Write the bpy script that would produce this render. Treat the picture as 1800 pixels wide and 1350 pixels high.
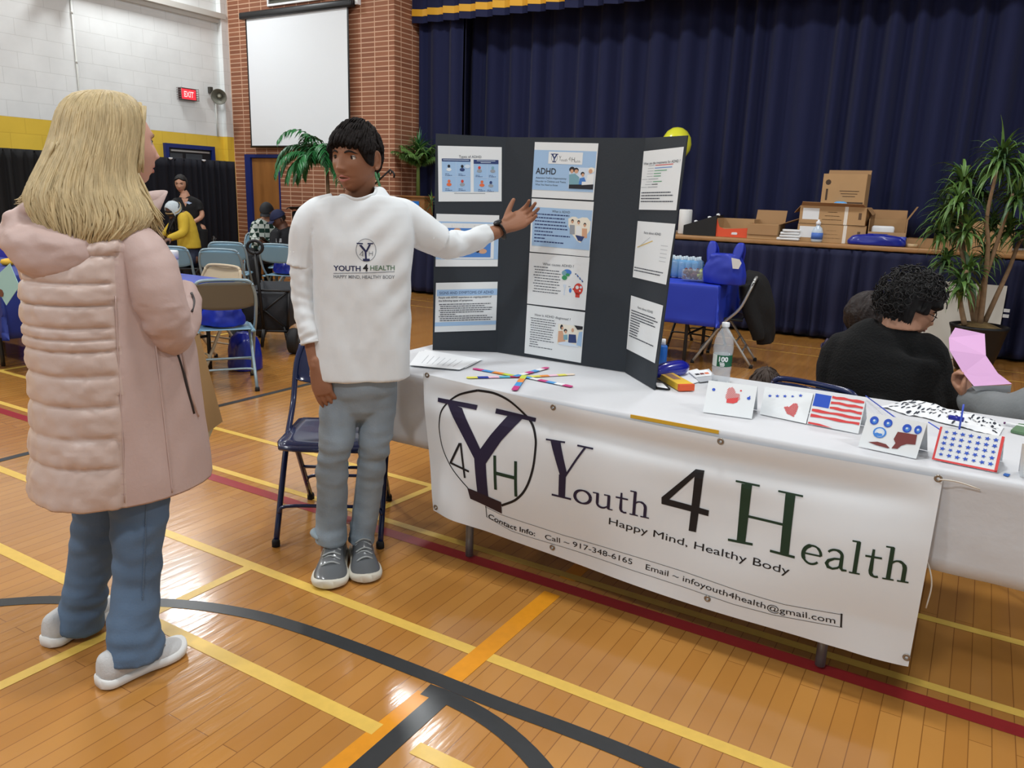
import bpy, bmesh, math, random
from math import sin, cos, pi, radians, sqrt, exp, atan2
from mathutils import Vector, Matrix, noise
from mathutils.bvhtree import BVHTree

for o in list(bpy.data.objects):
    bpy.data.objects.remove(o)
SC = bpy.context.scene
COL = SC.collection
V = Vector

# ------------------------------------------------------------------ camera
CAMH = 1.45
FPX = 1362.3
_p, _r, _y = radians(13.766), radians(1.898), radians(-30.605)
FW = V((sin(_y)*cos(_p), cos(_y)*cos(_p), -sin(_p)))
_rt = V((cos(_y), -sin(_y), 0.0))
_up = _rt.cross(FW)
RR = _rt*cos(_r) + _up*sin(_r)
UU = -_rt*sin(_r) + _up*cos(_r)
CP = V((0, 0, CAMH))
cd = bpy.data.cameras.new('camera')
cam = bpy.data.objects.new('camera', cd)
COL.objects.link(cam)
cd.sensor_fit = 'HORIZONTAL'
cd.sensor_width = 36.0
cd.lens = 36.0*FPX/1800.0
cd.clip_start = 0.05
m = Matrix((RR, UU, -FW)).transposed().to_4x4()
m.translation = CP
cam.matrix_world = m
SC.camera = cam

# ------------------------------------------------------------------ world, exposure
SC.view_settings.view_transform = 'Standard'
SC.view_settings.look = 'None'
SC.view_settings.gamma = 1.0
SC.view_settings.use_curve_mapping = False
SC.view_settings.exposure = 0.0
w = bpy.data.worlds.new('gym_ambient_fill')  # even ambient fill added in place of light from the unbuilt hall
SC.world = w
w.use_nodes = True
w.node_tree.nodes['Background'].inputs[0].default_value = (0.86, 0.94, 1.0, 1)
w.node_tree.nodes['Background'].inputs[1].default_value = 0.47


def pray(px, py):
    return RR*((px-900)/FPX) - UU*((py-675)/FPX) + FW


def G(px, py, z=0.0):                     # a point of the horizontal plane at height z
    d = pray(px, py)
    return CP + d*((z-CAMH)/d.z)


def PY(px, py, y):                        # a point of the wall-parallel plane at depth y
    d = pray(px, py)
    return CP + d*(y/d.y)


def PX(px, py, x):
    d = pray(px, py)
    return CP + d*(x/d.x)


class Fr:
    """vertical plane standing at a ground point, facing the viewer; off moves it away"""
    def __init__(s, g):
        s.o = V((g[0], g[1], 0))
        s.d = V((g[0], g[1], 0)).normalized()
        s.r = V((s.d.y, -s.d.x, 0))

    def __call__(s, px, py, off=0.0):
        d = pray(px, py)
        t = ((s.o + s.d*off - CP).dot(s.d))/d.dot(s.d)
        return CP + d*t


# ------------------------------------------------------------------ lamps of the hall
LAMPS = [(-10.2, 7.1), (-5.6, 6.9), (-1.0, 6.8), (-5.6, 2.3), (-1.0, 2.2), (3.6, 2.2), (-5.6, -2.3), (-1.0, -2.3), (-10.0, 2.4), (3.6, 6.8)]
for i, (x, y) in enumerate(LAMPS):
    ld = bpy.data.lights.new('high_bay_light', 'AREA')
    ld.shape = 'DISK'
    ld.size = 0.6
    ld.energy = {0: 75, 8: 125, 1: 110, 6: 140, 7: 140}.get(i, 92)
    ld.color = (0.95, 0.985, 1.0)
    lo = bpy.data.objects.new('high_bay_light', ld)
    COL.objects.link(lo)
    lo.location = (x, y, 5.22)


# ------------------------------------------------------------------ materials
MATS = {}


def hexc(r, g, b):
    f = lambda c: (c/255/12.92) if c/255 <= .04045 else ((c/255+.055)/1.055)**2.4
    return (f(r), f(g), f(b), 1)


def mat(name, col, rough=0.6, metal=0.0, spec=0.5, bump=0.0, bscale=60.0, var=0.0, vscale=8.0,
        emit=0.0, trans=0.0, coat=0.0, sheen=0.0, stretch=(1, 1, 1), ior=1.45, alpha=1.0):
    if name in MATS:
        return MATS[name]
    if len(col) == 3:
        col = hexc(*col)
    mt = bpy.data.materials.new(name)
    mt.use_nodes = True
    nt = mt.node_tree
    b = nt.nodes['Principled BSDF']
    b.inputs['Base Color'].default_value = col
    b.inputs['Roughness'].default_value = rough
    b.inputs['Metallic'].default_value = metal
    b.inputs['Specular IOR Level'].default_value = spec
    b.inputs['IOR'].default_value = ior
    if trans:
        b.inputs['Transmission Weight'].default_value = trans
    if alpha < 1:
        b.inputs['Alpha'].default_value = alpha
    if coat:
        b.inputs['Coat Weight'].default_value = coat
        b.inputs['Coat Roughness'].default_value = 0.08
    if sheen:
        b.inputs['Sheen Weight'].default_value = sheen
        b.inputs['Sheen Roughness'].default_value = 0.5
    if emit:
        b.inputs['Emission Color'].default_value = col
        b.inputs['Emission Strength'].default_value = emit
    tc = nt.nodes.new('ShaderNodeTexCoord')
    mp = nt.nodes.new('ShaderNodeMapping')
    mp.inputs['Scale'].default_value = stretch
    nt.links.new(tc.outputs['Object'], mp.inputs['Vector'])
    if var > 0:
        n = nt.nodes.new('ShaderNodeTexNoise')
        n.inputs['Scale'].default_value = vscale
        n.inputs['Detail'].default_value = 4
        nt.links.new(mp.outputs[0], n.inputs['Vector'])
        mx = nt.nodes.new('ShaderNodeHueSaturation')
        mr = nt.nodes.new('ShaderNodeMapRange')
        mr.inputs['From Min'].default_value = .25
        mr.inputs['From Max'].default_value = .75
        mr.inputs['To Min'].default_value = 1-var
        mr.inputs['To Max'].default_value = 1+var
        nt.links.new(n.outputs['Fac'], mr.inputs['Value'])
        nt.links.new(mr.outputs[0], mx.inputs['Value'])
        mx.inputs['Color'].default_value = col
        nt.links.new(mx.outputs[0], b.inputs['Base Color'])
    if bump > 0:
        n = nt.nodes.new('ShaderNodeTexNoise')
        n.inputs['Scale'].default_value = bscale
        n.inputs['Detail'].default_value = 3
        nt.links.new(mp.outputs[0], n.inputs['Vector'])
        bp = nt.nodes.new('ShaderNodeBump')
        bp.inputs['Strength'].default_value = bump
        bp.inputs['Distance'].default_value = 0.01
        nt.links.new(n.outputs['Fac'], bp.inputs['Height'])
        nt.links.new(bp.outputs[0], b.inputs['Normal'])
    MATS[name] = mt
    return mt


def brick_mat(name, c1, c2, mortar, bw, rh, ms, axis='XZ', off=0.5, rough=.7, bump=.4, zoff=0.0, xoff=0.0, msm=.1):
    """stack or running bond in wall coordinates"""
    mt = bpy.data.materials.new(name)
    mt.use_nodes = True
    nt = mt.node_tree
    b = nt.nodes['Principled BSDF']
    b.inputs['Roughness'].default_value = rough
    tc = nt.nodes.new('ShaderNodeTexCoord')
    sp = nt.nodes.new('ShaderNodeSeparateXYZ')
    cb = nt.nodes.new('ShaderNodeCombineXYZ')
    nt.links.new(tc.outputs['Object'], sp.inputs[0])
    ax = {'X': 0, 'Y': 1, 'Z': 2}
    a1 = nt.nodes.new('ShaderNodeMath'); a1.operation = 'ADD'; a1.inputs[1].default_value = xoff
    a2 = nt.nodes.new('ShaderNodeMath'); a2.operation = 'ADD'; a2.inputs[1].default_value = zoff
    if axis == 'XYZ':
        s = nt.nodes.new('ShaderNodeMath'); s.operation = 'ADD'
        nt.links.new(sp.outputs[0], s.inputs[0]); nt.links.new(sp.outputs[1], s.inputs[1])
        nt.links.new(s.outputs[0], a1.inputs[0]); nt.links.new(sp.outputs[2], a2.inputs[0])
    else:
        nt.links.new(sp.outputs[ax[axis[0]]], a1.inputs[0])
        nt.links.new(sp.outputs[ax[axis[1]]], a2.inputs[0])
    nt.links.new(a1.outputs[0], cb.inputs[0]); nt.links.new(a2.outputs[0], cb.inputs[1])
    br = nt.nodes.new('ShaderNodeTexBrick')
    br.offset = off
    br.inputs['Scale'].default_value = 1.0
    br.inputs['Color1'].default_value = hexc(*c1)
    br.inputs['Color2'].default_value = hexc(*c2)
    br.inputs['Mortar'].default_value = hexc(*mortar)
    br.inputs['Mortar Size'].default_value = ms
    br.inputs['Mortar Smooth'].default_value = msm
    br.inputs['Brick Width'].default_value = bw
    br.inputs['Row Height'].default_value = rh
    nt.links.new(cb.outputs[0], br.inputs['Vector'])
    n = nt.nodes.new('ShaderNodeTexNoise'); n.inputs['Scale'].default_value = 3.0; n.inputs['Detail'].default_value = 5
    nt.links.new(tc.outputs['Object'], n.inputs['Vector'])
    mr = nt.nodes.new('ShaderNodeMapRange'); mr.inputs['To Min'].default_value = .88; mr.inputs['To Max'].default_value = 1.12
    nt.links.new(n.outputs['Fac'], mr.inputs['Value'])
    hs = nt.nodes.new('ShaderNodeHueSaturation')
    nt.links.new(mr.outputs[0], hs.inputs['Value']); nt.links.new(br.outputs['Color'], hs.inputs['Color'])
    nt.links.new(hs.outputs[0], b.inputs['Base Color'])
    bp = nt.nodes.new('ShaderNodeBump'); bp.inputs['Strength'].default_value = bump; bp.inputs['Distance'].default_value = .01
    bp.invert = True
    nt.links.new(br.outputs['Fac'], bp.inputs['Height'])
    nt.links.new(bp.outputs[0], b.inputs['Normal'])
    MATS[name] = mt
    return mt


# ------------------------------------------------------------------ mesh builder
class MB:
    def __init__(s):
        s.v = []; s.f = []; s.mi = []; s.sm = []; s.m = 0

    def add(s, vs, fs, smooth=False, mi=None):
        n = len(s.v)
        s.v += [V(p) for p in vs]
        s.f += [tuple(n+i for i in f) for f in fs]
        s.mi += [s.m if mi is None else mi]*len(fs)
        s.sm += [smooth]*len(fs)
        return s

    def quad(s, a, b, c, d, mi=None):
        return s.add([a, b, c, d], [(0, 1, 2, 3)], False, mi)

    def box(s, c, size, rot=None, mi=None, taper=1.0):
        hx, hy, hz = size[0]/2, size[1]/2, size[2]/2
        vs = []
        for z in (-hz, hz):
            t = taper if z > 0 else 1.0
            for x, y in ((-hx, -hy), (hx, -hy), (hx, hy), (-hx, hy)):
                vs.append(V((x*t, y*t, z)))
        if rot is not None:
            vs = [rot @ p for p in vs]
        c = V(c)
        return s.add([p+c for p in vs], [(3, 2, 1, 0), (4, 5, 6, 7), (0, 1, 5, 4), (1, 2, 6, 5), (2, 3, 7, 6), (3, 0, 4, 7)], False, mi)

    def rbox(s, c, size, r=.01, rot=None, mi=None, seg=2):
        bm = bmesh.new()
        bmesh.ops.create_cube(bm, size=1)
        for v_ in bm.verts:
            v_.co = V((v_.co.x*size[0], v_.co.y*size[1], v_.co.z*size[2]))
        bmesh.ops.bevel(bm, geom=bm.edges[:], offset=r, segments=seg, affect='EDGES', profile=.5)
        return s.frombm(bm, c, rot, mi, True)

    def frombm(s, bm, c=(0, 0, 0), rot=None, mi=None, smooth=False):
        bm.verts.ensure_lookup_table()
        c = V(c)
        vs = [((rot @ v_.co) if rot is not None else v_.co.copy())+c for v_ in bm.verts]
        bm.verts.index_update()
        fs = [tuple(v_.index for v_ in f.verts) for f in bm.faces]
        bm.free()
        return s.add(vs, fs, smooth, mi)

    def rings(s, rings, closed=True, cap=True, smooth=True, mi=None):
        n = len(rings[0])
        vs = [p for r in rings for p in r]
        fs = []
        m_ = n if closed else n-1
        for i in range(len(rings)-1):
            for j in range(m_):
                k = (j+1) % n
                fs.append((i*n+j, i*n+k, (i+1)*n+k, (i+1)*n+j))
        if cap and closed:
            fs.append(tuple(reversed(range(n))))
            fs.append(tuple((len(rings)-1)*n+j for j in range(n)))
        return s.add(vs, fs, smooth, mi)

    def tube(s, pts, r, n=8, ref=None, smooth=True, mi=None, cap=True, res=0, pw=2.0, round_ends=False, fn=None):
        """loft of (elliptic) rings along pts; r: number, list of numbers or list of (side, depth) pairs"""
        pts = [V(p) for p in pts]
        if not isinstance(r, list):
            r = [r]*len(pts)
        r = [(a, a) if not isinstance(a, (list, tuple)) else tuple(a) for a in r]
        if res:
            pts, r = spline(pts, r, res)
        if round_ends:
            q = [(0.0, .05), (.55, .6), (.85, .88)]
            t0 = (pts[1]-pts[0]).normalized(); t1 = (pts[-1]-pts[-2]).normalized()
            r0, r1 = r[0], r[-1]; m0 = min(r0); m1 = min(r1)
            pre = [(pts[0]-t0*m0*(1-a), (r0[0]*b_, r0[1]*b_)) for a, b_ in ((0., .12), (.25, .66), (.62, .92))]
            post = [(pts[-1]+t1*m1*(1-a), (r1[0]*b_, r1[1]*b_)) for a, b_ in ((.62, .92), (.25, .66), (0., .12))]
            pts = [p for p, _ in pre]+pts+[p for p, _ in post]
            r = [q_ for _, q_ in pre]+r+[q_ for _, q_ in post]
        rings = []
        side = None
        for i, p in enumerate(pts):
            t = (pts[min(i+1, len(pts)-1)]-pts[max(i-1, 0)])
            t = t.normalized() if t.length > 1e-9 else V((0, 0, 1))
            if ref is not None:
                a = V(ref) - t*t.dot(V(ref))
                side = a.normalized() if a.length > 1e-4 else (side or t.orthogonal().normalized())
            elif side is None:
                side = t.orthogonal().normalized()
            else:
                side = (side - t*t.dot(side)).normalized()
            b_ = t.cross(side)
            ring = []
            for j in range(n):
                th = 2*pi*j/n
                c_, s_ = cos(th), sin(th)
                if pw != 2.0:
                    c_ = math.copysign(abs(c_)**(2/pw), c_); s_ = math.copysign(abs(s_)**(2/pw), s_)
                q = p + side*(c_*r[i][0]) + b_*(s_*r[i][1])
                if fn:
                    q = fn(q, i/(len(pts)-1), th, p, side, b_)
                ring.append(q)
            rings.append(ring)
        return s.rings(rings, True, cap, smooth, mi)

    def lathe(s, prof, c=(0, 0, 0), n=24, rot=None, mi=None, smooth=True, cap=True):
        c = V(c)
        rings = []
        for r_, z in prof:
            ring = [V((r_*cos(2*pi*j/n), r_*sin(2*pi*j/n), z)) for j in range(n)]
            rings.append([((rot @ p) if rot is not None else p)+c for p in ring])
        return s.rings(rings, True, cap, smooth, mi)

    def grid(s, fn, nu, nv, smooth=True, mi=None):
        vs = [fn(i/nu, j/nv) for j in range(nv+1) for i in range(nu+1)]
        fs = [(j*(nu+1)+i, j*(nu+1)+i+1, (j+1)*(nu+1)+i+1, (j+1)*(nu+1)+i) for j in range(nv) for i in range(nu)]
        return s.add(vs, fs, smooth, mi)

    def prism(s, poly, o, u, v_, n_, t, mi=None):
        """polygon (2D) in plane o,u,v_ thickened by t along n_"""
        o, u, v_, n_ = V(o), V(u), V(v_), V(n_)
        a = [o+u*x+v_*y for x, y in poly]
        b_ = [p+n_*t for p in a]
        k = len(poly)
        fs = [tuple(reversed(range(k))), tuple(range(k, 2*k))]+[(i, (i+1) % k, k+(i+1) % k, k+i) for i in range(k)]
        return s.add(a+b_, fs, False, mi)

    def mesh(s, name):
        me = bpy.data.meshes.new(name)
        me.from_pydata([tuple(p) for p in s.v], [], s.f)
        me.polygons.foreach_set('material_index', s.mi)
        me.polygons.foreach_set('use_smooth', s.sm)
        me.update()
        return me

    def build(s, name, mats, parent=None, solid=0.0, org=None, normals=True):
        if not isinstance(mats, (list, tuple)):
            mats = [mats]
        me = s.mesh(name)
        for m_ in mats:
            me.materials.append(m_)
        if normals:
            bm = bmesh.new(); bm.from_mesh(me)
            bmesh.ops.recalc_face_normals(bm, faces=bm.faces[:]); bm.to_mesh(me); bm.free()
        o = bpy.data.objects.new(name, me)
        COL.objects.link(o)
        if solid:
            md = o.modifiers.new('thickness', 'SOLIDIFY'); md.thickness = solid; md.offset = 0
        if parent is not None:
            o.parent = parent
            o.matrix_parent_inverse = PW(parent).inverted()
        return o


def PW(o):
    return (PW(o.parent) @ o.matrix_parent_inverse @ o.matrix_basis) if o.parent else o.matrix_basis.copy()


def spline(pts, r, res):
    P = [pts[0]*2-pts[1]]+pts+[pts[-1]*2-pts[-2]]
    Rr = [r[0]]+list(r)+[r[-1]]
    op, orr = [], []
    for i in range(1, len(P)-2):
        for k in range(res):
            t = k/res
            t2, t3 = t*t, t*t*t
            w_ = (-.5*t3+t2-.5*t, 1.5*t3-2.5*t2+1, -1.5*t3+2*t2+.5*t, .5*t3-.5*t2)
            op.append(sum((P[i-1+q]*w_[q] for q in range(4)), V((0, 0, 0))))
            orr.append(tuple(max(.0005, sum(Rr[i-1+q][c]*w_[q] for q in range(4))) for c in (0, 1)))
    op.append(pts[-1]); orr.append(r[-1])
    return op, orr


def tag(o, label=None, cat=None, group=None, kind=None):
    if label: o['label'] = label
    if cat: o['category'] = cat
    if group: o['group'] = group
    if kind: o['kind'] = kind
    return o


def empty(name, loc, label=None, cat=None, group=None, rz=0.0):
    o = bpy.data.objects.new(name, None)
    COL.objects.link(o)
    o.location = loc
    o.rotation_euler = (0, 0, rz)
    o.empty_display_size = .1
    return tag(o, label, cat, group)


def copy_tree(o, parent=None):
    c = o.copy()
    COL.objects.link(c)
    if parent is not None:
        c.parent = parent
        c.matrix_parent_inverse = o.matrix_parent_inverse.copy()
    for ch in list(o.children):
        if ch.parent == o:
            copy_tree(ch, c)
    return c


def remesh(mb, voxel, smooth=2, name='body', disp=None):
    """one continuous skin over overlapping lofts"""
    me = mb.mesh(name+'_raw')
    bm = bmesh.new(); bm.from_mesh(me); bmesh.ops.recalc_face_normals(bm, faces=bm.faces[:]); bm.to_mesh(me); bm.free()
    o = bpy.data.objects.new('tmp', me)
    COL.objects.link(o)
    md = o.modifiers.new('r', 'REMESH'); md.mode = 'VOXEL'; md.voxel_size = voxel; md.adaptivity = 0
    if smooth:
        sm = o.modifiers.new('s', 'SMOOTH'); sm.iterations = smooth; sm.factor = .5
    dg = bpy.context.evaluated_depsgraph_get()
    dg.update()
    ev = o.evaluated_get(dg)
    me2 = bpy.data.meshes.new_from_object(ev)
    bpy.data.objects.remove(o)
    out = MB()
    vs = [v_.co.copy() for v_ in me2.vertices]
    if disp:
        ns = [V(n_.vector) for n_ in me2.vertex_normals]
        vs = [p+n_*disp(p, n_) for p, n_ in zip(vs, ns)]
    out.add(vs, [tuple(p.vertices) for p in me2.polygons], True)
    bpy.data.meshes.remove(me2)
    return out


def bvh_of(*objs):
    vs, fs = [], []
    for o in objs:
        n = len(vs)
        mw = PW(o)
        vs += [mw @ v_.co for v_ in o.data.vertices]
        fs += [tuple(n+i for i in p.vertices) for p in o.data.polygons]
    return BVHTree.FromPolygons(vs, fs)


# ------------------------------------------------------------------ lettering
def text2d(s, width=None, height=None, bold=0.0, shear=0.0, space=1.0):
    """flat triangles of a line of text, lower left at 0,0; scaled to width and cap height"""
    c = bpy.data.curves.new('t', 'FONT')
    c.body = s; c.size = 1.0; c.offset = bold; c.shear = shear; c.space_character = space
    c.resolution_u = 4
    o = bpy.data.objects.new('t', c)
    COL.objects.link(o)
    dg = bpy.context.evaluated_depsgraph_get(); dg.update()
    me = bpy.data.meshes.new_from_object(o.evaluated_get(dg))
    bpy.data.objects.remove(o)
    vs = [v_.co.copy() for v_ in me.vertices]
    fs = [tuple(p.vertices) for p in me.polygons]
    bpy.data.meshes.remove(me)
    if not vs:
        return [], []
    x0 = min(p.x for p in vs); x1 = max(p.x for p in vs)
    sx = width/(x1-x0) if width else height/.73
    sy = height/.73 if height else sx
    return [V(((p.x-x0)*sx, p.y*sy, 0)) for p in vs], fs


def cut2d(vs, fs, step):
    bm = bmesh.new()
    bv = [bm.verts.new((p[0], p[1], 0)) for p in vs]
    for f in fs:
        try: bm.faces.new([bv[i] for i in f])
        except ValueError: pass
    xs = [p[0] for p in vs]; ys = [p[1] for p in vs]
    for a, lo, hi in ((0, min(xs), max(xs)), (1, min(ys), max(ys))):
        k = math.floor(lo/step)+1
        while k*step < hi:
            co = [0, 0, 0]; no = [0, 0, 0]; co[a] = k*step; no[a] = 1
            bmesh.ops.bisect_plane(bm, geom=bm.verts[:]+bm.edges[:]+bm.faces[:], plane_co=co, plane_no=no)
            k += 1
    bm.verts.index_update()
    v2 = [v_.co.copy() for v_ in bm.verts]; f2 = [tuple(v_.index for v_ in f.verts) for f in bm.faces]
    bm.free()
    return v2, f2


def stroke2d(pts, wd):
    """closed band along a polyline; wd is width or list of widths"""
    n = len(pts)
    ws = wd if isinstance(wd, list) else [wd]*n
    L, R_ = [], []
    for i in range(n):
        a = V(pts[max(i-1, 0)]); b_ = V(pts[min(i+1, n-1)])
        t = (b_-a).normalized(); nn = V((-t.y, t.x))
        L.append(V(pts[i])+nn*ws[i]/2); R_.append(V(pts[i])-nn*ws[i]/2)
    vs = [V((p.x, p.y, 0)) for p in L+R_]
    return vs, [(i, i+1, n+i+1, n+i) for i in range(n-1)]


def arc2d(cx, cy, rx, ry, a0, a1, n=24):
    return [(cx+rx*cos(radians(a0+(a1-a0)*i/n)), cy+ry*sin(radians(a0+(a1-a0)*i/n))) for i in range(n+1)]

# ================================================================== the hall
m_floor = brick_mat('maple_floor', (184, 130, 65), (174, 119, 56), (134, 87, 40), 1.15, .057, .0014, 'YX', .37, .2, .06)
_b = m_floor.node_tree.nodes['Principled BSDF']
_nt = m_floor.node_tree
_n = _nt.nodes.new('ShaderNodeTexNoise'); _n.inputs['Scale'].default_value = 9; _n.inputs['Detail'].default_value = 3
_mp = _nt.nodes.new('ShaderNodeMapping'); _mp.inputs['Scale'].default_value = (3.5, .6, 1)
_nt.links.new([n for n in _nt.nodes if n.type == 'TEX_COORD'][0].outputs['Object'], _mp.inputs['Vector']); _nt.links.new(_mp.outputs[0], _n.inputs['Vector'])
_bp = _nt.nodes.new('ShaderNodeBump'); _bp.inputs['Strength'].default_value = .10; _bp.inputs['Distance'].default_value = .01
_nt.links.new(_n.outputs['Fac'], _bp.inputs['Height']); _old = [n for n in _nt.nodes if n.type == 'BUMP' and n != _bp][0]
_nt.links.new(_old.outputs[0], _bp.inputs['Normal']); _nt.links.new(_bp.outputs[0], _b.inputs['Normal']); _nt.links.new(_bp.outputs[0], _b.inputs['Coat Normal'])
_b.inputs['Coat Weight'].default_value = .5
_b.inputs['Coat Roughness'].default_value = .1
m_white_block = brick_mat('white_painted_block', (232, 235, 234), (230, 233, 232), (212, 215, 213), .4, .2, .003, 'YZ', .5, .55, .25, zoff=-.007)
m_yellow_block = brick_mat('yellow_painted_block', (232, 196, 66), (229, 192, 62), (216, 178, 56), .4, .2, .004, 'YZ', .5, .5, .35, zoff=-.007)
m_brick = brick_mat('red_brick', (152, 98, 70), (134, 83, 58), (205, 166, 138), .252, .0655, .007, 'XYZ', .0, .75, .6)
m_wood = mat('varnished_oak', (150, 104, 62), .45, var=.15, vscale=6, stretch=(1, 1, .15))
m_navy = mat('navy_velvet', (8, 17, 58), .85, sheen=.06, bump=.15, bscale=300)
m_skirt = mat('navy_skirt', (20, 25, 58), .8, bump=.1, bscale=200)
m_gold = mat('gold_trim', (212, 158, 40), .6)
m_black_cloth = mat('black_drape', (13, 14, 22), .85)
m_ceil = mat('ceiling_panels', (208, 210, 206), .8)
m_bluepaint = mat('blue_paint', (22, 42, 110), .4)
m_ltmetal = mat('light_metal', (190, 192, 190), .35, metal=.6)
m_blackmetal = mat('black_metal', (18, 18, 20), .45)
m_white_matte = mat('white_matte', (225, 228, 230), .7)
m_white_plastic = mat('white_plastic', (232, 234, 236), .35)

XL, YB = -10.92, 9.05
mb = MB()
mb.add([(XL, -6, 0), (7, -6, 0), (7, 12, 0), (XL, 12, 0), (XL, -6, -.1), (7, -6, -.1), (7, 12, -.1), (XL, 12, -.1)],
       [(0, 1, 2, 3), (7, 6, 5, 4), (0, 4, 5, 1), (1, 5, 6, 2), (2, 6, 7, 3), (3, 7, 4, 0)])
floor = tag(mb.build('floor', m_floor), kind='structure')

m_ly = mat('yellow_line_paint', (222, 184, 88), .3, var=.06, vscale=30)
m_lr = mat('red_line_paint', (150, 42, 44), .3, var=.06, vscale=30)
m_lo = mat('orange_line_paint', (222, 146, 34), .3, var=.06, vscale=30)
m_lk = mat('dark_line_paint', (52, 54, 56), .3, var=.08, vscale=30)
m_lf = mat('fine_line_paint', (205, 160, 80), .35)


def line(pts, wd, mt, z=.0010):
    vs, fs = stroke2d(pts, wd)
    mb_ = MB()
    n = len(vs)
    up_ = [V((p.x, p.y, z)) for p in vs]
    mb_.add(up_, fs)
    mb_.build('court_line', mt, floor)


def cat(pts, res=10):
    p3 = [V((a, b_, 0)) for a, b_ in pts]
    q, _ = spline(p3, [(1, 1)]*len(p3), res)
    return [(a.x, a.y) for a in q]


line([(XL, 2.425), (6.5, 2.425)], .062, m_lr)
line([(-9, 2.52), (6.5, 2.52)], .04, m_ly, .0011)
line([(-9, 1.883), (6.5, 1.883)], .045, m_ly, .0011)
line([(-9, 2.978), (6.5, 2.978)], .04, m_ly, .0011)
line([(-4.6, 1.42), (-1.235, 1.42)], .05, m_ly, .0011)
line([(-1.105, 1.42), (3, 1.42)], .05, m_ly, .0011)
line([(-2.30, -1.5), (-2.27, 1.87)], .042, m_ly, .0012)
line([(-2.24, 2.54), (-2.20, 2.97)], .04, m_ly, .0012)
line([(-6.36, 2.99), (-6.36, 6.5)], .05, m_ly, .0012)
line([(-1.19, 2.36), (-1.2, 1.6)], .068, m_lo, .0013)
line([(-1.195, 2.75), (-1.195, 2.49)], .068, m_lo, .0009)
line([(-1.22, 1.62), (-1.245, .5)], .06, m_lo, .0008)
line(cat([(-3.6, .15), (-3.2, .72), (-2.77, 1.2), (-2.55, 1.37), (-2.25, 1.545), (-2.016, 1.63), (-1.83, 1.663), (-1.6, 1.682), (-1.3, 1.694), (-1.0, 1.70), (-.78, 1.712), (-.55, 1.715), (-.1, 1.70), (.4, 1.66)]), .055, m_lk, .0016)
line(arc2d(-1.156, .897, .743, .743, 96, -60, 40), .058, m_lk, .0018)
line([(-1.17, 1.64), (-1.17, .15)], .062, m_lk, .0015)
line([(-4.27, 1.2), (-4.27, 2.38)], .05, m_lk, .0014)
line([(-4.26, 3.0), (-4.18, 6.0)], .05, m_lk, .0014)
line([(-7, 8.4), (6.5, 8.4)], .022, m_lf, .0012)
line([(-7, 7.95), (6.5, 7.95)], .022, m_lf, .0012)

# left wall of painted block
mb = MB()
mb.add([(XL, -6, 2.207), (XL, 9.3, 2.207), (XL, 9.3, 6.2), (XL, -6, 6.2)], [(0, 1, 2, 3)], mi=0)
mb.add([(XL, -6, 0), (XL, 9.3, 0), (XL, 9.3, 2.207), (XL, -6, 2.207)], [(0, 1, 2, 3)], mi=1)
mb.add([(XL-.2, -6, 0), (XL-.2, 9.3, 0), (XL-.2, 9.3, 6.2), (XL-.2, -6, 6.2)], [(3, 2, 1, 0)], mi=0)
mb.add([(XL, -6, 6.2), (XL, 9.3, 6.2), (XL-.2, 9.3, 6.2), (XL-.2, -6, 6.2)], [(0, 1, 2, 3)], mi=0)
tag(mb.build('wall_left', [m_white_block, m_yellow_block], normals=False), kind='structure')
mb = MB()
mb.box((XL+.05, 8.985, 3.1), (.1, .13, 6.2), mi=0)
mb.box((XL+.0505, 8.985, 1.1035), (.101, .131, 2.207), mi=1)
tag(mb.build('trim_3', [m_white_block, m_yellow_block]), kind='structure')
mb = MB(); mb.box((XL+.06, 2, 4.02), (.12, 14, .08)); mb.box((XL+.03, 2, 3.95), (.06, 14, .06))
tag(mb.build('trim_1', mat('ledge_paint', (205, 203, 196), .6)), kind='structure')

# brick pier and door
m_doorwood = mat('oak_door', (146, 98, 52), .4, var=.2, vscale=9, stretch=(1, 1, .12))
XP = -7.434
dx0, dx1, dz1 = -10.56, -9.78, 1.93
mb = MB()


def wall_rect(x0, x1, z0, z1, y=YB):
    mb.quad((x0, y, z0), (x1, y, z0), (x1, y, z1), (x0, y, z1))


wall_rect(XL, dx0, 0, 6.2); wall_rect(dx1, XP, 0, 6.2); wall_rect(dx0, dx1, dz1, 6.2)
mb.quad((XP, YB, 0), (XP, 9.33, 0), (XP, 9.33, 6.2), (XP, YB, 6.2))
mb.quad((dx0, YB, 0), (dx0, YB+.25, 0), (dx0, YB+.25, dz1), (dx0, YB, dz1))
mb.quad((dx1, YB+.25, 0), (dx1, YB, 0), (dx1, YB, dz1), (dx1, YB+.25, dz1))
mb.quad((dx0, YB, dz1), (dx0, YB+.25, dz1), (dx1, YB+.25, dz1), (dx1, YB, dz1))
mb.quad((XP, 9.33, 0), (XP, 12, 0), (XP, 12, 6.2), (XP, 9.33, 6.2))
mb.quad((XL, 9.33, 0), (XP, 9.33, 0), (XP, 9.33, 6.2), (XL, 9.33, 6.2))
mb.quad((XL, YB, 6.2), (XP, YB, 6.2), (XP, 9.33, 6.2), (XL, 9.33, 6.2))
tag(mb.build('wall_back', m_brick, normals=False), kind='structure')

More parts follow.
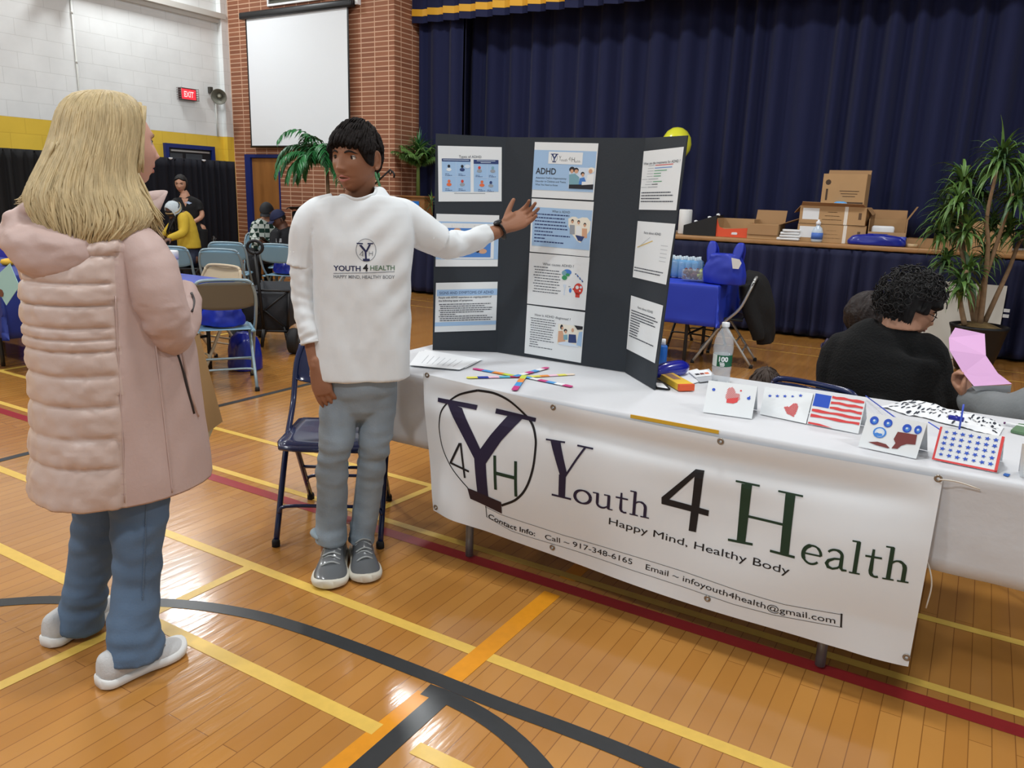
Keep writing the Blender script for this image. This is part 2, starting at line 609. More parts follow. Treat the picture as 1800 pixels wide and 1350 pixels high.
d1 = tag(empty('door_1', (-10.17, YB, 0)), kind='structure')
mb = MB(); mb.box((-10.12, YB+.05, .945), (.66, .04, 1.88)); mb.build('door_panel', m_doorwood, d1)
mb = MB(); mb.box((dx0+.05, YB+.04, .97), (.13, .10, 1.94)); mb.box((dx1-.008, YB+.04, .97), (.025, .10, 1.94))
mb.box((-10.17, YB+.04, 1.915), (.8, .0998, .05)); mb.build('door_frame', m_bluepaint, d1)
mb = MB(); mb.tube([(-9.88, YB+.11, .95), (-9.88, YB+.05, .95), (-9.97, YB+.05, .95)], .01, 8); mb.build('door_handle', m_ltmetal, d1)

# doors in the left wall, half hidden by the drapes
def side_door(nm, y0, y1, z1, pane):
    r = tag(empty(nm, (XL, (y0+y1)/2, 0)), kind='structure')
    b_ = MB()
    b_.box((XL+.03, y0+.03, z1/2), (.06, .06, z1)); b_.box((XL+.03, y1-.03, z1/2), (.06, .06, z1))
    b_.box((XL+.03, (y0+y1)/2, z1-.03), (.0598, y1-y0-.12, .06))
    b_.build('door_frame', m_bluepaint, r)
    b_ = MB(); b_.box((XL+.012, (y0+y1)/2, z1/2-.03), (.02, y1-y0-.12, z1-.06)); b_.build('door_panel', pane, r)
    if nm == 'door_2':
        b_ = MB(); b_.box((XL+.026, y0+.2, z1-.19), (.01, .22, .1)); b_.box((XL+.026, y0+.52, z1-.185), (.01, .3, .1)); b_.build('glass_panel', mat('dark_glass', (78, 84, 90), .15), r)
        b_ = MB(); b_.box((XL+.035, (y0+y1)/2, z1-.1), (.03, y1-y0-.2, .025)); b_.build('closer_bar', m_ltmetal, r)


side_door('door_2', 7.80, 8.70, 2.035, mat('dark_door', (34, 36, 40), .4))
side_door('door_3', 4.35, 5.28, 1.98, mat('navy_door', (22, 26, 58), .5))

mb = MB(); mb.box((-2, 3, 6.26), (18.2, 18.4, .1))
tag(mb.build('ceiling', m_ceil), kind='structure')

# ------------------------------------------------------------------ stage
mb = MB(); mb.box((-.2, 10.9, .5), (14.4, 3.6, .98)); tag(mb.build('wall_stage_front', mat('stage_front_paint', (30, 32, 44), .7)), kind='structure')
mb = MB(); mb.rbox((-.2, 10.85, 1.02), (14.46, 3.72, .05), .012); tag(mb.build('floor_stage', mat('stage_lip_oak', (164, 122, 78), .4, var=.1, vscale=4)), kind='structure')


def folds(name, x0, x1, y, z0, z1, per, amp, mt, seed, n_per=14, label=None, cat_=None, flare=0.0, header=None, parent=None, along='x', jitter=.35):
    rnd = random.Random(seed)
    L = x1-x0
    ph = [0.0]; s_ = 0.0
    brk = []
    while s_ < L:
        w_ = per*(1+rnd.uniform(-jitter, jitter)); brk.append((s_, w_, rnd.uniform(.55, 1.15), rnd.uniform(-.25, .25))); s_ += w_
    pts = []
    for s0, w_, a, sk in brk:
        for k in range(n_per):
            t = k/n_per
            tt = t+sk*sin(2*pi*t)/(2*pi)
            v_ = cos(2*pi*tt)
            pts.append((min(s0+w_*t, L), a*amp*(math.copysign(abs(v_)**.8, v_))))
    nz = 14
    rows = []
    for j in range(nz+1):
        u = j/nz
        row = []
        for i, (s1, d_) in enumerate(pts):
            k = (1+flare*(1-u))
            dd = d_*k + .012*noise.noise(V((s1*1.3, u*2.5, seed)))*(1+3*(1-u))*(1 if flare else .5)
            if along == 'x': row.append(V((x0+s1, y+dd, z0+(z1-z0)*u)))
            else: row.append(V((y-dd, x0+s1, z0+(z1-z0)*u)))
        rows.append(row)
    b_ = MB(); b_.rings(rows, closed=False, cap=False)
    o = b_.build(name, mt, parent, solid=.006)
    if label: tag(o, label, cat_)
    return o


folds('stage_curtain', -7.9, 7.0, 9.95, 1.062, 4.9, .3, .075, m_navy, 4, label='tall navy stage curtain hanging in folds behind the stage ledge', cat_='curtain')
folds('stage_skirt', -7.40, 7.0, 8.985, .04, .985, .17, .028, m_skirt, 8, label='dark navy pleated skirt hanging from the stage edge to the gym floor', cat_='curtain', flare=1.0)

val = empty('stage_valance', (-3, 9.42, 3.6), 'navy pleated valance with a gold band along the top of the stage', 'valance')


def valance(nm, z0, z1, mt, yo, par):
    rows = [[], []]
    x = -7.43; k = 0
    zz = []
    while x < 7:
        for t, yy in ((0, 0), (.02, -.035), (.22, -.055), (.25, -.02)):
            xx = x+t
            for r_, z in ((0, z0), (1, z1)):
                rows[r_].append(V((xx, 9.45+yy+yo, z+(.012 if t in (.02,) else (-.012 if t == .22 else 0)))))
        x += .27
    b_ = MB(); b_.rings(rows, closed=False, cap=False, smooth=False)
    return b_.build(nm, mt, par, solid=.004)


valance('gold_band', 3.835, 3.925, m_gold, -.006, val)
valance('lower_band', 3.745, 3.835, m_navy, 0, val)
valance('upper_fabric', 3.925, 4.9, m_navy, .004, val)
mb = MB(); mb.box((-.2, 9.6, 5.55), (14.4, .4, 1.3)); tag(mb.build('wall_stage_header', m_brick), kind='structure')

# ------------------------------------------------------------------ things on the walls
scr = empty('projection_screen', (-9.25, YB-.1, 2.07), 'white pull down projection screen with black casing on brick wall', 'projection screen')
ys = YB-.09
mb = MB(); mb.box((-9.25, ys, 3.0), (2.08, .006, 1.88)); mb.build('screen_fabric', mat('screen_white', (232, 236, 240), .75), scr)
mb = MB()
mb.box((-10.297, ys, 3.0), (.028, .0068, 1.9)); mb.build('border', m_blackmetal, scr)
mb = MB(); mb.box((-8.203, ys, 3.0), (.028, .0068, 1.9)); mb.build('border', m_blackmetal, scr)
mb = MB(); mb.tube([(-10.31, ys, 2.055), (-8.19, ys, 2.055)], .016, 8); mb.build('bottom_bar', m_blackmetal, scr)
mb = MB(); mb.rbox((-9.25, ys, 3.985), (2.3, .11, .1), .02); mb.build('casing', mat('casing_black', (22, 22, 24), .35), scr)
mb = MB(); mb.box((-8.06, YB-.035, 4.03), (.05, .068, .12)); mb.build('bracket', m_white_plastic, scr)

vent = empty('wall_vent', (-9.3, YB, 4.1), 'white framed vent grille above the projection screen', 'vent')
mb = MB()
mb.box((-9.31, YB-.02, 4.115), (1.14, .035, .03)); mb.box((-9.31, YB-.02, 4.70), (1.14, .035, .03))
mb.box((-9.865, YB-.02, 4.4), (.03, .034, .6)); mb.box((-8.755, YB-.02, 4.4), (.03, .034, .6)); mb.build('frame', m_white_plastic, vent)
mb = MB(); mb.box((-9.31, YB-.008, 4.4), (1.08, .01, .55)); mb.build('backing', mat('vent_dark', (70, 70, 60), .8), vent)
mb = MB()
for i in range(12): mb.box((-9.31, YB-.022, 4.15+i*.047), (1.08, .02, .008), Matrix.Rotation(.5, 3, 'X'))
mb.build('louvres', mat('louvre', (120, 118, 104), .6), vent)

ex = empty('exit_sign', (XL+.05, 8.265, 2.78), 'small lit red exit sign in a wire guard on white wall', 'exit sign')
mb = MB(); mb.box((XL+.035, 8.265, 2.782), (.06, .28, .17)); mb.build('housing', mat('sign_housing', (60, 30, 30), .5), ex)
mb = MB(); mb.box((XL+.068, 8.265, 2.782), (.006, .25, .145)); mb.build('lit_face', mat('red_light', (235, 40, 55), .5, emit=1.3), ex)
vs, fs = text2d('EXIT', .17, .085, bold=.02)
mb = MB(); mb.add([V((XL+.0725, 8.18+p.x, 2.74+p.y)) for p in vs], fs); mb.build('lettering', mat('pale_light', (255, 190, 190), .5, emit=1.2), ex)
mb = MB()
for i in range(6):
    z = 2.70+i*.033
    mb.tube([(XL, 8.10, z), (XL+.10, 8.11, z), (XL+.10, 8.42, z), (XL, 8.43, z)], .003, 5)
for y in (8.11, 8.42):
    mb.tube([(XL+.10, y, 2.69), (XL+.10, y, 2.875)], .004, 5)
mb.build('wire_guard', mat('guard_wire', (120, 116, 112), .5, metal=.5), ex)

hn = empty('horn_loudspeaker', (XL+.1, 8.78, 2.8), 'grey horn loudspeaker mounted near the brick corner', 'loudspeaker')
hrot = V((.62, -.72, -.28)).to_track_quat('Z', 'Y').to_matrix()
mb = MB()
hc = V((XL+.16, 8.78, 2.83))
mb.lathe([(.025, -.09), (.035, -.05), (.035, 0), (.045, .05), (.08, .10), (.115, .135), (.12, .14), (.112, .137), (.075, .10), (.04, .055), (.02, .05)], hc, 24, hrot)
mb.build('horn', mat('horn_grey', (112, 112, 100), .5), hn)
mb = MB(); mb.lathe([(.0, .0), (.03, .02), (.035, .09), (.02, .115), (.0, .12)], hc, 16, hrot); mb.build('driver', mat('horn_core', (150, 148, 132), .5), hn)
mb = MB(); mb.box((XL+.03, 8.70, 2.9), (.06, .05, .09)); mb.tube([(XL+.04, 8.70, 2.9), hc], .012, 6); mb.build('bracket', mat('bracket_dark', (60, 58, 52), .5), hn)
mb = MB(); mb.tube([(XL+.012, 8.80, 2.72), (XL+.012, 8.81, 2.2)], .012, 6); mb.build('conduit', mat('conduit_paint', (205, 206, 200), .5), hn)

fx = empty('wall_floodlight', (XL+.1, 6.4, 3.95), 'emergency floodlight high on white wall with a conduit running down', 'light')
mb = MB(); mb.rbox((XL+.09, 6.42, 3.93), (.16, .34, .16), .02); mb.build('housing', mat('fixture_grey', (150, 152, 148), .4), fx)
for y in (6.27, 6.57):
    mb = MB(); mb.lathe([(.03, 0), (.06, .03), (.06, .05), (.0, .055)], (XL+.17, y, 3.9), 16, Matrix.Rotation(2.0, 3, 'Y')); mb.build('lamp_head', m_ltmetal, fx)
mb = MB(); mb.tube([(XL+.012, 6.56, 3.86), (XL+.012, 6.56, 1.0)], .011, 6)
mb.lathe([(.014, -.02), (.014, .02)], (XL+.012, 6.56, 3.62), 8); mb.lathe([(.014, -.02), (.014, .02)], (XL+.012, 6.56, 3.0), 8)
mb.build('conduit', MATS['conduit_paint'], fx)

# ceiling lamps above
m_lampglow = mat('lamp_glow', (255, 250, 240), .5, emit=14)
m_lamph = mat('lamp_housing', (90, 92, 94), .4, metal=.4)
for i, (x, y) in enumerate(LAMPS):
    if i == 0 or True:
        e_ = empty('high_bay_lamp', (x, y, 6.2), 'round white high bay lamp hanging from the gym ceiling', 'ceiling lamp', 'high bay lamps of the hall')
        b_ = MB(); b_.lathe([(.02, .42), (.08, .4), (.1, .26), (.27, .04), (.28, 0), (.26, .01), (.0, .03)], (x, y, 5.3), 24); b_.build('reflector', m_lamph, e_)
        b_ = MB(); b_.tube([(x, y, 5.7), (x, y, 6.2)], .012, 6); b_.build('pendant_rod', m_lamph, e_)

# ------------------------------------------------------------------ pipe and drape screens in front of the left wall
def drape(y0, y1, seed, lab, mt, zt=1.80):
    r = empty('pipe_and_drape', (-10.2, (y0+y1)/2, 0), lab, 'drape')
    folds('drape_fabric', y0, y1, -10.2, .03, zt, .13, .022, mt, seed, parent=r, along='y')
    b_ = MB(); b_.tube([(-10.23, y0, zt-.02), (-10.23, y1, zt-.02)], .015, 8); b_.build('crossbar', m_blackmetal, r)
    for y in (y0+.04, y1-.04):
        b_ = MB(); b_.tube([(-10.25, y, .02), (-10.25, y, zt)], .018, 8); b_.box((-10.25, y, .008), (.2, .25, .014)); b_.build('upright', m_blackmetal, r)
    return r


drape(3.5, 5.68, 3, 'black drape on a pipe frame at the far left behind the woman', mat('charcoal_drape', (15, 16, 18), .85), 1.79)
dr = drape(5.70, 8.53, 5, 'tall blue black drape behind the standing attendant', mat('ink_drape', (9, 11, 24), .85))
for px in (300, 358):
    q = PX(px, 277, -10.2)
    mb = MB(); mb.lathe([(.03, 0), (.028, .015), (.008, .03)], (-10.2, q.y, 1.80), 10, Matrix.Rotation(pi, 3, 'X')); mb.build('hanger_clip', m_white_plastic, dr)
folds('stage_leg_curtain', -7.43, -6.6, 9.56, 1.065, 4.9, .25, .05, m_navy, 14, label='narrow navy side curtain in the stage corner beside the brick pier', cat_='curtain')

# ================================================================== the display table
m_cloth = mat('white_table_cloth', (204, 206, 210), .7, bump=.12, bscale=25)
m_grey_tube = mat('grey_steel_tube', (128, 132, 136), .35, metal=.5)
m_tabletop = mat('table_laminate', (120, 112, 100), .5)
TX0, TX1, TY0, TY1, TZ = -2.16, .30, 2.375, 3.135, .745


def banquet_table(x0, x1, y0, y1, z, lab, rz=0.0, origin=None, leg_in=.55, legmat=None, group=None):
    c = V(((x0+x1)/2, (y0+y1)/2, 0))
    t = empty('folding_table', c, lab, 'table', group)
    b_ = MB(); b_.rbox((c.x, c.y, z-.018), (x1-x0, y1-y0, .03), .008); b_.build('tabletop', m_tabletop, t)
    for sx, xx in ((1, x0+leg_in), (-1, x1-leg_in)):
        for yy in (y0+.05, y1-.05):
            b_ = MB()
            b_.tube([(xx+sx*.10, yy, z-.035), (xx+sx*.04, yy, z-.12), (xx+sx*.005, yy, z-.24), (xx, yy, z-.36), (xx, yy, .012)], .016, 10, res=4)
            b_.build('leg', legmat or m_grey_tube, t)
        for q0, q1, rr_ in (((xx+sx*.1, y0+.05, z-.04), (xx+sx*.1, y1-.05, z-.04), .013), ((xx, y0+.05, .28), (xx, y1-.05, .28), .011)):
            b_ = MB(); b_.tube([q0, q1], rr_, 8); b_.build('crossbar', legmat or m_grey_tube, t)
    if rz:
        t.rotation_euler = (0, 0, rz)
    return t


tb = banquet_table(TX0, TX1, TY0, TY1, TZ, 'long folding table under white cloth with the banner hung on its front')


def cloth(name, x0, x1, y0, y1, z, dl, dr_, df, db, mt, lab, seed=1, amp=.012, step=.05, center=None, rz=0, corner=.06, group=None, cat_='tablecloth'):
    """draped sheet: top plus four hanging sides with soft pleats"""
    r = .012
    def prof(d):                 # distance beyond the edge -> (outward, drop)
        if d <= 0: return 0.0, 0.0
        a = min(d/r, pi/2)
        if d/r < pi/2: return r*sin(a), r*(1-cos(a))
        return r, r+(d-r*pi/2)
    xs = []; ys = []
    def axis(a0, a1, e0, e1):
        L = [a0-e0+e0*i/8 for i in range(8)]+[a0-.02, a0-.01, a0-.005]
        n = max(2, int((a1-a0)/step))
        L += [a0+(a1-a0)*i/n for i in range(n+1)]
        L += [a1+.005, a1+.01, a1+.02]+[a1+e1*(i+1)/8 for i in range(8)]
        return sorted(set(round(q, 5) for q in L))
    xs = axis(x0, x1, dl, dr_); ys = axis(y0, y1, df, db)
    vs = []
    for yy in ys:
        for xx in xs:
            ox = xx-x1 if xx > x1 else (x0-xx if xx < x0 else 0)
            oy = yy-y1 if yy > y1 else (y0-yy if yy < y0 else 0)
            sx = 1 if xx > x1 else -1; sy = 1 if yy > y1 else -1
            ax_, dx_ = prof(ox); ay_, dy_ = prof(oy)
            drop = max(dx_, dy_) if (ox > 0 and oy > 0) else dx_+dy_
            px_ = min(max(xx, x0), x1)+sx*ax_ if ox > 0 else xx
            py_ = min(max(yy, y0), y1)+sy*ay_ if oy > 0 else yy
            if ox > 0 and oy > 0:
                k = min(ox, oy)*corner*4
                px_ += sx*k*.5*(1 if ox > oy else .35); py_ += sy*k*.5*(1 if oy >= ox else .35)
            n_ = noise.noise(V((xx*3.1, yy*3.1, seed*3.7)))
            n2 = noise.noise(V((xx*9, yy*9, seed*1.3+5)))
            if drop > .03:
                f = amp*(n_*1.4+.5*n2)*min(1, drop/.2)
                if oy > 0: py_ += sy*abs(f)
                if ox > 0: px_ += sx*abs(f)
                zz = z-drop
            else:
                zz = z-drop+.0012*abs(n_)
            vs.append(V((px_, py_, zz)))
    nx = len(xs)
    fs = [(j*nx+i, j*nx+i+1, (j+1)*nx+i+1, (j+1)*nx+i) for j in range(len(ys)-1) for i in range(nx-1)]
    c = V(((x0+x1)/2, (y0+y1)/2, 0))
    b_ = MB()
    b_.add([p-c for p in vs], fs, True)
    o = b_.build(name, mt, normals=False)
    o.location = c if center is None else center
    o.rotation_euler = (0, 0, rz)
    md = o.modifiers.new('thickness', 'SOLIDIFY'); md.thickness = .0015; md.offset = 1
    tag(o, lab, cat_, group)
    return o


cloth('tablecloth', TX0, TX1, TY0, TY1, TZ, .28, .28, .30, .30, m_cloth, 'white plastic tablecloth over the long display table', 3, .010)
TC = TZ+.004

# ------------------------------------------------------------------ banner
m_vinyl = mat('banner_vinyl', (224, 228, 232), .42, bump=.05, bscale=9)
ban = empty('banner', (-.9, 2.33, .16), 'white vinyl banner with purple and green lettering tied along the table front', 'banner')
_tl, _tr, _bl, _br = (-1.79, .762), (0.0, .728), (-1.712, .222), (-.005, .162)


def ban_pt(u, v_):
    top = V((_tl[0]+(_tr[0]-_tl[0])*u, 0, _tl[1]+(_tr[1]-_tl[1])*u - .016*sin(pi*min(1, u*1.0))))
    bot = V((_bl[0]+(_br[0]-_bl[0])*u, 0, _bl[1]+(_br[1]-_bl[1])*u - .045*max(0, sin(pi*u))**.8*min(1, u/.11)))
    if u > .9: bot.z -= .012*((u-.9)/.1)
    p = top.lerp(bot, v_)
    g = lambda a, c, s_: exp(-((a-c)/s_)**2)
    y = 2.347
    sag = sin(pi*u)**.6 if 0 < u < 1 else 0
    y += .022*sag*g(v_, .13, .07)
    y -= .030*(1-exp(-v_*3))
    y += .012*v_*v_*4*.3
    y += .008*sin(u*9+v_*4+.6)*min(1, v_*3)+.012*noise.noise(V((u*4, v_*2.2, 2.0)))*min(1, v_*4)
    y -= .03*g(u, .055, .05)*v_
    y -= .020*max(0, v_-.8)*5*g(u, .93, .1)
    p.y = y
    return p


mb = MB(); mb.grid(ban_pt, 110, 50)
ban_sheet = mb.build('banner_sheet', m_vinyl, ban, normals=False)
ban_bvh = bvh_of(ban_sheet)
m_pur = mat('purple_ink', (34, 26, 56), .5)
m_grn = mat('green_ink', (24, 52, 34), .5)
m_blk = mat('black_ink', (20, 18, 22), .5)
m_brn = mat('dark_brown_ink', (44, 26, 36), .5)


def bq(px, py):
    q = PY(px, py, 2.335)
    return (q.x, q.z)


def decal(items, mt, name, parent, bvh, org=V((0, 2.2, 0)), U=V((1, 0, 0)), W=V((0, 0, 1)), D=V((0, 1, 0)), off=.0016, step=.02, reach=.4):
    """project flat shapes along D on a surface"""
    b_ = MB()
    for vs, fs in items:
        if not fs: continue
        v2, f2 = cut2d(vs, fs, step)
        pts = []
        last = None
        for p in v2:
            o = org+U*p[0]+W*p[1]
            h = bvh.ray_cast(o-D*reach, D, reach*2.5)
            if h[0] is None:
                q = None
            else:
                n_ = h[1] if h[1].dot(D) < 0 else -h[1]
                q = h[0]+n_*off
            pts.append(q)
        good = [f for f in f2 if all(pts[i] is not None for i in f)]
        b_.add([q if q is not None else V((0, 0, -5)) for q in pts], good)
    used = set(i for f in b_.f for i in f)
    mp_ = {}; nv = []
    for i in sorted(used):
        mp_[i] = len(nv); nv.append(b_.v[i])
    b_.v = nv; b_.f = [tuple(mp_[i] for i in f) for f in b_.f]
    return b_.build(name, mt, parent, normals=False)


def poly(pts):
    from mathutils.geometry import tessellate_polygon
    p3 = [V((a, b_, 0)) for a, b_ in pts]
    return p3, [tuple(t) for t in tessellate_polygon([p3])]


def c4(*p): return [bq(740+x/2.8125, 640+y/2.8125) for x, y in p]
def c5(*p): return [bq(1150+x/2.872, 780+y/2.872) for x, y in p]
def c8(*p): return [bq(760+x/5.19, 660+y/5.19) for x, y in p]


# logo
ring = c8((400, 141), (550, 168), (690, 240), (815, 365), (900, 465), (940, 560), (950, 660), (935, 840), (880, 1010), (790, 1115), (655, 1172))
ringL = c8((400, 141), (300, 160), (220, 185), (150, 235), (100, 310), (84, 400), (88, 500), (125, 650), (205, 810), (290, 930), (355, 1012))
ringL = cat(ringL, 6); ring = cat(ring, 6)
items = [stroke2d(ring, .009), stroke2d(ringL, [.009-.005*min(1, i/40) for i in range(len(ringL))])]
decal(items, m_blk, 'logo_ring', ban, ban_bvh, off=.0014)
items = [poly(c8((48, 203), (392, 278), (386, 322), (52, 240))), poly(c8((130, 242), (265, 300), (457, 662), (512, 792), (405, 745))),
         poly(c8((670, 372), (800, 405), (640, 590), (512, 792), (457, 662), (535, 545))), poly(c8((405, 740), (512, 788), (538, 1105), (438, 1065))),
         poly(c8((558, 310), (922, 400), (916, 435), (553, 355)))]
decal(items, m_pur, 'logo_letter', ban, ban_bvh, off=.002)
decal([poly(c8((350, 1008), (655, 1140), (655, 1247), (375, 1107)))], m_brn, 'logo_letter_foot', ban, ban_bvh, off=.0024)
decal([stroke2d(c8((275, 608), (203, 780)), .009), stroke2d(c8((197, 775), (362, 862)), .008), stroke2d(c8((282, 605), (328, 918)), .008)], m_blk, 'logo_numeral', ban, ban_bvh, off=.0024)
decal([stroke2d(c8((590, 720), (606, 1025)), .012), stroke2d(c8((780, 772), (790, 1088)), .012), stroke2d(c8((600, 875), (785, 922)), .013)], m_grn, 'logo_side_letter', ban, ban_bvh, off=.0024)

GL = {}


def serif(x, y, w_=.36): return ([(x-w_/2, y), (x+w_/2, y)], .07)
GL['o'] = ([(arc2d(.5, .5, .41, .46, 0, 360, 28), [.09+.10*abs(cos(2*pi*i/28)) for i in range(29)])], 1.03)
GL['u'] = ([([(.24, .97), (.24, .32)]+arc2d(.5, .3, .26, .26, 180, 300, 10)+[(.78, .2)], [.17, .17]+[.15-.005*i for i in range(11)]+[.08]), ([(.82, .97), (.82, .03)], .17), serif(.14, .965, .3), serif(.72, .965, .3), serif(.92, .035, .25)], 1.1)
GL['t'] = ([([(.34, 1.32), (.34, .28)]+arc2d(.54, .26, .2, .22, 185, 300, 8), [.1, .17]+[.15]*4+[.1]*5), ([(.06, .96), (.68, .96)], .09)], .76)
GL['h'] = ([([(.25, 1.55), (.25, .03)], .17), (arc2d(.52, .62, .27, .34, 150, 0, 10)+[(.79, .03)], [.08]*5+[.12]*3+[.17]*4), serif(.15, 1.54, .3), serif(.25, .035, .42), serif(.79, .035, .42)], 1.08)
GL['e'] = ([([(.16, .52), (.86, .52)], .08), (arc2d(.5, .5, .36, .45, 2, 318, 26), [.12]*5+[.09]*4+[.17]*9+[.1]*9)], .98)
GL['a'] = ([(arc2d(.42, .72, .28, .25, 160, 0, 10)+[(.70, .18), (.78, .06), (.95, .08)], [.1]*6+[.14]*5+[.17, .12, .08]), ([(.70, .58), (.42, .54), (.2, .4), (.14, .25), (.22, .09), (.4, .04), (.58, .12), (.70, .26)], [.08, .1, .14, .16, .15, .1, .09, .08])], 1.0)
GL['l'] = ([([(.25, 1.55), (.25, .03)], .17), serif(.15, 1.54, .3), serif(.25, .035, .42)], .5)


def serif_word(s, p0, p1, xh0, xh1):
    """p0,p1 baseline ends in plane coordinates; xh x-height at both ends"""
    tot = sum(GL[c][1] for c in s)
    out = []
    x = 0
    P0, P1 = V(p0), V(p1)
    t = (P1-P0)/tot
    for c in s:
        for pts, wd in GL[c][0]:
            xh = xh0+(xh1-xh0)*x/tot
            q = [P0+t*(x+a)+V((0, xh*b_)) for a, b_ in pts]
            k = (t.length+xh)/2
            ww = [w_*k for w_ in wd] if isinstance(wd, list) else wd*k
            if isinstance(ww, list) and len(ww) != len(q): ww = (ww+[ww[-1]]*len(q))[:len(q)]
            out.append(stroke2d([(a.x, a.y) for a in q], ww))
        x += GL[c][1]
    return out


items = [poly(c4((640, 375), (690, 385), (730, 540), (700, 560))), stroke2d(c4((812, 412), (775, 465), (716, 556)), .0075), poly(c4((690, 540), (724, 545), (720, 655), (688, 650))),
         stroke2d(c4((618, 372), (712, 388)), .0058), stroke2d(c4((772, 403), (850, 420)), .0058), stroke2d(c4((656, 638), (749, 663)), .007)]
# word after the tall Y
items += serif_word('outh', c4((757, 676))[0], c4((1136, 765))[0], .052, .056)
decal(items, m_pur, 'lettering', ban, ban_bvh, off=.002)
decal([poly(c5((205, 133), (249, 140), (211, 446), (174, 438))), poly(c5((205, 133), (232, 141), (72, 284), (37, 270))), poly(c5((37, 270), (275, 338), (272, 367), (37, 303)))], m_blk, 'numeral', ban, ban_bvh, off=.002)
items = [poly(c5((438, 205), (492, 210), (462, 500), (418, 492))), poly(c5((662, 250), (712, 262), (685, 555), (640, 545))), stroke2d(c5((455, 362), (672, 408)), .008),
         stroke2d(c5((408, 192), (530, 217)), .0058), stroke2d(c5((624, 242), (750, 268)), .0058), stroke2d(c5((374, 482), (500, 504)), .008), stroke2d(c5((589, 533), (716, 562)), .008)]
items += serif_word('ealth', c5((735, 585))[0], c5((1297, 693))[0], .064, .064)
decal(items, m_grn, 'lettering_green', ban, ban_bvh, off=.002)


def run_text(s, pxs, cap, bold=0.0, space=1.0):
    pts = [V(bq(*p)) for p in pxs]
    seg = [0.0]
    for i in range(len(pts)-1): seg.append(seg[-1]+(pts[i+1]-pts[i]).length)
    vs, fs = text2d(s, seg[-1], cap, bold, space=space)
    out = []
    for p in vs:
        d = p.x; i = 0
        while i < len(pts)-2 and d > seg[i+1]: i += 1
        t = (pts[i+1]-pts[i]).normalized(); nn = V((-t.y, t.x))
        q = pts[i]+t*(d-seg[i])+nn*p.y
        out.append(V((q.x, q.y, 0)))
    return out, fs


decal([run_text('Happy Mind, Healthy Body', [(1070.7, 920.5), (1230, 966), (1390, 1006)], .0262)], m_blk, 'tagline', ban, ban_bvh)
base = [(861, 908.5), (900, 928), (941, 942), (1010, 962), (1110, 992), (1205, 1020), (1290, 1048), (1359, 1071), (1470, 1091)]
for it_ in (run_text('Contact Info:', base[:3], .0215, bold=.012), run_text('Call ~ 917-348-6165', [(958, 947.5), (1010, 962), (1111, 992.5)], .0215),
       run_text('Email ~ infoyouth4health@gmail.com', [(1135, 1000.5), (1205, 1021), (1290, 1049), (1365, 1072), (1470, 1091.5)], .0215)):
    decal([it_], m_blk, 'contact_line', ban, ban_bvh)
top_l = [(857, 888), (884, 902), (989, 940), (1095, 972), (1205, 1004), (1300, 1035), (1380, 1058), (1483, 1076)]
bot_l = [(858, 906), (900, 932), (941, 947), (1010, 969), (1110, 1002), (1205, 1031), (1290, 1059), (1359, 1077), (1482, 1098)]
decal([stroke2d([bq(*p) for p in top_l], .0014), stroke2d([bq(*p) for p in bot_l], .0014), stroke2d([bq(858, 887), bq(859, 907)], .003), stroke2d([bq(1481, 1074), bq(1480, 1098)], .005)], m_blk, 'contact_box', ban, ban_bvh)
m_brass = mat('grommet_metal', (150, 140, 128), .3, metal=.9)
for px, py in ((748, 660), (970, 717), (1265, 777), (1649, 843), (773, 888), (970, 963), (1245, 1050), (1594, 1153)):
    a = bq(px, py)
    h = ban_bvh.ray_cast(V((a[0], 2.0, a[1])), V((0, 1, 0)))
    if h[0] is None: continue
    b_ = MB(); b_.lathe([(.0045, 0), (.0105, 0), (.011, .002), (.0085, .0035), (.0045, .0025), (.0045, 0)], h[0]-V((0, .0005, 0)), 14, Matrix.Rotation(pi/2, 3, 'X'), cap=False)
    b_.build('grommet', m_brass, ban)
b_ = MB()
q = PY(1650, 843, 2.33)
b_.tube([q, q+V((.015, -.005, .004)), q+V((.05, .01, .0)), q+V((.1, .02, -.012))], .0022, 5, res=3)
q = PY(1634, 1000, 2.34)
b_.tube([q+V((-.02, .02, .03)), q, q+V((.012, 0, -.05)), q+V((.008, 0, -.12))], .0022, 5, res=4)
b_.build('tie_string', mat('white_string', (214, 208, 196), .8), ban)

mb = MB(); mb.box((-.78, TY0-.0148, TZ-.006), (.3, .0018, .012))
tag(mb.build('tape_strip', mat('yellow_tape', (224, 176, 52), .5)), 'strip of yellow tape along the table front edge above the banner', 'tape')

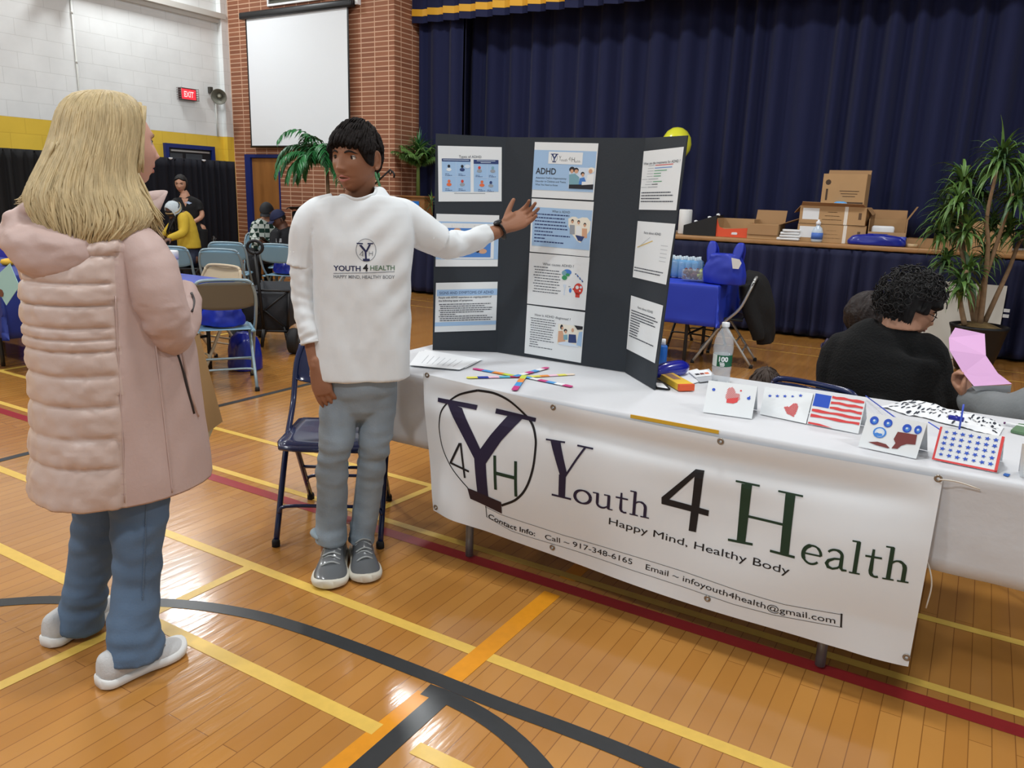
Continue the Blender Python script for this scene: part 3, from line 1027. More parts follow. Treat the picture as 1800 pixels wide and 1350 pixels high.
# ------------------------------------------------------------------ trifold display board
m_board = mat('board_black', (42, 48, 55), .75, bump=.05, bscale=120)
bd = empty('display_board', (-1.5, 2.9, TC), 'black trifold display board with printed sheets standing on the table', 'display board')
ZB0, ZB1 = TC, 1.678
BP = [V((-2.076, 2.790, 0)), V((-1.822, 2.938, 0)), V((-1.194, 2.932, 0)), V((-.985, 2.722, 0))]
BT = [V((-2.071, 2.794, 0)), V((-1.812, 2.943, 0)), V((-1.178, 2.937, 0)), V((-.943, 2.737, 0))]
ZT = [1.690, 1.684, 1.676, 1.668]
WING = []
for i, nm in enumerate(('side_panel', 'centre_panel', 'side_panel')):
    a, b_ = BP[i], BP[i+1]
    d = (b_-a).normalized(); n_ = V((-d.y, d.x, 0))
    mb = MB()
    c0, c1, c2, c3 = a+V((0, 0, ZB0)), b_+V((0, 0, ZB0)), BT[i+1]+V((0, 0, ZT[i+1])), BT[i]+V((0, 0, ZT[i]))
    rings_ = []
    for u in [k/14 for k in range(15)]:
        lo, hi = c0.lerp(c1, u), c3.lerp(c2, u)
        rings_.append([lo.lerp(hi, v_/14) for v_ in range(15)]+[lo.lerp(hi, v_/14)+n_*.005 for v_ in range(14, -1, -1)])
    mb.rings(rings_, True, True, False)
    WING.append(mb.build(nm, m_board, bd))

PAL = {}


def ink(name, rgb):
    if name not in PAL: PAL[name] = mat('print_'+name, rgb, .55)
    return PAL[name]


PR = [('paper', (226, 230, 232)), ('lightblue', (160, 192, 226)), ('text', (70, 74, 84)), ('navy', (44, 62, 112)), ('midblue', (74, 128, 200)), ('orange', (224, 110, 66)), ('skin', (206, 160, 130)),
      ('dark', (36, 36, 44)), ('teal', (120, 164, 178)), ('green', (58, 148, 96)), ('red', (206, 64, 52)), ('cream', (232, 228, 214)), ('yellow', (222, 186, 70)), ('grey', (150, 156, 164)), ('pale', (206, 220, 236))]
PMATS = [ink(a, b_) for a, b_ in PR]
PI_ = {a: i for i, (a, b_) in enumerate(PR)}


class Sheet:
    """a printed sheet given by four corner points; u to the right, v down"""
    def __init__(s, c, n_, thick=.0006):
        s.c = [V(q) for q in c]; s.n = n_.normalized(); s.mb = MB(); s.z = .0018
        s.w = (s.c[1]-s.c[0]).length; s.h = (s.c[3]-s.c[0]).length
        s.rect(0, 0, 1, 1, 'paper', lift=0)
    def p(s, u, v_, z):
        a = s.c[0].lerp(s.c[1], u); b_ = s.c[3].lerp(s.c[2], u)
        return a.lerp(b_, v_)+s.n*(s.z+z)
    def rect(s, u0, v0, u1, v1, m_, lift=.0006):
        nu, nv = max(1, int((u1-u0)*6)), max(1, int((v1-v0)*6))
        for a in range(nu):
            for b_ in range(nv):
                x0, x1 = u0+(u1-u0)*a/nu, u0+(u1-u0)*(a+1)/nu; y0, y1 = v0+(v1-v0)*b_/nv, v0+(v1-v0)*(b_+1)/nv
                s.mb.quad(s.p(x0, y1, lift), s.p(x1, y1, lift), s.p(x1, y0, lift), s.p(x0, y0, lift), PI_[m_])
        return s
    def poly(s, pts, m_, lift=.0009):
        v2, f2 = poly(pts)
        s.mb.add([s.p(a.x, a.y, lift) for a in v2], f2, False, PI_[m_]); return s
    def ell(s, u, v_, ru, rv, m_, lift=.0009, n=14, a0=0, a1=360):
        return s.poly([(u+ru*cos(radians(a0+(a1-a0)*i/n)), v_+rv*sin(radians(a0+(a1-a0)*i/n))) for i in range(n)], m_, lift)
    def text(s, t, u, v_, w_, h, m_='text', bold=0., lift=.0010):
        vs, fs = text2d(t, w_*s.w, h*s.h, bold)
        s.mb.add([s.p(u+q.x/s.w, v_-q.y/s.h, lift) for q in vs], fs, False, PI_[m_]); return s
    def bars(s, u, v0, v1, n, w_, m_='text', th=.012, seed=0, ind=.0):
        rnd = random.Random(seed)
        for i in range(n):
            v_ = v0+(v1-v0)*i/max(1, n-1)
            x = u+(ind if i % 3 else 0); x1 = u+w_*(rnd.uniform(.82, 1) if rnd.random() > .25 else rnd.uniform(.3, .6))
            while x < x1:                      # unreadable small words as dashes
                l = rnd.uniform(.02, .06)
                s.rect(x, v_, min(x+l, x1), v_+th, m_, .001); x += l+.008
        return s
    def build(s, par, name='printed_sheet'):
        o = s.mb.build(name, PMATS, par, normals=False); return o


def wing(i):
    a, b_ = BP[i], BP[i+1]; b0 = V((a.x, a.y, ZB0)); n_ = (b_-a).cross((BT[i]+BT[i+1])/2+V((0, 0, (ZT[i]+ZT[i+1])/2))-(a+b_)/2-V((0, 0, ZB0))).normalized()
    a = b0+V((0, 0, 0))
    if n_.y > 0: n_ = -n_
    return a, n_


def on_wing(i, pxs):
    a, n_ = wing(i)
    out = []
    wb = bvh_of(WING[i])
    for px, py in pxs:
        for s_ in range(26):
            d = pray(px+(0 if s_ == 0 else (.5*s_ if i == 2 else -.5*s_)), py); h = wb.ray_cast(CP, d.normalized())
            if h[0]: break
        t = (a-CP).dot(n_)/d.dot(n_); out.append(h[0] if h[0] else CP+d*t)
    return Sheet(out, n_)


s = on_wing(0, [(769.7, 256.1), (882, 258.8), (881.7, 354), (771, 354.3)])
s.text('Types of ADHD', .33, .205, .35, .045)
s.rect(.06, .235, .51, .82, 'lightblue').rect(.06, .225, .51, .275, 'navy', .0011).rect(.56, .245, .95, .82, 'lightblue').rect(.56, .235, .95, .31, 'navy', .0011)
s.rect(.08, .243, .49, .253, 'pale', .0014).rect(.61, .25, .9, .26, 'pale', .0014).rect(.67, .28, .83, .29, 'pale', .0014)
s.rect(.28, .28, .283, .82, 'pale', .0012).rect(.77, .31, .773, .82, 'pale', .0012).rect(.06, .54, .51, .544, 'pale', .0012).rect(.56, .56, .95, .564, 'pale', .0012)
for u, v_, c_ in ((.17, .36, 'dark'), (.38, .36, 'yellow'), (.65, .38, 'red'), (.86, .38, 'teal'), (.17, .63, 'orange'), (.38, .63, 'red'), (.69, .64, 'orange'), (.83, .65, 'navy')):
    s.ell(u, v_, .022, .028, 'dark' if c_ in ('dark', 'yellow') else c_, .0014); s.ell(u, v_+.06, .04, .03, {'dark': 'paper', 'yellow': 'navy'}.get(c_, 'grey' if c_ != 'orange' else 'orange'), .0013)
    s.bars(u-.06, v_+.135, v_+.16, 2, .13, 'navy', .009, 3)
s.ell(.46, .36, .045, .035, 'pale', .0013).rect(.25, .845, .74, .855, 'grey')
s.build(bd)

s = on_wing(0, [(767.2, 375.7), (877.6, 378.5), (874.8, 468.3), (765.6, 468.6)])
s.rect(0, .14, 1, .86, 'lightblue').rect(.09, .17, .93, .85, 'paper', .001).text('Signs of inattention may include', .15, .235, .72, .05)
s.rect(.14, .26, .88, .82, 'midblue', .0013).ell(.34, .30, .06, .04, 'skin', .0016).ell(.53, .33, .05, .03, 'dark', .0016).ell(.75, .70, .07, .05, 'skin', .0016).ell(.67, .70, .03, .03, 'dark', .0018)
s.ell(.2, .78, .05, .03, 'teal', .0016).build(bd)

s = on_wing(0, [(766.4, 497.1), (874.8, 495.2), (871.5, 580.2), (764, 583.8)])
s.rect(.02, .14, 1, .27, 'lightblue').text('SIGNS AND SYMPTOMS OF ADHD', .06, .235, .88, .06, 'navy')
s.text('People with ADHD experience an ongoing pattern of', .05, .315, .86, .035, 'text', .02).text('the following types of symptoms:', .05, .38, .56, .035, 'text', .02)
s.bars(.06, .43, .76, 9, .88, 'text', .016, 5, .02).rect(0, .8, 1, .88, 'lightblue').build(bd)

s = on_wing(1, [(940.6, 249.7), (1052.4, 252.1), (1043.5, 352), (935, 346.5)])
s.rect(0, .14, .985, .86, 'lightblue').rect(.24, .165, .78, .38, 'paper', .001)
# small logo
s.poly([(.275, .20), (.335, .20), (.335, .215), (.275, .215)], 'navy', .0014).poly([(.345, .20), (.395, .20), (.395, .215), (.345, .215)], 'navy', .0014)
s.poly([(.285, .21), (.31, .21), (.345, .285), (.34, .34), (.325, .34), (.325, .285)], 'navy', .0013).poly([(.36, .21), (.385, .21), (.345, .29), (.325, .285)], 'navy', .0013).rect(.305, .335, .365, .352, 'navy', .0014)
for i in range(20):
    a0 = 2*pi*i/20; a1 = 2*pi*(i+1)/20
    s.poly([(.335+.05*cos(a0), .27+.075*sin(a0)), (.335+.05*cos(a1), .27+.075*sin(a1)), (.335+.046*cos(a1), .27+.07*sin(a1)), (.335+.046*cos(a0), .27+.07*sin(a0))], 'dark', .0014)
s.text('Y', .41, .32, .035, .09, 'dark').text('outh', .445, .33, .1, .05, 'dark').text('4', .56, .32, .035, .075, 'dark').text('H', .61, .335, .05, .085, 'dark').text('ealth', .66, .345, .09, .045, 'dark')
s.text('ADHD', .045, .57, .33, .115, 'dark', .015)
for i, t in enumerate(('Attention Deficit Hyperactivity', 'Disorder in Children and Teens:', 'What You Need to Know')):
    s.text(t, .05, .655+i*.062, (.5, .5, .37)[i], .035, 'dark')
s.rect(.59, .43, .985, .81, 'pale', .001).ell(.63, .47, .045, .05, 'dark', .0014).ell(.695, .48, .04, .045, 'dark', .0015).ell(.70, .50, .03, .035, 'skin', .0017).ell(.63, .5, .025, .035, 'skin', .0017)
s.poly([(.59, .56), (.68, .54), (.75, .60), (.76, .78), (.60, .78)], 'teal', .0014).ell(.80, .54, .03, .035, 'dark', .0015).ell(.805, .56, .022, .03, 'skin', .0017).poly([(.76, .62), (.83, .6), (.87, .7), (.86, .76), (.75, .76)], 'midblue', .0016)
s.ell(.93, .47, .05, .05, 'cream', .0015).ell(.92, .49, .03, .04, 'skin', .0017).poly([(.88, .55), (.98, .53), (.98, .72), (.86, .7)], 'paper', .0016).poly([(.60, .74), (.98, .72), (.98, .81), (.60, .81)], 'dark', .0018).poly([(.80, .68), (.97, .67), (.97, .72), (.80, .74)], 'paper', .002)
s.build(bd)

s = on_wing(1, [(935, 348.7), (1044.3, 354.9), (1036.3, 451.5), (931.5, 442.2)])
s.rect(.03, .155, .99, .88, 'lightblue').text('What is ADHD', .35, .235, .29, .045)
s.bars(.07, .27, .78, 9, .6, 'navy', .022, 12)
s.poly([(.62, .33), (.68, .29), (.74, .29), (.78, .32), (.84, .29), (.92, .29), (.98, .36), (.975, .52), (.9, .66), (.84, .76), (.78, .72), (.69, .6), (.63, .46)], 'cream', .001)
for u, v_, c_ in ((.69, .37, 'grey'), (.79, .38, 'paper'), (.89, .42, 'skin')):
    s.ell(u, v_, .022, .035, 'dark', .0013).ell(u, v_+.015, .018, .027, 'skin', .0015).poly([(u-.04, v_+.07), (u+.04, v_+.07), (u+.05, v_+.24), (u-.03, v_+.24)], c_, .0014)
s.poly([(.75, .62), (.9, .64), (.86, .73), (.8, .72)], 'navy', .0016).build(bd)

s = on_wing(1, [(931, 444.1), (1036.8, 452.6), (1029, 545.5), (926.9, 533.6)])
s.text('What causes ADHD ?', .24, .215, .52, .05).bars(.09, .25, .73, 10, .48, 'text', .015, 21, .02)
s.ell(.66, .31, .07, .055, 'midblue').ell(.61, .33, .04, .05, 'teal', .001).ell(.62, .42, .045, .045, 'green', .0012).ell(.67, .36, .035, .03, 'green', .0012)
for i in range(7): s.ell(.80+.02*i+.008*(i % 2), .33+.022*i, .013, .012, 'midblue' if i % 2 else 'navy')
s.poly([(.60, .55), (.66, .55), (.645, .62), (.64, .72), (.65, .75), (.62, .75), (.625, .62)], 'pale', .001).ell(.73, .65, .022, .045, 'midblue').ell(.71, .58, .02, .01, 'grey')
s.ell(.86, .61, .075, .11, 'red', .0009, 20).rect(.82, .68, .89, .77, 'red', .0009).ell(.785, .62, .02, .02, 'red', .0009).ell(.84, .58, .028, .035, 'paper', .0012).ell(.90, .57, .02, .025, 'pale', .0012).ell(.89, .64, .015, .018, 'paper', .0012)
s.build(bd)

s = on_wing(1, [(926.9, 535.6), (1028.8, 548.9), (1021.4, 637.8), (922.1, 620.7)])
s.text('How is ADHD diagnosed ?', .15, .20, .62, .05).bars(.08, .245, .82, 13, .45, 'text', .014, 33, .01)
s.rect(.57, .29, .985, .70, 'cream').ell(.63, .35, .025, .05, 'dark', .0012).ell(.645, .37, .018, .03, 'skin', .0014).ell(.70, .41, .03, .035, 'dark', .0013).ell(.705, .435, .02, .03, 'skin', .0015)
s.poly([(.58, .44), (.65, .42), (.68, .52), (.72, .64), (.58, .66)], 'skin', .0013).poly([(.67, .50), (.74, .48), (.75, .58), (.68, .6)], 'teal', .0016).ell(.82, .38, .022, .04, 'skin', .0014).poly([(.76, .47), (.88, .46), (.9, .62), (.76, .64)], 'navy', .0013)
s.poly([(.84, .28), (.985, .28), (.985, .34), (.9, .36)], 'dark', .0015).poly([(.93, .4), (.985, .38), (.985, .68), (.9, .66)], 'lightblue', .0015).poly([(.6, .66), (.72, .62), (.92, .67), (.95, .7), (.6, .7)], 'pale', .0017)
s.build(bd)

s = on_wing(2, [(1130.4, 266), (1203, 258), (1189.6, 369.7), (1120.2, 368.5)])
s.text('What are the treatments for ADHD ?', .03, .235, .93, .045)
for i, (u0, u1, c_) in enumerate(((.35, .8, 'red'), (.34, .78, 'midblue'), (.34, .66, 'green'), (.33, .52, 'green'), (.33, .52, 'green'), (.2, .46, 'grey'), (.33, .56, 'green'), (.3, .46, 'dark'), (.2, .46, 'grey'))):
    s.rect(u0, .25+i*.045, u1, .262+i*.045, c_).rect(u0-.18, .252+i*.045, u0-.02, .259+i*.045, 'grey')
s.bars(.04, .70, .85, 4, .9, 'text', .018, 41).build(bd)
s = on_wing(2, [(1120.2, 388.5), (1188.1, 393.7), (1171.7, 500.6), (1110.4, 487)])
s.text('Facts about ADHD', .22, .21, .46, .045)
for i in range(12):
    s.rect(.06+.035*i, .45-.012*i-.004, .10+.035*i, .46-.012*i, 'yellow').rect(.10+.025*i, .44-.016*i, .13+.025*i, .447-.016*i, 'grey')
for i in range(5): s.rect(.72, .37+.065*i, .90, .376+.065*i, 'grey')
s.bars(.03, .81, .86, 2, .92, 'text', .018, 44).build(bd)
s = on_wing(2, [(1106.1, 519.3), (1166.5, 537.2), (1152, 638.6), (1094.5, 613.2)])
s.text('Facts about ADHD', .26, .19, .48, .045).bars(.06, .25, .72, 11, .86, 'text', .02, 47).build(bd)

# ================================================================== things on the display table
def lay(name, corners_px, mt, lab, cat_, z=TC, th=.001, group=None):
    """flat sheet lying at height z"""
    q = [G(a, b_, z) for a, b_ in corners_px]
    c = sum(q, V((0, 0, 0)))/len(q)
    b_ = MB(); b_.prism([((p-c).x, (p-c).y) for p in q], (0, 0, 0), (1, 0, 0), (0, 1, 0), (0, 0, 1), th)
    o = b_.build(name, mt); o.location = c
    return tag(o, lab, cat_, group)


m_paper = mat('white_paper', (232, 235, 238), .6)
pp = empty('paper_stack', G(780, 632, TC), 'loose stack of white printed handouts at the left end of the table', 'papers')
for i, (dx, dy) in enumerate(((0, 0), (6, -2), (-4, 1))):
    q = [G(a+dx, b_+dy, TC+.001+.002*i) for a, b_ in ((723, 641), (741, 617), (842, 634), (812, 649))]
    mb = MB(); mb.add(q+[p+V((0, 0, .0012)) for p in q], [(3, 2, 1, 0), (4, 5, 6, 7), (0, 1, 5, 4), (1, 2, 6, 5), (2, 3, 7, 6), (3, 0, 4, 7)])
    if i == 2:
        for k in range(7):
            a = q[1].lerp(q[2], .2+k*.1)*.82+q[0].lerp(q[3], .2+k*.1)*.18; b2 = q[1].lerp(q[2], .2+k*.1)*.2+q[0].lerp(q[3], .2+k*.1)*.8
            t = (q[2]-q[1]).normalized()*.0022
            mb.quad(*[p+V((0, 0, .0016)) for p in (a, a+t, b2+t, b2)], mi=1)
    mb.build('sheet', [m_paper, ink('grey', (150, 156, 164))], pp)

# painted craft sticks crossed like a star
PC = {'m': (200, 58, 128), 'b': (70, 150, 216), 'o': (232, 142, 60), 'g': (196, 216, 84), 'r': (186, 44, 90), 'y': (228, 220, 90), 'n': (34, 58, 160), 'p': (240, 196, 216), 't': (96, 184, 210), 'w': (236, 238, 240), 'c': (232, 214, 196)}
st = empty('craft_stick_star', G(918, 663, TC), 'star of crossed craft sticks painted in coloured blocks', 'craft')
SK = [((832, 648), (922, 664), 'mbogr'), ((820, 664), (915, 662), 'ynptr'), ((905, 662), (963, 646), 'bwmbwm'), ((918, 663), (1010, 658), 'gyopyc'), ((920, 662), (1006, 680), 'bwmbwm'), ((922, 660), (904, 686), 'gobm')]
for i, (a, b_, cs) in enumerate(SK):
    z = TC+.0008+.0012*(i % 3)
    p0, p1 = G(a[0], a[1], z), G(b_[0], b_[1], z)
    t = (p1-p0); L = t.length; t.normalize(); n_ = V((-t.y, t.x, 0))*.0115
    mb = MB(); k = len(cs)
    for j in range(k):
        s0, s1 = L*j/k, L*(j+1)/k
        q = [p0+t*s0-n_, p0+t*s1-n_, p0+t*s1+n_, p0+t*s0+n_]
        if j == 0 and i < 2: q = [p0+t*(s0+.006)-n_]+q[1:3]+[p0+t*(s0+.006)+n_, p0+t*s0+n_*.4, p0+t*s0-n_*.4]
        if j == k-1: q = [q[0], p0+t*(s1-.006)-n_, p0+t*s1-n_*.4, p0+t*s1+n_*.4, p0+t*(s1-.006)+n_, q[-1]] if len(q) == 4 else q
        m_ = len(q)
        mb.add(q+[p+V((0, 0, .0018)) for p in q], [tuple(reversed(range(m_))), tuple(range(m_, 2*m_))]+[(x, (x+1) % m_, m_+(x+1) % m_, m_+x) for x in range(m_)], False, j)
    mb.build('craft_stick', [mat('paint_'+c, PC[c], .5) for c in cs], st)

# tent cards
CM = PMATS


def card(px, lab, draw, h=.10, back=True):
    bl, br = G(px[3][0], px[3][1], TC+.0005), G(px[2][0], px[2][1], TC+.0005)
    tl, tr = G(px[0][0], px[0][1], TC+h), G(px[1][0], px[1][1], TC+h)
    u = (br-bl).normalized(); n_ = u.cross((tl-bl)).normalized()
    if n_.y > 0: n_ = -n_
    r = empty('tent_card', (bl+br)/2, lab, 'card', 'hand made cards standing on the table')
    s = Sheet([tl, tr, br, bl], n_)
    draw(s)
    o = s.mb.build('front_panel', CM, r, normals=False); md = o.modifiers.new('t', 'SOLIDIFY'); md.thickness = .0005; md.offset = -1
    dep = V((n_.x, n_.y, 0)).normalized()*(-.075)
    mb = MB(); e_ = V((0, 0, -.0004))
    mb.quad(tl+e_, tr+e_, tr+dep+V((0, 0, -h)), tl+dep+V((0, 0, -h)))
    mb.build('back_panel', m_paper, r, solid=.0006)
    return r


rc = random.Random(5)


def star(s, u, v_, r_, m_='midblue', asp=1.0):
    a0 = rc.uniform(0, 1.2)
    s.poly([(u+r_*(1 if k % 2 == 0 else .45)*cos(a0+pi*k/5), v_+r_*asp*(1 if k % 2 == 0 else .45)*sin(a0+pi*k/5)) for k in range(10)], m_)


PMATS.append(mat('print_royal', (30, 78, 190), .5)); PI_['royal'] = len(PMATS)-1
PMATS.append(mat('print_scarlet', (214, 62, 62), .5)); PI_['scarlet'] = len(PMATS)-1
PMATS.append(mat('print_brown', (118, 52, 50), .6)); PI_['brown'] = len(PMATS)-1
PMATS.append(mat('print_azure', (60, 130, 214), .5)); PI_['azure'] = len(PMATS)-1


def scribble(s, pts, n, m_):
    """hatched fill of a polygon: slanted strokes"""
    us = [p[0] for p in pts]; vs = [p[1] for p in pts]
    k = 0
    for i in range(n):
        c_ = min(us)+min(vs)*.5+(max(us)+max(vs)*.5-min(us)-min(vs)*.5)*(i+.5)/n
        inside = []
        for j in range(41):
            v_ = min(vs)+(max(vs)-min(vs))*j/40; u = c_-v_*.5
            c = False
            for a in range(len(pts)):
                (x1, y1), (x2, y2) = pts[a], pts[a-1]
                if (y1 > v_) != (y2 > v_) and u < (x2-x1)*(v_-y1)/(y2-y1)+x1: c = not c
            if c: inside.append((u, v_))
        if len(inside) > 1:
            (a, b_), (c_, d_) = inside[0], inside[-1]
            w_ = .008
            s.poly([(a-w_, b_), (a+w_, b_), (c_+w_, d_), (c_-w_, d_)], m_)


def d_apple(s):
    s.ell(.14, .27, .035, .045, 'royal').ell(.87, .40, .035, .045, 'royal').ell(.885, .35, .012, .03, 'royal')
    scribble(s, [(.42, .2), (.5, .1), (.56, .18), (.6, .3), (.68, .3), (.7, .45), (.64, .55), (.46, .6), (.4, .45)], 16, 'scarlet')
    s.poly([(.44, .5), (.66, .42), (.66, .56), (.58, .62), (.44, .62)], 'scarlet').ell(.69, .2, .02, .025, 'scarlet')


def d_heart(s):
    for i in range(5): star(s, .14+.155*i, .30-.035*i-(.03 if i == 4 else 0), .045 if i != 3 else .035, 'royal', 1.3)
    scribble(s, [(.48, .62), (.53, .55), (.6, .57), (.66, .42), (.73, .4), (.77, .5), (.76, .7), (.72, .88), (.56, .8)], 20, 'scarlet')


def d_flag(s):
    s.rect(.02, .03, .34, .42, 'royal', .0008)
    for i in range(6):
        v_ = .02+.165*i; u0 = .36 if v_ < .38 else .03
        pts = [(u0+(.98-u0)*k/8, v_+.012*sin(k*1.7+i)) for k in range(9)]+[(u0+(.98-u0)*k/8, v_+.075+.012*sin(k*1.3+i*2)) for k in range(8, -1, -1)]
        if i == 5: pts = [(.02, .93), (.25, .93), (.5, .985), (.25, .99), (.02, .985)]
        s.poly(pts, 'scarlet')


def d_rings(s):
    for u, v_, a in ((.14, .2, 1), (.38, .2, 1), (.71, .24, 1), (.89, .22, .8)):
        s.ell(u, v_, .075*a, .12, 'royal').ell(u+.01, v_+.02, .04*a, .06, 'azure', .0012).ell(u, v_, .02, .03, 'pale', .0015)
    s.ell(.29, .5, .115, .155, 'azure').ell(.29, .5, .085, .12, 'pale', .0012).ell(.28, .56, .07, .05, 'azure', .0014).ell(.29, .48, .05, .045, 'paper', .0016)
    s.poly([(.58, .38), (.9, .36), (.92, .63), (.78, .66), (.70, .74), (.66, .84), (.56, .86), (.60, .7), (.55, .6)], 'brown').rect(.66, .42, .84, .43, 'skin', .0012)
    s.poly([(.15, .82), (.3, .76), (.45, .78), (.53, .86), (.5, .88), (.3, .86)], 'brown')


def d_stars(s):
    s.rect(0, 0, .035, 1, 'scarlet').rect(.955, 0, 1, 1, 'scarlet').rect(0, .945, 1, 1, 'scarlet')
    for i in range(7):
        for j in range(5): star(s, .12+.127*i, .13+.168*j, .048 if (i+j) % 4 else .04, 'royal', 1.35)


card([(1245.7, 668.6), (1331.7, 679.5), (1321.5, 736.5), (1235.6, 724.6)], 'white folded card with a red scribbled shape between two blue dots', d_apple)
card([(1345, 680), (1430, 692), (1417, 745), (1336, 728)], 'white folded card with a row of blue stars above a red heart', d_heart, h=.087)
card([(1432.8, 689.6), (1522, 704.7), (1509, 762.5), (1418.5, 745)], 'folded card painted with red stripes and a solid blue corner', d_flag)
card([(1527, 724.6), (1630, 744.5), (1610.5, 806.6), (1508.6, 785)], 'white folded card with painted blue circles and brown patches', d_rings)
card([(1653, 750), (1766.5, 768), (1752.4, 831), (1638, 807.6)], 'red edged folded card filled with rows of blue stars', d_stars, h=.09)
card([(1797, 779), (1895, 795), (1885, 855), (1792, 836)], 'plain folded card cut off by the right edge of the photo', lambda s: None)

# water bottle
m_clear = mat('clear_plastic', (225, 232, 238), .06, alpha=.30)
m_water = mat('water', (235, 242, 246), .03, alpha=.15)
bt = empty('water_bottle', (-.815, 3.0, TC), 'clear plastic water bottle with a green and white label and white cap', 'bottle')
bc = (-.815, 3.0, TC)
mb = MB(); mb.lathe([(.0, .0), (.030, .0), (.0355, .008), (.0365, .03), (.035, .045), (.0375, .058), (.0378, .065), (.0365, .07), (.0365, .118), (.0385, .124), (.0388, .145), (.036, .17), (.029, .195), (.0185, .212), (.0125, .22), (.0125, .226)], bc, 36, cap=False); mb.build('bottle_body', m_clear, bt)
mb = MB(); mb.lathe([(.0, .003), (.029, .003), (.034, .01), (.035, .03), (.034, .045), (.034, .125), (.0, .1255)], bc, 30, cap=False); mb.build('water', m_water, bt)
mb = MB()
n_ = 40
for i in range(n_):
    a0, a1 = 2*pi*i/n_, 2*pi*(i+1)/n_
    rr_ = .0371
    deg = (math.degrees(a0)+360) % 360
    mi = 0 if (245 < deg < 330) or deg < 60 or deg > 330 else 1
    mb.quad(*[V((bc[0]+rr_*cos(a), bc[1]+rr_*sin(a), bc[2]+z)) for a, z in ((a0, .072), (a1, .072), (a1, .117), (a0, .117))], mi=mi)
mb.build('label', [mat('label_green', (20, 92, 62), .45), mat('label_white', (226, 232, 228), .45)], bt, normals=False)
vs, fs = text2d('100', .036, .019, bold=.04); v2, f2 = cut2d(vs, fs, .004)
mb = MB(); mb.add([V((bc[0]+.0376*cos(-pi/2-.10+p.x/.037), bc[1]+.0376*sin(-pi/2-.10+p.x/.037), bc[2]+.093+p.y)) for p in v2], f2)
mb.build('label_number', m_white_plastic, bt, normals=False)
mb = MB()
for z0, z1, t0, t1 in ((.085, .089, .0, .5), (.078, .083, .05, .55), (.0735, .076, .1, .5)):
    mb.grid(lambda u, v_: V((bc[0]+.0376*cos(-pi/2+t0+(t1-t0)*u), bc[1]+.0376*sin(-pi/2+t0+(t1-t0)*u), bc[2]+z0+(z1-z0)*v_)), 6, 1)
mb.build('label_print', m_white_plastic, bt, normals=False)
mb = MB(); mb.lathe([(.0, .2255), (.0145, .2255), (.015, .228), (.015, .240), (.0135, .2425), (.0, .243)], bc, 24); mb.build('cap', m_white_plastic, bt)

gb = empty('glue_bottle', (-1.12, 3.12, TC), 'slim blue bottle with a white nozzle half hidden by the board', 'bottle')
gc = G(1163, 645, TC); gb.location = gc
mb = MB(); mb.lathe([(.0, 0), (.017, 0), (.019, .004), (.019, .088), (.016, .095), (.0, .096)], gc, 20); mb.build('bottle_body', mat('bottle_blue', (36, 104, 190), .35), gb)
mb = MB(); mb.lathe([(.0, .096), (.0105, .096), (.009, .122), (.0, .123)], gc, 16); mb.build('cap', m_white_plastic, gb)

pc_ = empty('pencil_case', G(1185, 650, TC), 'shiny blue pencil case open at one end behind the board', 'pencil case')
p0, p1 = G(1150, 655, TC+.03), G(1206, 645, TC+.03)
mb = MB(); mb.tube([p0, p0.lerp(p1, .3), p0.lerp(p1, .8), p1], [(.02, .024), (.034, .03), (.034, .03), (.02, .018)], 16, ref=(0, 0, 1), res=4); mb.build('case_body', mat('blue_vinyl', (24, 34, 160), .2, coat=.5), pc_)
mb = MB(); mb.tube([p0+V((0, 0, .028)), p0.lerp(p1, .5)+V((0, -.02, .032)), p1+V((0, 0, .02))], .002, 6, res=4); mb.build('zip', mat('zip_dark', (16, 18, 60), .5), pc_)
for i, (a, b_, c_) in enumerate((((1152, 662), (1185, 655), (30, 140, 170)), ((1156, 655), (1180, 663), (20, 22, 40)), ((1158, 664), (1176, 652), (50, 110, 190)))):
    q0, q1 = G(a[0], a[1], TC+.006), G(b_[0], b_[1], TC+.006+.004*i)
    mb = MB(); mb.tube([q0, q1], .004, 8); tag(mb.build('marker_pen', mat('pen_%s' % 'abc'[i], c_, .3)), ('teal marker pen lying between board and blue pencil case', 'black marker pen lying between board and blue pencil case', 'light blue marker pen lying across the other pens')[i], 'pen')

cb_ = empty('crayon_box', G(1190, 672, TC), 'orange and yellow box of crayons lying on the table', 'crayon box')
a, b_ = G(1153, 657, TC), G(1207, 688, TC)
t = (b_-a); L = t.length; t.normalize(); n_ = V((-t.y, t.x, 0))
R3 = Matrix((t, n_, V((0, 0, 1)))).transposed()
c = (a+b_)/2+V((0, 0, .014))
mb = MB(); mb.box(c, (L*.9, .062, .024), R3, 0); mb.box(c+t*L*.475, (L*.05, .0622, .0242), R3, 1); mb.box(c-t*L*.40, (L*.1, .0624, .0246), R3, 1)
mb.box(c+V((0, 0, .0123))+t*L*.05, (L*.3, .03, .0006), R3, 2); mb.box(c+V((0, 0, .0123))-t*L*.25, (L*.12, .05, .0006), R3, 3); mb.box(c+V((0, 0, .0123))-t*L*.20+n_*.01, (L*.05, .02, .001), R3, 4)
mb.build('box', [mat('crayon_yellow', (240, 196, 60), .4), mat('crayon_orange', (226, 92, 48), .4), mat('crayon_print', (150, 110, 90), .5), mat('crayon_red', (200, 60, 50), .5), mat('crayon_green', (50, 140, 80), .5)], cb_)
lay('phone', [(1150, 673), (1153, 683), (1178, 686), (1168, 676)], m_blackmetal, 'small dark phone with a pale screen lying beside the board', 'phone', th=.008)
lay('phone_card', [(1152, 673), (1155, 680), (1174, 683), (1165, 674)], m_paper, 'white slip lying on the dark phone beside the board', 'paper', z=TC+.009)
pk = empty('sticker_pack', G(1225, 665, TC), 'pile of printed craft sheets left of the water bottle', 'craft sheets')
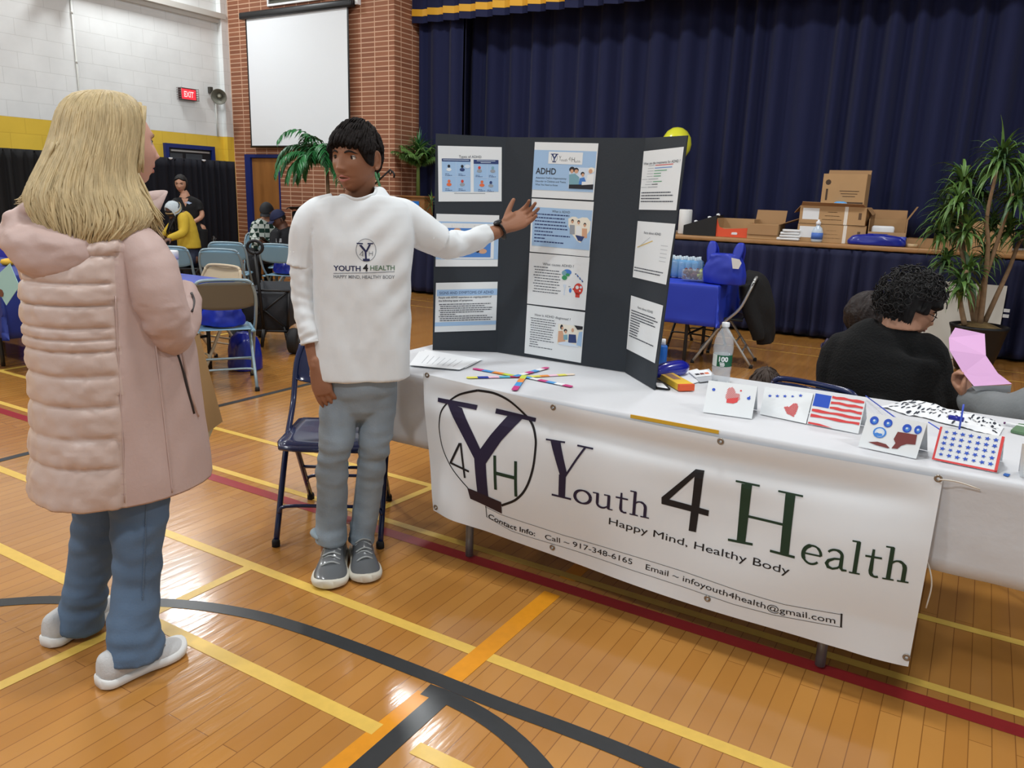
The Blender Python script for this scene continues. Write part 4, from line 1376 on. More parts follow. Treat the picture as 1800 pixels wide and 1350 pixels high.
for i, (cs, mt_) in enumerate((([(1188, 657), (1225, 649), (1252, 664), (1214, 676)], m_paper), ([(1212, 655), (1246, 649), (1262, 668), (1230, 672)], mat('sleeve', (204, 208, 214), .3)), ([(1210, 654), (1242, 650), (1256, 660), (1222, 664)], m_paper))):
    q = [G(x, y, TC+.001+.003*i) for x, y in cs]
    mb = MB(); mb.add(q+[p+V((0, 0, .002)) for p in q], [(3, 2, 1, 0), (4, 5, 6, 7), (0, 1, 5, 4), (1, 2, 6, 5), (2, 3, 7, 6), (3, 0, 4, 7)])
    if i == 2:
        for k, cl in enumerate((1, 2, 3)):
            a = q[3].lerp(q[2], .15+.25*k)*.72+q[0].lerp(q[1], .15+.25*k)*.28; t1 = (q[2]-q[3])*.2; t2 = (q[0]-q[3])*.25
            mb.quad(*[p+V((0, 0, .0026)) for p in (a, a+t1, a+t1+t2, a+t2)], mi=cl)
    mb.build('sheet', [mt_, mat('print_dark', (36, 36, 44), .5), mat('print_brown', (118, 52, 50), .5), mat('print_orange', (224, 110, 66), .5)], pk)

# patterned gift sheet made of two crumpled strips
m_leaf = mat('leaf_black', (28, 36, 52), .6)
zs = empty('patterned_cloth', G(1640, 740, TC), 'crumpled white wrap with dark leaf spots behind the painted cards', 'wrapping')
za, zb, zc, zd = G(1545, 716, TC), G(1755, 768, TC), G(1765, 752, TC), G(1600, 704, TC)


def zfn(u, v_):
    p = (za.lerp(zb, u)).lerp(zd.lerp(zc, u), v_)
    e_ = min(u, 1-u, v_, 1-v_)
    p.z = TC+.002+.024*min(1, e_*7)*(.6+.5*noise.noise(V((u*7, v_*4, 1))))+.004*noise.noise(V((u*20, v_*9, 4)))
    p.y += .02*noise.noise(V((u*6, v_*2, 9)))*(1 if v_ > .5 else -1)
    return p


mb = MB(); mb.grid(zfn, 50, 20); mb.build('wrap', m_paper, zs, normals=False)
mb = MB(); rz_ = random.Random(8)
for i in range(95):
    u, v_ = rz_.uniform(.03, .97), rz_.uniform(.06, .94); a = rz_.uniform(.6, 1.6); lu, lv = .014, .055
    pts = []
    for k in range(8):
        th = 2*pi*k/8; x, y = lu*cos(th)*1.3, lv*sin(th)*.55
        pts.append(zfn(min(1, max(0, u+x*cos(a)-y*sin(a)*.3)), min(1, max(0, v_+x*sin(a)*3+y*cos(a))))+V((0, 0, .0012)))
    mb.add(pts, [tuple(range(8))])
mb.build('leaf_spots', m_leaf, zs, normals=False)['kind'] = 'stuff'
for i, (a, b_, h1, h2, lab) in enumerate((((1522, 696), (1575, 735), .012, .03, 'thin blue straw lying over the table edge behind the striped card'), ((1632, 742), (1660, 760), .03, .012, 'short blue straw between the two right hand cards'))):
    mb = MB(); q0, q1 = G(a[0], a[1], TC+h1), G(b_[0], b_[1], TC+h2); mb.tube([q0, q1], .0022, 6); tag(mb.build('drinking_straw', mat('straw_blue', (60, 84, 190), .4)), lab, 'straw')
q0 = G(1686, 756, TC+.01); mb = MB(); mb.tube([q0, q0+V((0.0, .005, .085))], .003, 6); tag(mb.build('drinking_straw', MATS['straw_blue']), 'blue straw standing upright in the patterned wrap', 'straw')
q0, q1 = G(1668, 733, TC+.034), G(1694, 738, TC+.034); mb = MB(); mb.tube([q0, q1], .008, 10); tag(mb.build('marker_pen', mat('pen_royal', (20, 30, 140), .3)), 'dark blue marker pen lying on the patterned wrap', 'pen')
q0, q1 = G(1768, 744, TC+.006), G(1830, 756, TC+.006); mb = MB(); mb.tube([q0, q1], .005, 8); mb.tube([q0-(q1-q0)*.06, q0], .004, 8, mi=1); tag(mb.build('marker_pen', [m_white_plastic, mat('pen_purple', (90, 30, 90), .4)]), 'white pen with purple tip at the right edge of the table', 'pen')
lay('eraser', [(1776, 760), (1790, 748), (1822, 752), (1812, 768)], mat('eraser_green', (96, 128, 96), .5), 'green and white packet at the right end of the table', 'packet', th=.008)
lay('blue_chip', [(1763, 835), (1766, 832), (1776, 834), (1772, 838)], mat('chip_blue', (60, 110, 190), .5), 'tiny blue paper scrap near the front edge of the table', 'scrap')

# ================================================================== folding chairs
m_steel_blue = mat('chair_steel_blue', (122, 160, 182), .32, coat=.3)
m_frame_blue = mat('chair_frame_grey', (140, 160, 170), .35, metal=.3)
m_beige = mat('chair_beige', (196, 178, 148), .4)
m_taupe = mat('chair_taupe_reflection', (104, 100, 88), .4)  # reflected tone of the backrest painted in as its base colour
m_chair_navy = mat('chair_navy', (22, 36, 78), .25, coat=.4)
m_rubber = mat('rubber_foot', (30, 30, 32), .8)


def folding_chair(loc, rz, seat_m, back_m, frame_m, lab, group, cat_='chair'):
    """steel folding chair; the sitter looks towards local -Y"""
    r = empty('folding_chair', (0, 0, 0), lab, cat_, group)
    W = .215; tr = .0125
    def yb(z): return .185-(.77-z)*.56+.06          # long rear-to-front tube
    ft = -.235
    for s_ in (-1, 1):
        b_ = MB()
        b_.tube([(s_*W, ft, .012), (s_*W, .03+ft*.2, .36), (s_*W, .13, .52), (s_*(W-.003), .20, .68), (s_*(W-.03), .232, .775)], tr, 10, res=4)
        b_.build('leg', frame_m, r)
        b_ = MB(); b_.tube([(s_*(W-.03), .28, .012), (s_*(W-.03), .07, .30), (s_*(W-.03), -.03, .43)], tr*.95, 10, res=3); b_.build('leg', frame_m, r)
        for y_, x_ in ((ft, s_*W), (.28, s_*(W-.03))):
            b_ = MB(); b_.lathe([(.0, 0), (.017, 0), (.017, .022), (.0135, .03)], (x_, y_, 0), 10); b_.build('foot_cap', m_rubber, r)
    b_ = MB(); b_.tube([(-(W-.03), .232, .775), (-(W-.07), .238, .797), (0, .24, .803), (W-.07, .238, .797), (W-.03, .232, .775)], tr, 10, res=5); b_.build('top_rail', frame_m, r)
    def bf(u, v_):
        x = (u*2-1)*(W-.004); z = .585+.205*v_
        k = 1-abs(u*2-1)**3
        zb = z-(1-k)*.0-(.03*(abs(u*2-1)**4) if v_ > .9 else 0)
        if v_ < .1: zb += .035*abs(u*2-1)**3
        y = .165+(z-.585)*.36+.028*(1-(u*2-1)**2)
        return V((x*(1-.12*max(0, v_-.75)*4*.5), y, zb))
    b_ = MB(); b_.grid(bf, 20, 8); b_.build('backrest', back_m, r, solid=.006, normals=False)
    b_ = MB()
    def sf(u, v_):
        x = (u*2-1)*(.195-.012*v_); y = -.215+.385*v_
        return V((x, y, .437-.014*(1-(u*2-1)**2)*sin(pi*min(1, v_*1.1))-.012*(v_ < .06)))
    b_.grid(sf, 14, 12); b_.build('seat', seat_m, r, solid=.004, normals=False)
    b_ = MB()
    ed = [(-.19, .17, .425), (-.197, -.15, .425), (-.18, -.212, .422), (-.12, -.22, .42), (.12, -.22, .42), (.18, -.212, .422), (.197, -.15, .425), (.19, .17, .425)]
    b_.tube(ed, (.012, .019), 8, ref=(0, 0, 1)); b_.build('seat_rim', seat_m, r)
    for y_, z_, w_ in ((-.175, .12, W), (.19, .12, W-.03)):
        b_ = MB(); b_.tube([(-w_, y_, z_), (-w_+.03, y_+.004, z_+.03), (0, y_+.004, z_+.034), (w_-.03, y_+.004, z_+.03), (w_, y_, z_)], .008, 8, res=4); b_.build('stretcher', frame_m, r)
    b_ = MB(); b_.tube([(-(W-.03), .125, .22), (W-.03, .125, .22)], .008, 8); b_.build('stretcher', frame_m, r)
    r.location = loc; r.rotation_euler = (0, 0, rz)
    return r


def aim(dx, dy):      # rotation that makes the sitter look along (dx, dy)
    return atan2(dy, dx)+pi/2


# navy chair behind the boy
folding_chair((-2.275, 2.372, 0), aim(.54, -.84), m_chair_navy, m_chair_navy, m_chair_navy, 'navy steel folding chair standing right behind the boy', 'folding chairs')
c2_ = folding_chair((-.45, 3.46, 0), aim(.25, 1), m_chair_navy, m_chair_navy, m_chair_navy, 'dark navy folding chair under the person in the black sweater', 'folding chairs')
c2_.scale = (.93, .93, .93)
# chairs on the left
c1 = folding_chair((-4.70, 3.75, 0), aim(-.82, .55), m_steel_blue, m_taupe, m_frame_blue, 'steel blue folding chair in the foreground left, its taupe back to us', 'folding chairs')
folding_chair((-5.32, 4.06, 0), aim(.1, -1), m_beige, m_beige, m_beige, 'beige folding chair at the far side of the blue table', 'folding chairs')
BACKS = [(-7.42, 5.35, .3, -1, 'pale blue folding chair in the back row, left end beside the white bucket'), (-7.62, 6.25, .3, -1, 'pale blue folding chair in the back row, the one furthest away'), (-6.85, 5.55, .2, -1, 'pale blue folding chair in the back row, nearest to the beige chair')]
for x, y, dx, dy, lab in BACKS:
    folding_chair((x, y, 0), aim(-dx*.9-.45, .9), m_steel_blue, m_steel_blue, m_frame_blue, lab, 'folding chairs')
folding_chair((-8.60, 7.55, 0), aim(.72, -.7), m_steel_blue, m_steel_blue, m_frame_blue, 'pale blue folding chair by the door under the plaid sitter', 'folding chairs')
folding_chair((-7.05, 6.55, 0), aim(-.4, .92), m_steel_blue, m_steel_blue, m_frame_blue, 'pale blue folding chair behind the wagon, its back to us', 'folding chairs')
folding_chair((-7.82, 7.32, 0), aim(-.75, -.6), m_steel_blue, m_steel_blue, m_frame_blue, 'folding chair by the brick wall under the sitter in the navy cap', 'folding chairs')

# ================================================================== blue tables on the left
m_blue = mat('blue_table_cover', (30, 66, 176), .38)
m_blue2 = mat('navy_table_cover', (32, 50, 128), .6)
m_darkleg = mat('dark_leg', (24, 24, 26), .4)


def covered(cx, cy, lx, ly, rz, lab, labc, mt, z=.74, drop=.3, seed=2):
    t = banquet_table(-lx/2, lx/2, -ly/2, ly/2, z, lab, legmat=m_darkleg, leg_in=.25, group=None)
    t.location = (cx, cy, 0); t.rotation_euler = (0, 0, rz)
    cloth('tablecloth', -lx/2, lx/2, -ly/2, ly/2, z, drop, drop, drop, drop, mt, labc, seed, .02, center=V((cx, cy, 0)), rz=rz)


covered(-5.50, 3.66, 1.18, .72, .0, 'small folding table under a blue cover between the beige and the taupe backed chair', 'bright blue plastic cover on the table behind the blond woman', m_blue, drop=.27, seed=6)
covered(-7.07, 3.36, 1.76, .72, .0, 'folding table under a navy cover at the left edge', 'navy printed table cover with white letters at the left edge', m_blue2, drop=.48, seed=9)
for t_, w_, px, py, h in (('T', .07, 31, 532, .1), ('TEA', .10, 32, 560, .035)):
    q = PY(px, py, 2.955)
    vs, fs = text2d(t_, w_, h, bold=.03)
    mb = MB(); mb.add([V((q.x+p.x, 2.962, q.z+p.y)) for p in vs], fs)
    for o_ in bpy.data.objects:
        if o_.name == 'tablecloth.002': par_ = o_
    mb.build('cover_lettering', m_white_matte, par_, normals=False)
hp = empty('hanging_poster', PY(10, 495, 2.93), 'pale teal sheet hanging by a corner over the navy table cover', 'poster')
q = [PY(a, b_, 2.94) for a, b_ in ((-14, 492), (17, 463), (34, 503), (11, 537))]
mb = MB(); mb.add(q+[p+V((0, .003, 0)) for p in q], [(0, 1, 2, 3), (7, 6, 5, 4), (0, 4, 5, 1), (1, 5, 6, 2), (2, 6, 7, 3), (3, 7, 4, 0)]); mb.build('sheet', mat('teal_paper', (160, 204, 204), .6), hp)
mb = MB()
c_ = (q[0]+q[3])*.5+V((.03, -.003, .0)); mb.prism([(.035*cos(a*.9), .03*sin(a*.9)) for a in range(7)], c_, (1, 0, 0), (0, 0, 1), (0, 1, 0), .002); mb.build('brown_print', mat('brown_print', (110, 70, 56), .6), hp)
q = G(14, 463, .76); mb = MB(); mb.lathe([(.0, 0), (.04, 0), (.055, .02), (.045, .045), (.0, .055)], q-V((0, 0, .012)), 16); tag(mb.build('yellow_bowl', mat('bowl_yellow', (228, 178, 50), .5)), 'small yellow bowl on the table at the left edge', 'bowl')
q = G(8, 436, .9); mb = MB(); mb.rbox((-8.2, 4.05, .42), (1.0, .5, .84), .02); tag(mb.build('covered_crate', mat('royal_cloth', (38, 36, 150), .7)), 'royal blue covered crate in front of the far left drape', 'crate')

q = G(303, 484, .75)
cn = empty('white_canister', q, 'white lidded canister on the blue table behind the blond woman', 'canister')
mb = MB(); mb.lathe([(.0, 0), (.05, 0), (.052, .01), (.052, .13), (.0, .131)], (q.x, q.y, .748), 24); mb.build('body', mat('canister_grey', (190, 198, 204), .3), cn)
mb = MB(); mb.lathe([(.0, .131), (.056, .131), (.056, .185), (.05, .195), (.0, .197)], (q.x, q.y, .748), 24); mb.build('lid', m_white_plastic, cn)


def soft_bag(name, c, size, mt, lab, cat_, seed=1, handles=False, pinch=.55, rz=0, voxel=None):
    """slumped fabric bag with folds"""
    r = empty(name, c, lab, cat_)
    b_ = MB(); c = V(c)
    prof = [(0, .86), (.04, 1), (.3, 1.03), (.6, .95), (.82, .8), (.95, pinch), (1, pinch*.8)]
    pts = [(c+V((0, 0, size[2]*t)), (size[0]/2*k, size[1]/2*k)) for t, k in prof]
    P, Rr_ = spline([p for p, _ in pts], [k for _, k in pts], 5)
    b_.tube(P, Rr_, 40, ref=(cos(rz), sin(rz), 0), pw=2.6, fn=lambda q, t, th, p, s_, b2: q+(q-p).normalized()*(.05*min(size[0], size[1])*(noise.noise(V((th*2.2, t*3, seed)))*1.6+.8*noise.noise(V((th*5, t*6, seed+3)))))*(t > .02))
    b_.build('bag_body', mt, r)
    if handles:
        u = V((cos(rz), sin(rz), 0)); w_ = V((-sin(rz), cos(rz), 0))
        for s_ in (-1, 1):
            b_ = MB()
            b0 = c+u*(s_*size[0]*.30)+V((0, 0, size[2]*.74)); tp = b0+V((0, 0, size[2]*.62))+u*(s_*.02)
            b_.tube([b0-w_*size[1]*.30+V((0, 0, -.02)), b0.lerp(tp, .6)-w_*.03, tp, b0.lerp(tp, .6)+w_*.03, b0+w_*size[1]*.30+V((0, 0, -.02))], [(.03, .006), (.045, .007), (.028, .007), (.045, .007), (.03, .006)], 8, ref=u, res=4); b_.build('handle', mt, r)
    return r


m_tote = mat('tote_blue', (26, 48, 168), .5)
m_tote2 = mat('tote_deep_blue', (18, 34, 140), .35, coat=.3)
soft_bag('shopping_bag', G(432, 648), (.26, .22, .30), m_tote2, 'shiny blue bag standing on the floor under the taupe backed chair', 'bag', 4)
soft_bag('shopping_bag', (-4.74, 3.78, .445), (.30, .26, .16), m_tote, 'blue cloth bag lying on the seat of the taupe backed chair', 'bag', 7)
soft_bag('shopping_bag', (-7.10, 6.60, .445), (.28, .2, .17), m_tote2, 'small blue bag in front of the sitter in the navy cap', 'bag', 9)

# folding wagon
wg = empty('folding_wagon', (-5.25, 4.85, 0), 'black folding wagon with a big wheel standing left of the boy', 'wagon')
m_wf = mat('wagon_fabric', (44, 46, 50), .8, bump=.2, bscale=40)
wc = G(470, 610); wdir = V((-.55, .84, 0)).normalized(); wsd = V((wdir.y, -wdir.x, 0))
w0 = G(465, 622)+wdir*.05


def wp(a, b_, z): return w0+wdir*a+wsd*b_+V((0, 0, z))


mb = MB()
rg = []
for z, k in ((.20, .82), (.22, .86), (.35, .95), (.54, 1.0), (.545, .97), (.24, .84)):
    rg.append([wp(.38+.38*k*x, .21*k*y, z+(.01*sin(8*x))) for x, y in [(-1, -1), (-.5, -1.02), (0, -.98), (.5, -1.02), (1, -1), (1, 0), (1, 1), (.5, 1.02), (0, .98), (-.5, 1.02), (-1, 1), (-1, 0)]])
mb.rings(rg, True, True, True); mb.build('fabric_tub', m_wf, wg)
for a, b_ in ((0, -1), (0, 1), (.76, -1), (.76, 1)):
    c = wp(a, b_*.25, .115)
    mb = MB(); rot = wsd.to_track_quat('Z', 'Y').to_matrix()
    mb.lathe([(.02, -.045), (.06, -.04), (.09, -.045), (.108, -.035), (.115, -.012), (.115, .012), (.108, .035), (.09, .045), (.06, .04), (.02, .045)], c, 28, rot)
    wl = mb.build('wheel', mat('wheel_black', (26, 26, 27), .7), wg)
    mb = MB(); mb.lathe([(.0, -.05), (.03, -.05), (.03, .05), (.0, .05)], c, 14, rot); mb.build('hub', mat('hub_grey', (70, 72, 74), .5), wl)
    mb = MB(); mb.tube([wp(a, b_*.17, .24), wp(a, b_*.19, .12), c-wsd*b_*.05], .012, 8); mb.build('axle_fork', m_blackmetal, wg)
for a in (0, .76):
    mb = MB(); mb.tube([wp(a, -.22, .56), wp(a, -.2, .2)], .011, 8); mb.build('corner_post', m_blackmetal, wg)
    mb = MB(); mb.tube([wp(a, .22, .56), wp(a, .2, .2)], .011, 8); mb.build('corner_post', m_blackmetal, wg)
for k, (p, q_) in enumerate((((0, -.22, .56), (0, .2, .22)), ((0, .22, .56), (0, -.2, .22)), ((-.01, -.23, .56), (-.01, .23, .56)), ((-.01, -.2, .2), (-.01, .2, .2)))):
    mb = MB(); mb.tube([wp(*p), wp(*q_)], .010, 8); mb.build('cross_brace', m_blackmetal, wg)
mb = MB(); hb = wp(-.04, 0, .22); ht = hb+V((-.03, -.03, .66)); mb.tube([hb, ht], .014, 8); mb.build('handle_pole', m_blackmetal, wg)
mb = MB(); mb.tube([ht+wsd*.065*sin(2*pi*i/20)+V((0, 0, .055-.055*cos(2*pi*i/20))) for i in range(21)], .014, 8); mb.build('handle_grip', m_blackmetal, wg)
mb = MB(); mb.tube([hb, wp(-.05, -.02, .06)], .016, 8); mb.build('tow_bar', m_blackmetal, wg)

# dark equipment by the brick wall
eq = empty('equipment_case', (-8.55, 8.3, 0), 'black equipment trunk with a cover thrown over it by the brick wall', 'case')
mb = MB(); mb.rbox((-8.45, 8.7, .55), (.95, .5, 1.1), .03); mb.build('case_body', m_blackmetal, eq)
mb = MB()
mb.grid(lambda u, v_: V((-9.0+1.1*u, 8.42+.5*v_, 1.12+.10*sin(u*5+v_*2)*u+.05*noise.noise(V((u*5, v_*5, 3)))+.12*u*(1-v_))), 20, 14); mb.build('cover', mat('cover_black', (24, 25, 27), .6), eq, solid=.01)
# microphone boom
ms = empty('microphone_stand', (-7.75, 8.15, 0), 'black microphone boom stand rising behind the boy at the brick wall', 'microphone stand')
b0 = PY(650, 332, 8.15); b1 = PY(686, 298, 8.15)
mb = MB()
for a in range(3): mb.tube([(b0.x, 8.15, .1), (b0.x+.3*cos(a*2.1), 8.15+.3*sin(a*2.1), .012)], .009, 6)
mb.build('base', m_blackmetal, ms)
mb = MB(); mb.tube([(b0.x, 8.15, .08), (b0.x, 8.15, b0.z)], .011, 8); mb.build('pole', m_blackmetal, ms)
mb = MB(); mb.tube([b0-(b1-b0)*.3, b1], .012, 8); mb.build('boom', m_blackmetal, ms)
mb = MB(); mb.tube([b1+V((.02*sin(t*.8), 0, -.03+.03*cos(t*.8))) for t in range(8)], .008, 6)
mb.tube([b1+V((.03, 0, -.02)), b1+V((.075, -.01, -.06)), b1+V((.06, 0, -.1))], .012, 8, res=3); mb.build('clip', m_blackmetal, ms)

# ================================================================== plants
m_leafg = mat('leaf_green', (86, 118, 58), .4, var=.35, vscale=5)
m_leafd = mat('leaf_dark', (60, 88, 52), .45, var=.4, vscale=6)
m_leafb = mat('palm_green', (42, 108, 58), .4, var=.35, vscale=6)
m_trunk = mat('trunk_bark', (128, 104, 78), .8, var=.2, vscale=20, bump=.3)
m_soil = mat('soil_moss', (104, 84, 50), .95, bump=.6, bscale=60)


def blade(mb, p, d, L, w_, droop, rnd, n=6, fold=.3, mi=0):
    d = d.normalized()
    side = d.cross(V((0, 0, 1)))
    side = side.normalized() if side.length > .05 else V((1, 0, 0))
    side = (side+V((rnd.uniform(-.4, .4), rnd.uniform(-.4, .4), rnd.uniform(-.3, .3)))).normalized()
    vs = []; q = V(p)
    for i in range(n+1):
        t = i/n
        ww = w_*(.35+.65*sin(pi*min(1, t*1.15+.12)))*(1-t**4)+.0008
        up_ = side.cross(d).normalized()
        vs += [q-side*ww+up_*ww*fold, q.copy(), q+side*ww+up_*ww*fold]
        d = (d+V((0, 0, -droop/n*(.5+t)))).normalized()
        side = (side-d*side.dot(d)).normalized()
        q = q+d*(L/n)
    fs = []
    for i in range(n):
        a = i*3
        fs += [(a, a+1, a+4, a+3), (a+1, a+2, a+5, a+4)]
    mb.add(vs, fs, True, mi)


def crown(c, n, L, w_, droop, seed, flat=.3):
    rnd = random.Random(seed)
    b_ = MB()
    for i in range(n):
        az = rnd.uniform(0, 2*pi); el = rnd.uniform(-.35, 1.35) if i > n*.2 else rnd.uniform(1, 1.5)
        d = V((cos(az)*cos(el), sin(az)*cos(el), sin(el)))
        blade(b_, V(c)+V((0, 0, rnd.uniform(-.09, .02))), d, L*rnd.uniform(.7, 1.15), w_*rnd.uniform(.7, 1.2), droop*rnd.uniform(.6, 1.4), rnd, mi=0 if rnd.random() < .7 else 1)
    return b_


dp = empty('potted_dracaena', (.07, 8.2, 0), 'tall potted plant with strappy leaves and bare stems in front of the stage skirt', 'potted plant')
DY = 8.25
pb = PY(1722, 570, DY)
pot_c = V((pb.x, DY, 0))
mb = MB(); mb.lathe([(.0, 0), (.13, 0), (.15, .02), (.19, .18), (.225, .36), (.24, .40), (.245, .42), (.225, .425), (.21, .40), (.0, .39)], pot_c, 36); mb.build('pot', mat('pot_black', (10, 8, 9), .5, coat=0.0), dp)
mb = MB(); mb.lathe([(.0, .455), (.06, .45), (.14, .42), (.205, .395), (.0, .39)], pot_c, 24); mb.build('soil', m_soil, dp)
TRK = [[(1724, 566), (1731, 500), (1737, 430), (1735, 380), (1752, 300)], [(1712, 566), (1704, 520), (1690, 440), (1672, 400)], [(1732, 566), (1752, 520), (1775, 470), (1790, 430), (1812, 400)],
       [(1718, 566), (1722, 520), (1745, 450), (1758, 410), (1780, 340)], [(1690, 568), (1688, 530), (1690, 500), (1700, 476)], [(1722, 560), (1700, 480), (1690, 400), (1694, 320)]]
for i, tr_ in enumerate(TRK):
    dy = (-.05, .05, .1, -.02, -.1, .12)[i]
    pts = [PY(a, b_, DY+dy*k*.8) for k, (a, b_) in enumerate(tr_)]
    pts[0] = V((pot_c.x+(pts[0].x-pot_c.x)*.8, DY+dy, .42))
    mb = MB(); mb.tube(pts, [.024, .021, .018, .016, .013][:len(pts)], 10, res=4); mb.build('stem', m_trunk, dp)
CR = [((1760, 282), 85, .30, 0), ((1692, 318), 75, .28, .1), ((1668, 372), 60, .26, .2), ((1788, 345), 70, .26, 0), ((1700, 400), 50, .24, -.1), ((1700, 478), 62, .24, -.15), ((1672, 400), 45, .24, .25), ((1812, 400), 55, .26, .1), ((1775, 400), 45, .22, .15), ((1690, 500), 40, .22, -.25), ((1800, 300), 55, .27, .1), ((1735, 440), 30, .2, .1), ((1652, 398), 45, .22, .15), ((1664, 455), 45, .2, .1), ((1685, 352), 50, .24, -.1), ((1722, 335), 45, .24, .15), ((1745, 390), 40, .2, .2)]
for i, ((a, b_), n, L, oy) in enumerate(CR):
    crown(PY(a, b_, DY+oy), int(n*1.1), L*1.15, .0165, 2.4, 50+i).build('leaf_crown', [m_leafg, m_leafd], dp, normals=False)


def palm(name, c, stems, lab, seed, mt=m_leafb, n=13, L=.5, leaflet=.16, ground=None, droop=1.6, lw=.009):
    r = empty(name, V((c[0], c[1], ground if ground is not None else 0)), lab, 'plant')
    rnd = random.Random(seed)
    b_ = MB(); c = V(c)
    for i in range(n):
        az = rnd.uniform(0, 2*pi) if stems is None else radians(stems[i % len(stems)])+rnd.uniform(-.2, .2)
        el = rnd.uniform(.75, 1.3)
        d = V((cos(az)*cos(el), sin(az)*cos(el), sin(el))); q = c.copy(); LL = L*rnd.uniform(.75, 1.15)
        pts = [q.copy()]
        for k in range(14):
            d = (d+V((0, 0, -droop/14*(.4+k/9)))).normalized(); q = q+d*LL/14; pts.append(q.copy())
            if k > 1:
                s_ = d.cross(V((0, 0, 1))).normalized()
                for sg in (-1, 1):
                    for rr_ in (0, .5):
                        dd = (s_*sg+d*.9+V((0, 0, -.15+rnd.uniform(-.15, .1)))).normalized()
                        blade(b_, q+d*(LL/14*rr_), dd, leaflet*(1-abs(k/14-.45))*rnd.uniform(.8, 1.1), lw, 1.6, rnd, 4, mi=0)
        b_.tube(pts, [.006-.0003*k for k in range(len(pts))], 5, mi=0)
    b_.build('fronds', [mt], r, normals=False)
    return r


lp = PY(575, 298, 7.75)
pl = palm('potted_palm', lp, None, 'large arching green palm behind the boy left of his head', 31, n=30, L=.78, leaflet=.25, droop=2.5, lw=.016)
mb = MB(); mb.tube([(lp.x, lp.y, .35), (lp.x+.02, lp.y, .9), lp], [.035, .03, .02], 8, res=3); mb.build('stem', m_trunk, pl)
mb = MB(); mb.lathe([(.0, 0), (.14, 0), (.19, .3), (.2, .34), (.17, .34), (.0, .32)], (lp.x, lp.y, 0), 24); mb.build('pot', m_blackmetal, pl)
pbx = PY(733, 366, 9.2)
bx = empty('wooden_planter', (pbx.x, 9.2, 1.045), 'wooden planter box with a blue panel on the stage edge right of the boy', 'planter')
mb = MB(); mb.box((pbx.x, 9.2, 1.045+.16), (.42, .2, .32)); mb.box((pbx.x, 9.2, 1.045+.325), (.46, .24, .02)); mb.build('box', m_wood, bx)
mb = MB(); mb.box((pbx.x+.04, 9.095, 1.23), (.15, .012, .15)); mb.build('blue_panel', mat('panel_blue', (40, 120, 210), .4), bx)
pq = V((pbx.x+.02, 9.2, 1.42))
pl2 = palm('potted_palm', pq+V((0, 0, .34)), None, 'green bushy palm in the wooden planter at the stage corner', 77, mt=m_leafg, n=26, L=.40, leaflet=.15, ground=1.38, lw=.011, droop=.9)
crown(pq+V((0, 0, .62)), 90, .28, .011, .8, 91).build('leaf_crown', [m_leafb, m_leafg], pl2, normals=False)
crown(pq+V((.28, -.05, -.12)), 26, .22, .006, 1.4, 92).build('leaf_crown', [m_leafg, m_leafd], pl2, normals=False)
for ch in pl2.children:
    for v_ in ch.data.vertices:
        if v_.co.x < XP+.012 and v_.co.y > YB-.02: v_.co.y = YB-.02-.02*random.Random(v_.index).random()
mb = MB(); mb.tube([pq+V((0, 0, -.04)), pq+V((.0, 0, .60))], [.03, .02], 8); mb.build('stem', mat('stem_green', (100, 120, 60), .7), pl2)

# ================================================================== on the stage edge
ZS = 1.047
m_kraft = mat('kraft_board', (178, 142, 100), .8, var=.06, vscale=4)
m_kraft_in = mat('kraft_inside', (160, 124, 86), .85)


def open_box(name, c, sx, sy, sz, rz, mt, lab, flaps=((1, .8), (1, .8), (1, .8), (1, .8)), inner=None, open_=True, thick=.006, extra=None, cut=None):
    r = empty(name, c, lab, 'box')
    R3 = Matrix.Rotation(rz, 3, 'Z'); c = V(c)
    def P(x, y, z): return c+R3 @ V((x, y, z))
    b_ = MB(); hx, hy = sx/2, sy/2
    b_.box(P(0, 0, thick/2), (sx, sy, thick), R3)
    fr = sz if cut is None else cut
    b_.box(P(0, -hy, fr/2), (sx, thick, fr), R3); b_.box(P(0, hy, sz/2), (sx, thick, sz), R3); b_.box(P(-hx, 0, sz/2), (thick, sy, sz), R3); b_.box(P(hx, 0, sz/2), (thick, sy, sz), R3)
    if not open_: b_.box(P(0, 0, sz-thick/2), (sx, sy, thick), R3)
    b_.build('box_body', mt, r)
    if open_:
        for i, fl in enumerate(flaps):
            if fl is None: continue
            L, a = fl
            b_ = MB()
            if i == 0: e0, e1, o_ = P(-hx, -hy, sz), P(hx, -hy, sz), R3 @ V((0, -1, 0))
            elif i == 1: e0, e1, o_ = P(hx, -hy, sz), P(hx, hy, sz), R3 @ V((1, 0, 0))
            elif i == 2: e0, e1, o_ = P(hx, hy, sz), P(-hx, hy, sz), R3 @ V((0, 1, 0))
            else: e0, e1, o_ = P(-hx, hy, sz), P(-hx, -hy, sz), R3 @ V((-1, 0, 0))
            d = o_*cos(a)*L+V((0, 0, sin(a)*L))
            b_.quad(e0, e1, e1+d, e0+d); b_.build('flap', inner or m_kraft_in, r, solid=.004)
    return r, P, R3


def stg(px, py, y): q = PY(px, py, y); return V((q.x, y, ZS))


pt_ = stg(1203, 405, 9.3); ptw = empty('paper_towel_roll', pt_, 'white roll of paper towels standing at the left end of the stage ledge', 'paper roll')
mb = MB(); mb.lathe([(.018, .0), (.072, .0), (.078, .01), (.078, .28), (.072, .29), (.02, .29), (.018, .28)], pt_, 28, cap=False); mb.build('roll', mat('towel_white', (226, 226, 224), .9, bump=.3, bscale=50), ptw)
mb = MB(); mb.lathe([(.018, .0), (.019, .0), (.019, .291), (.018, .291)], pt_, 16, cap=False); mb.build('core', m_kraft, ptw)

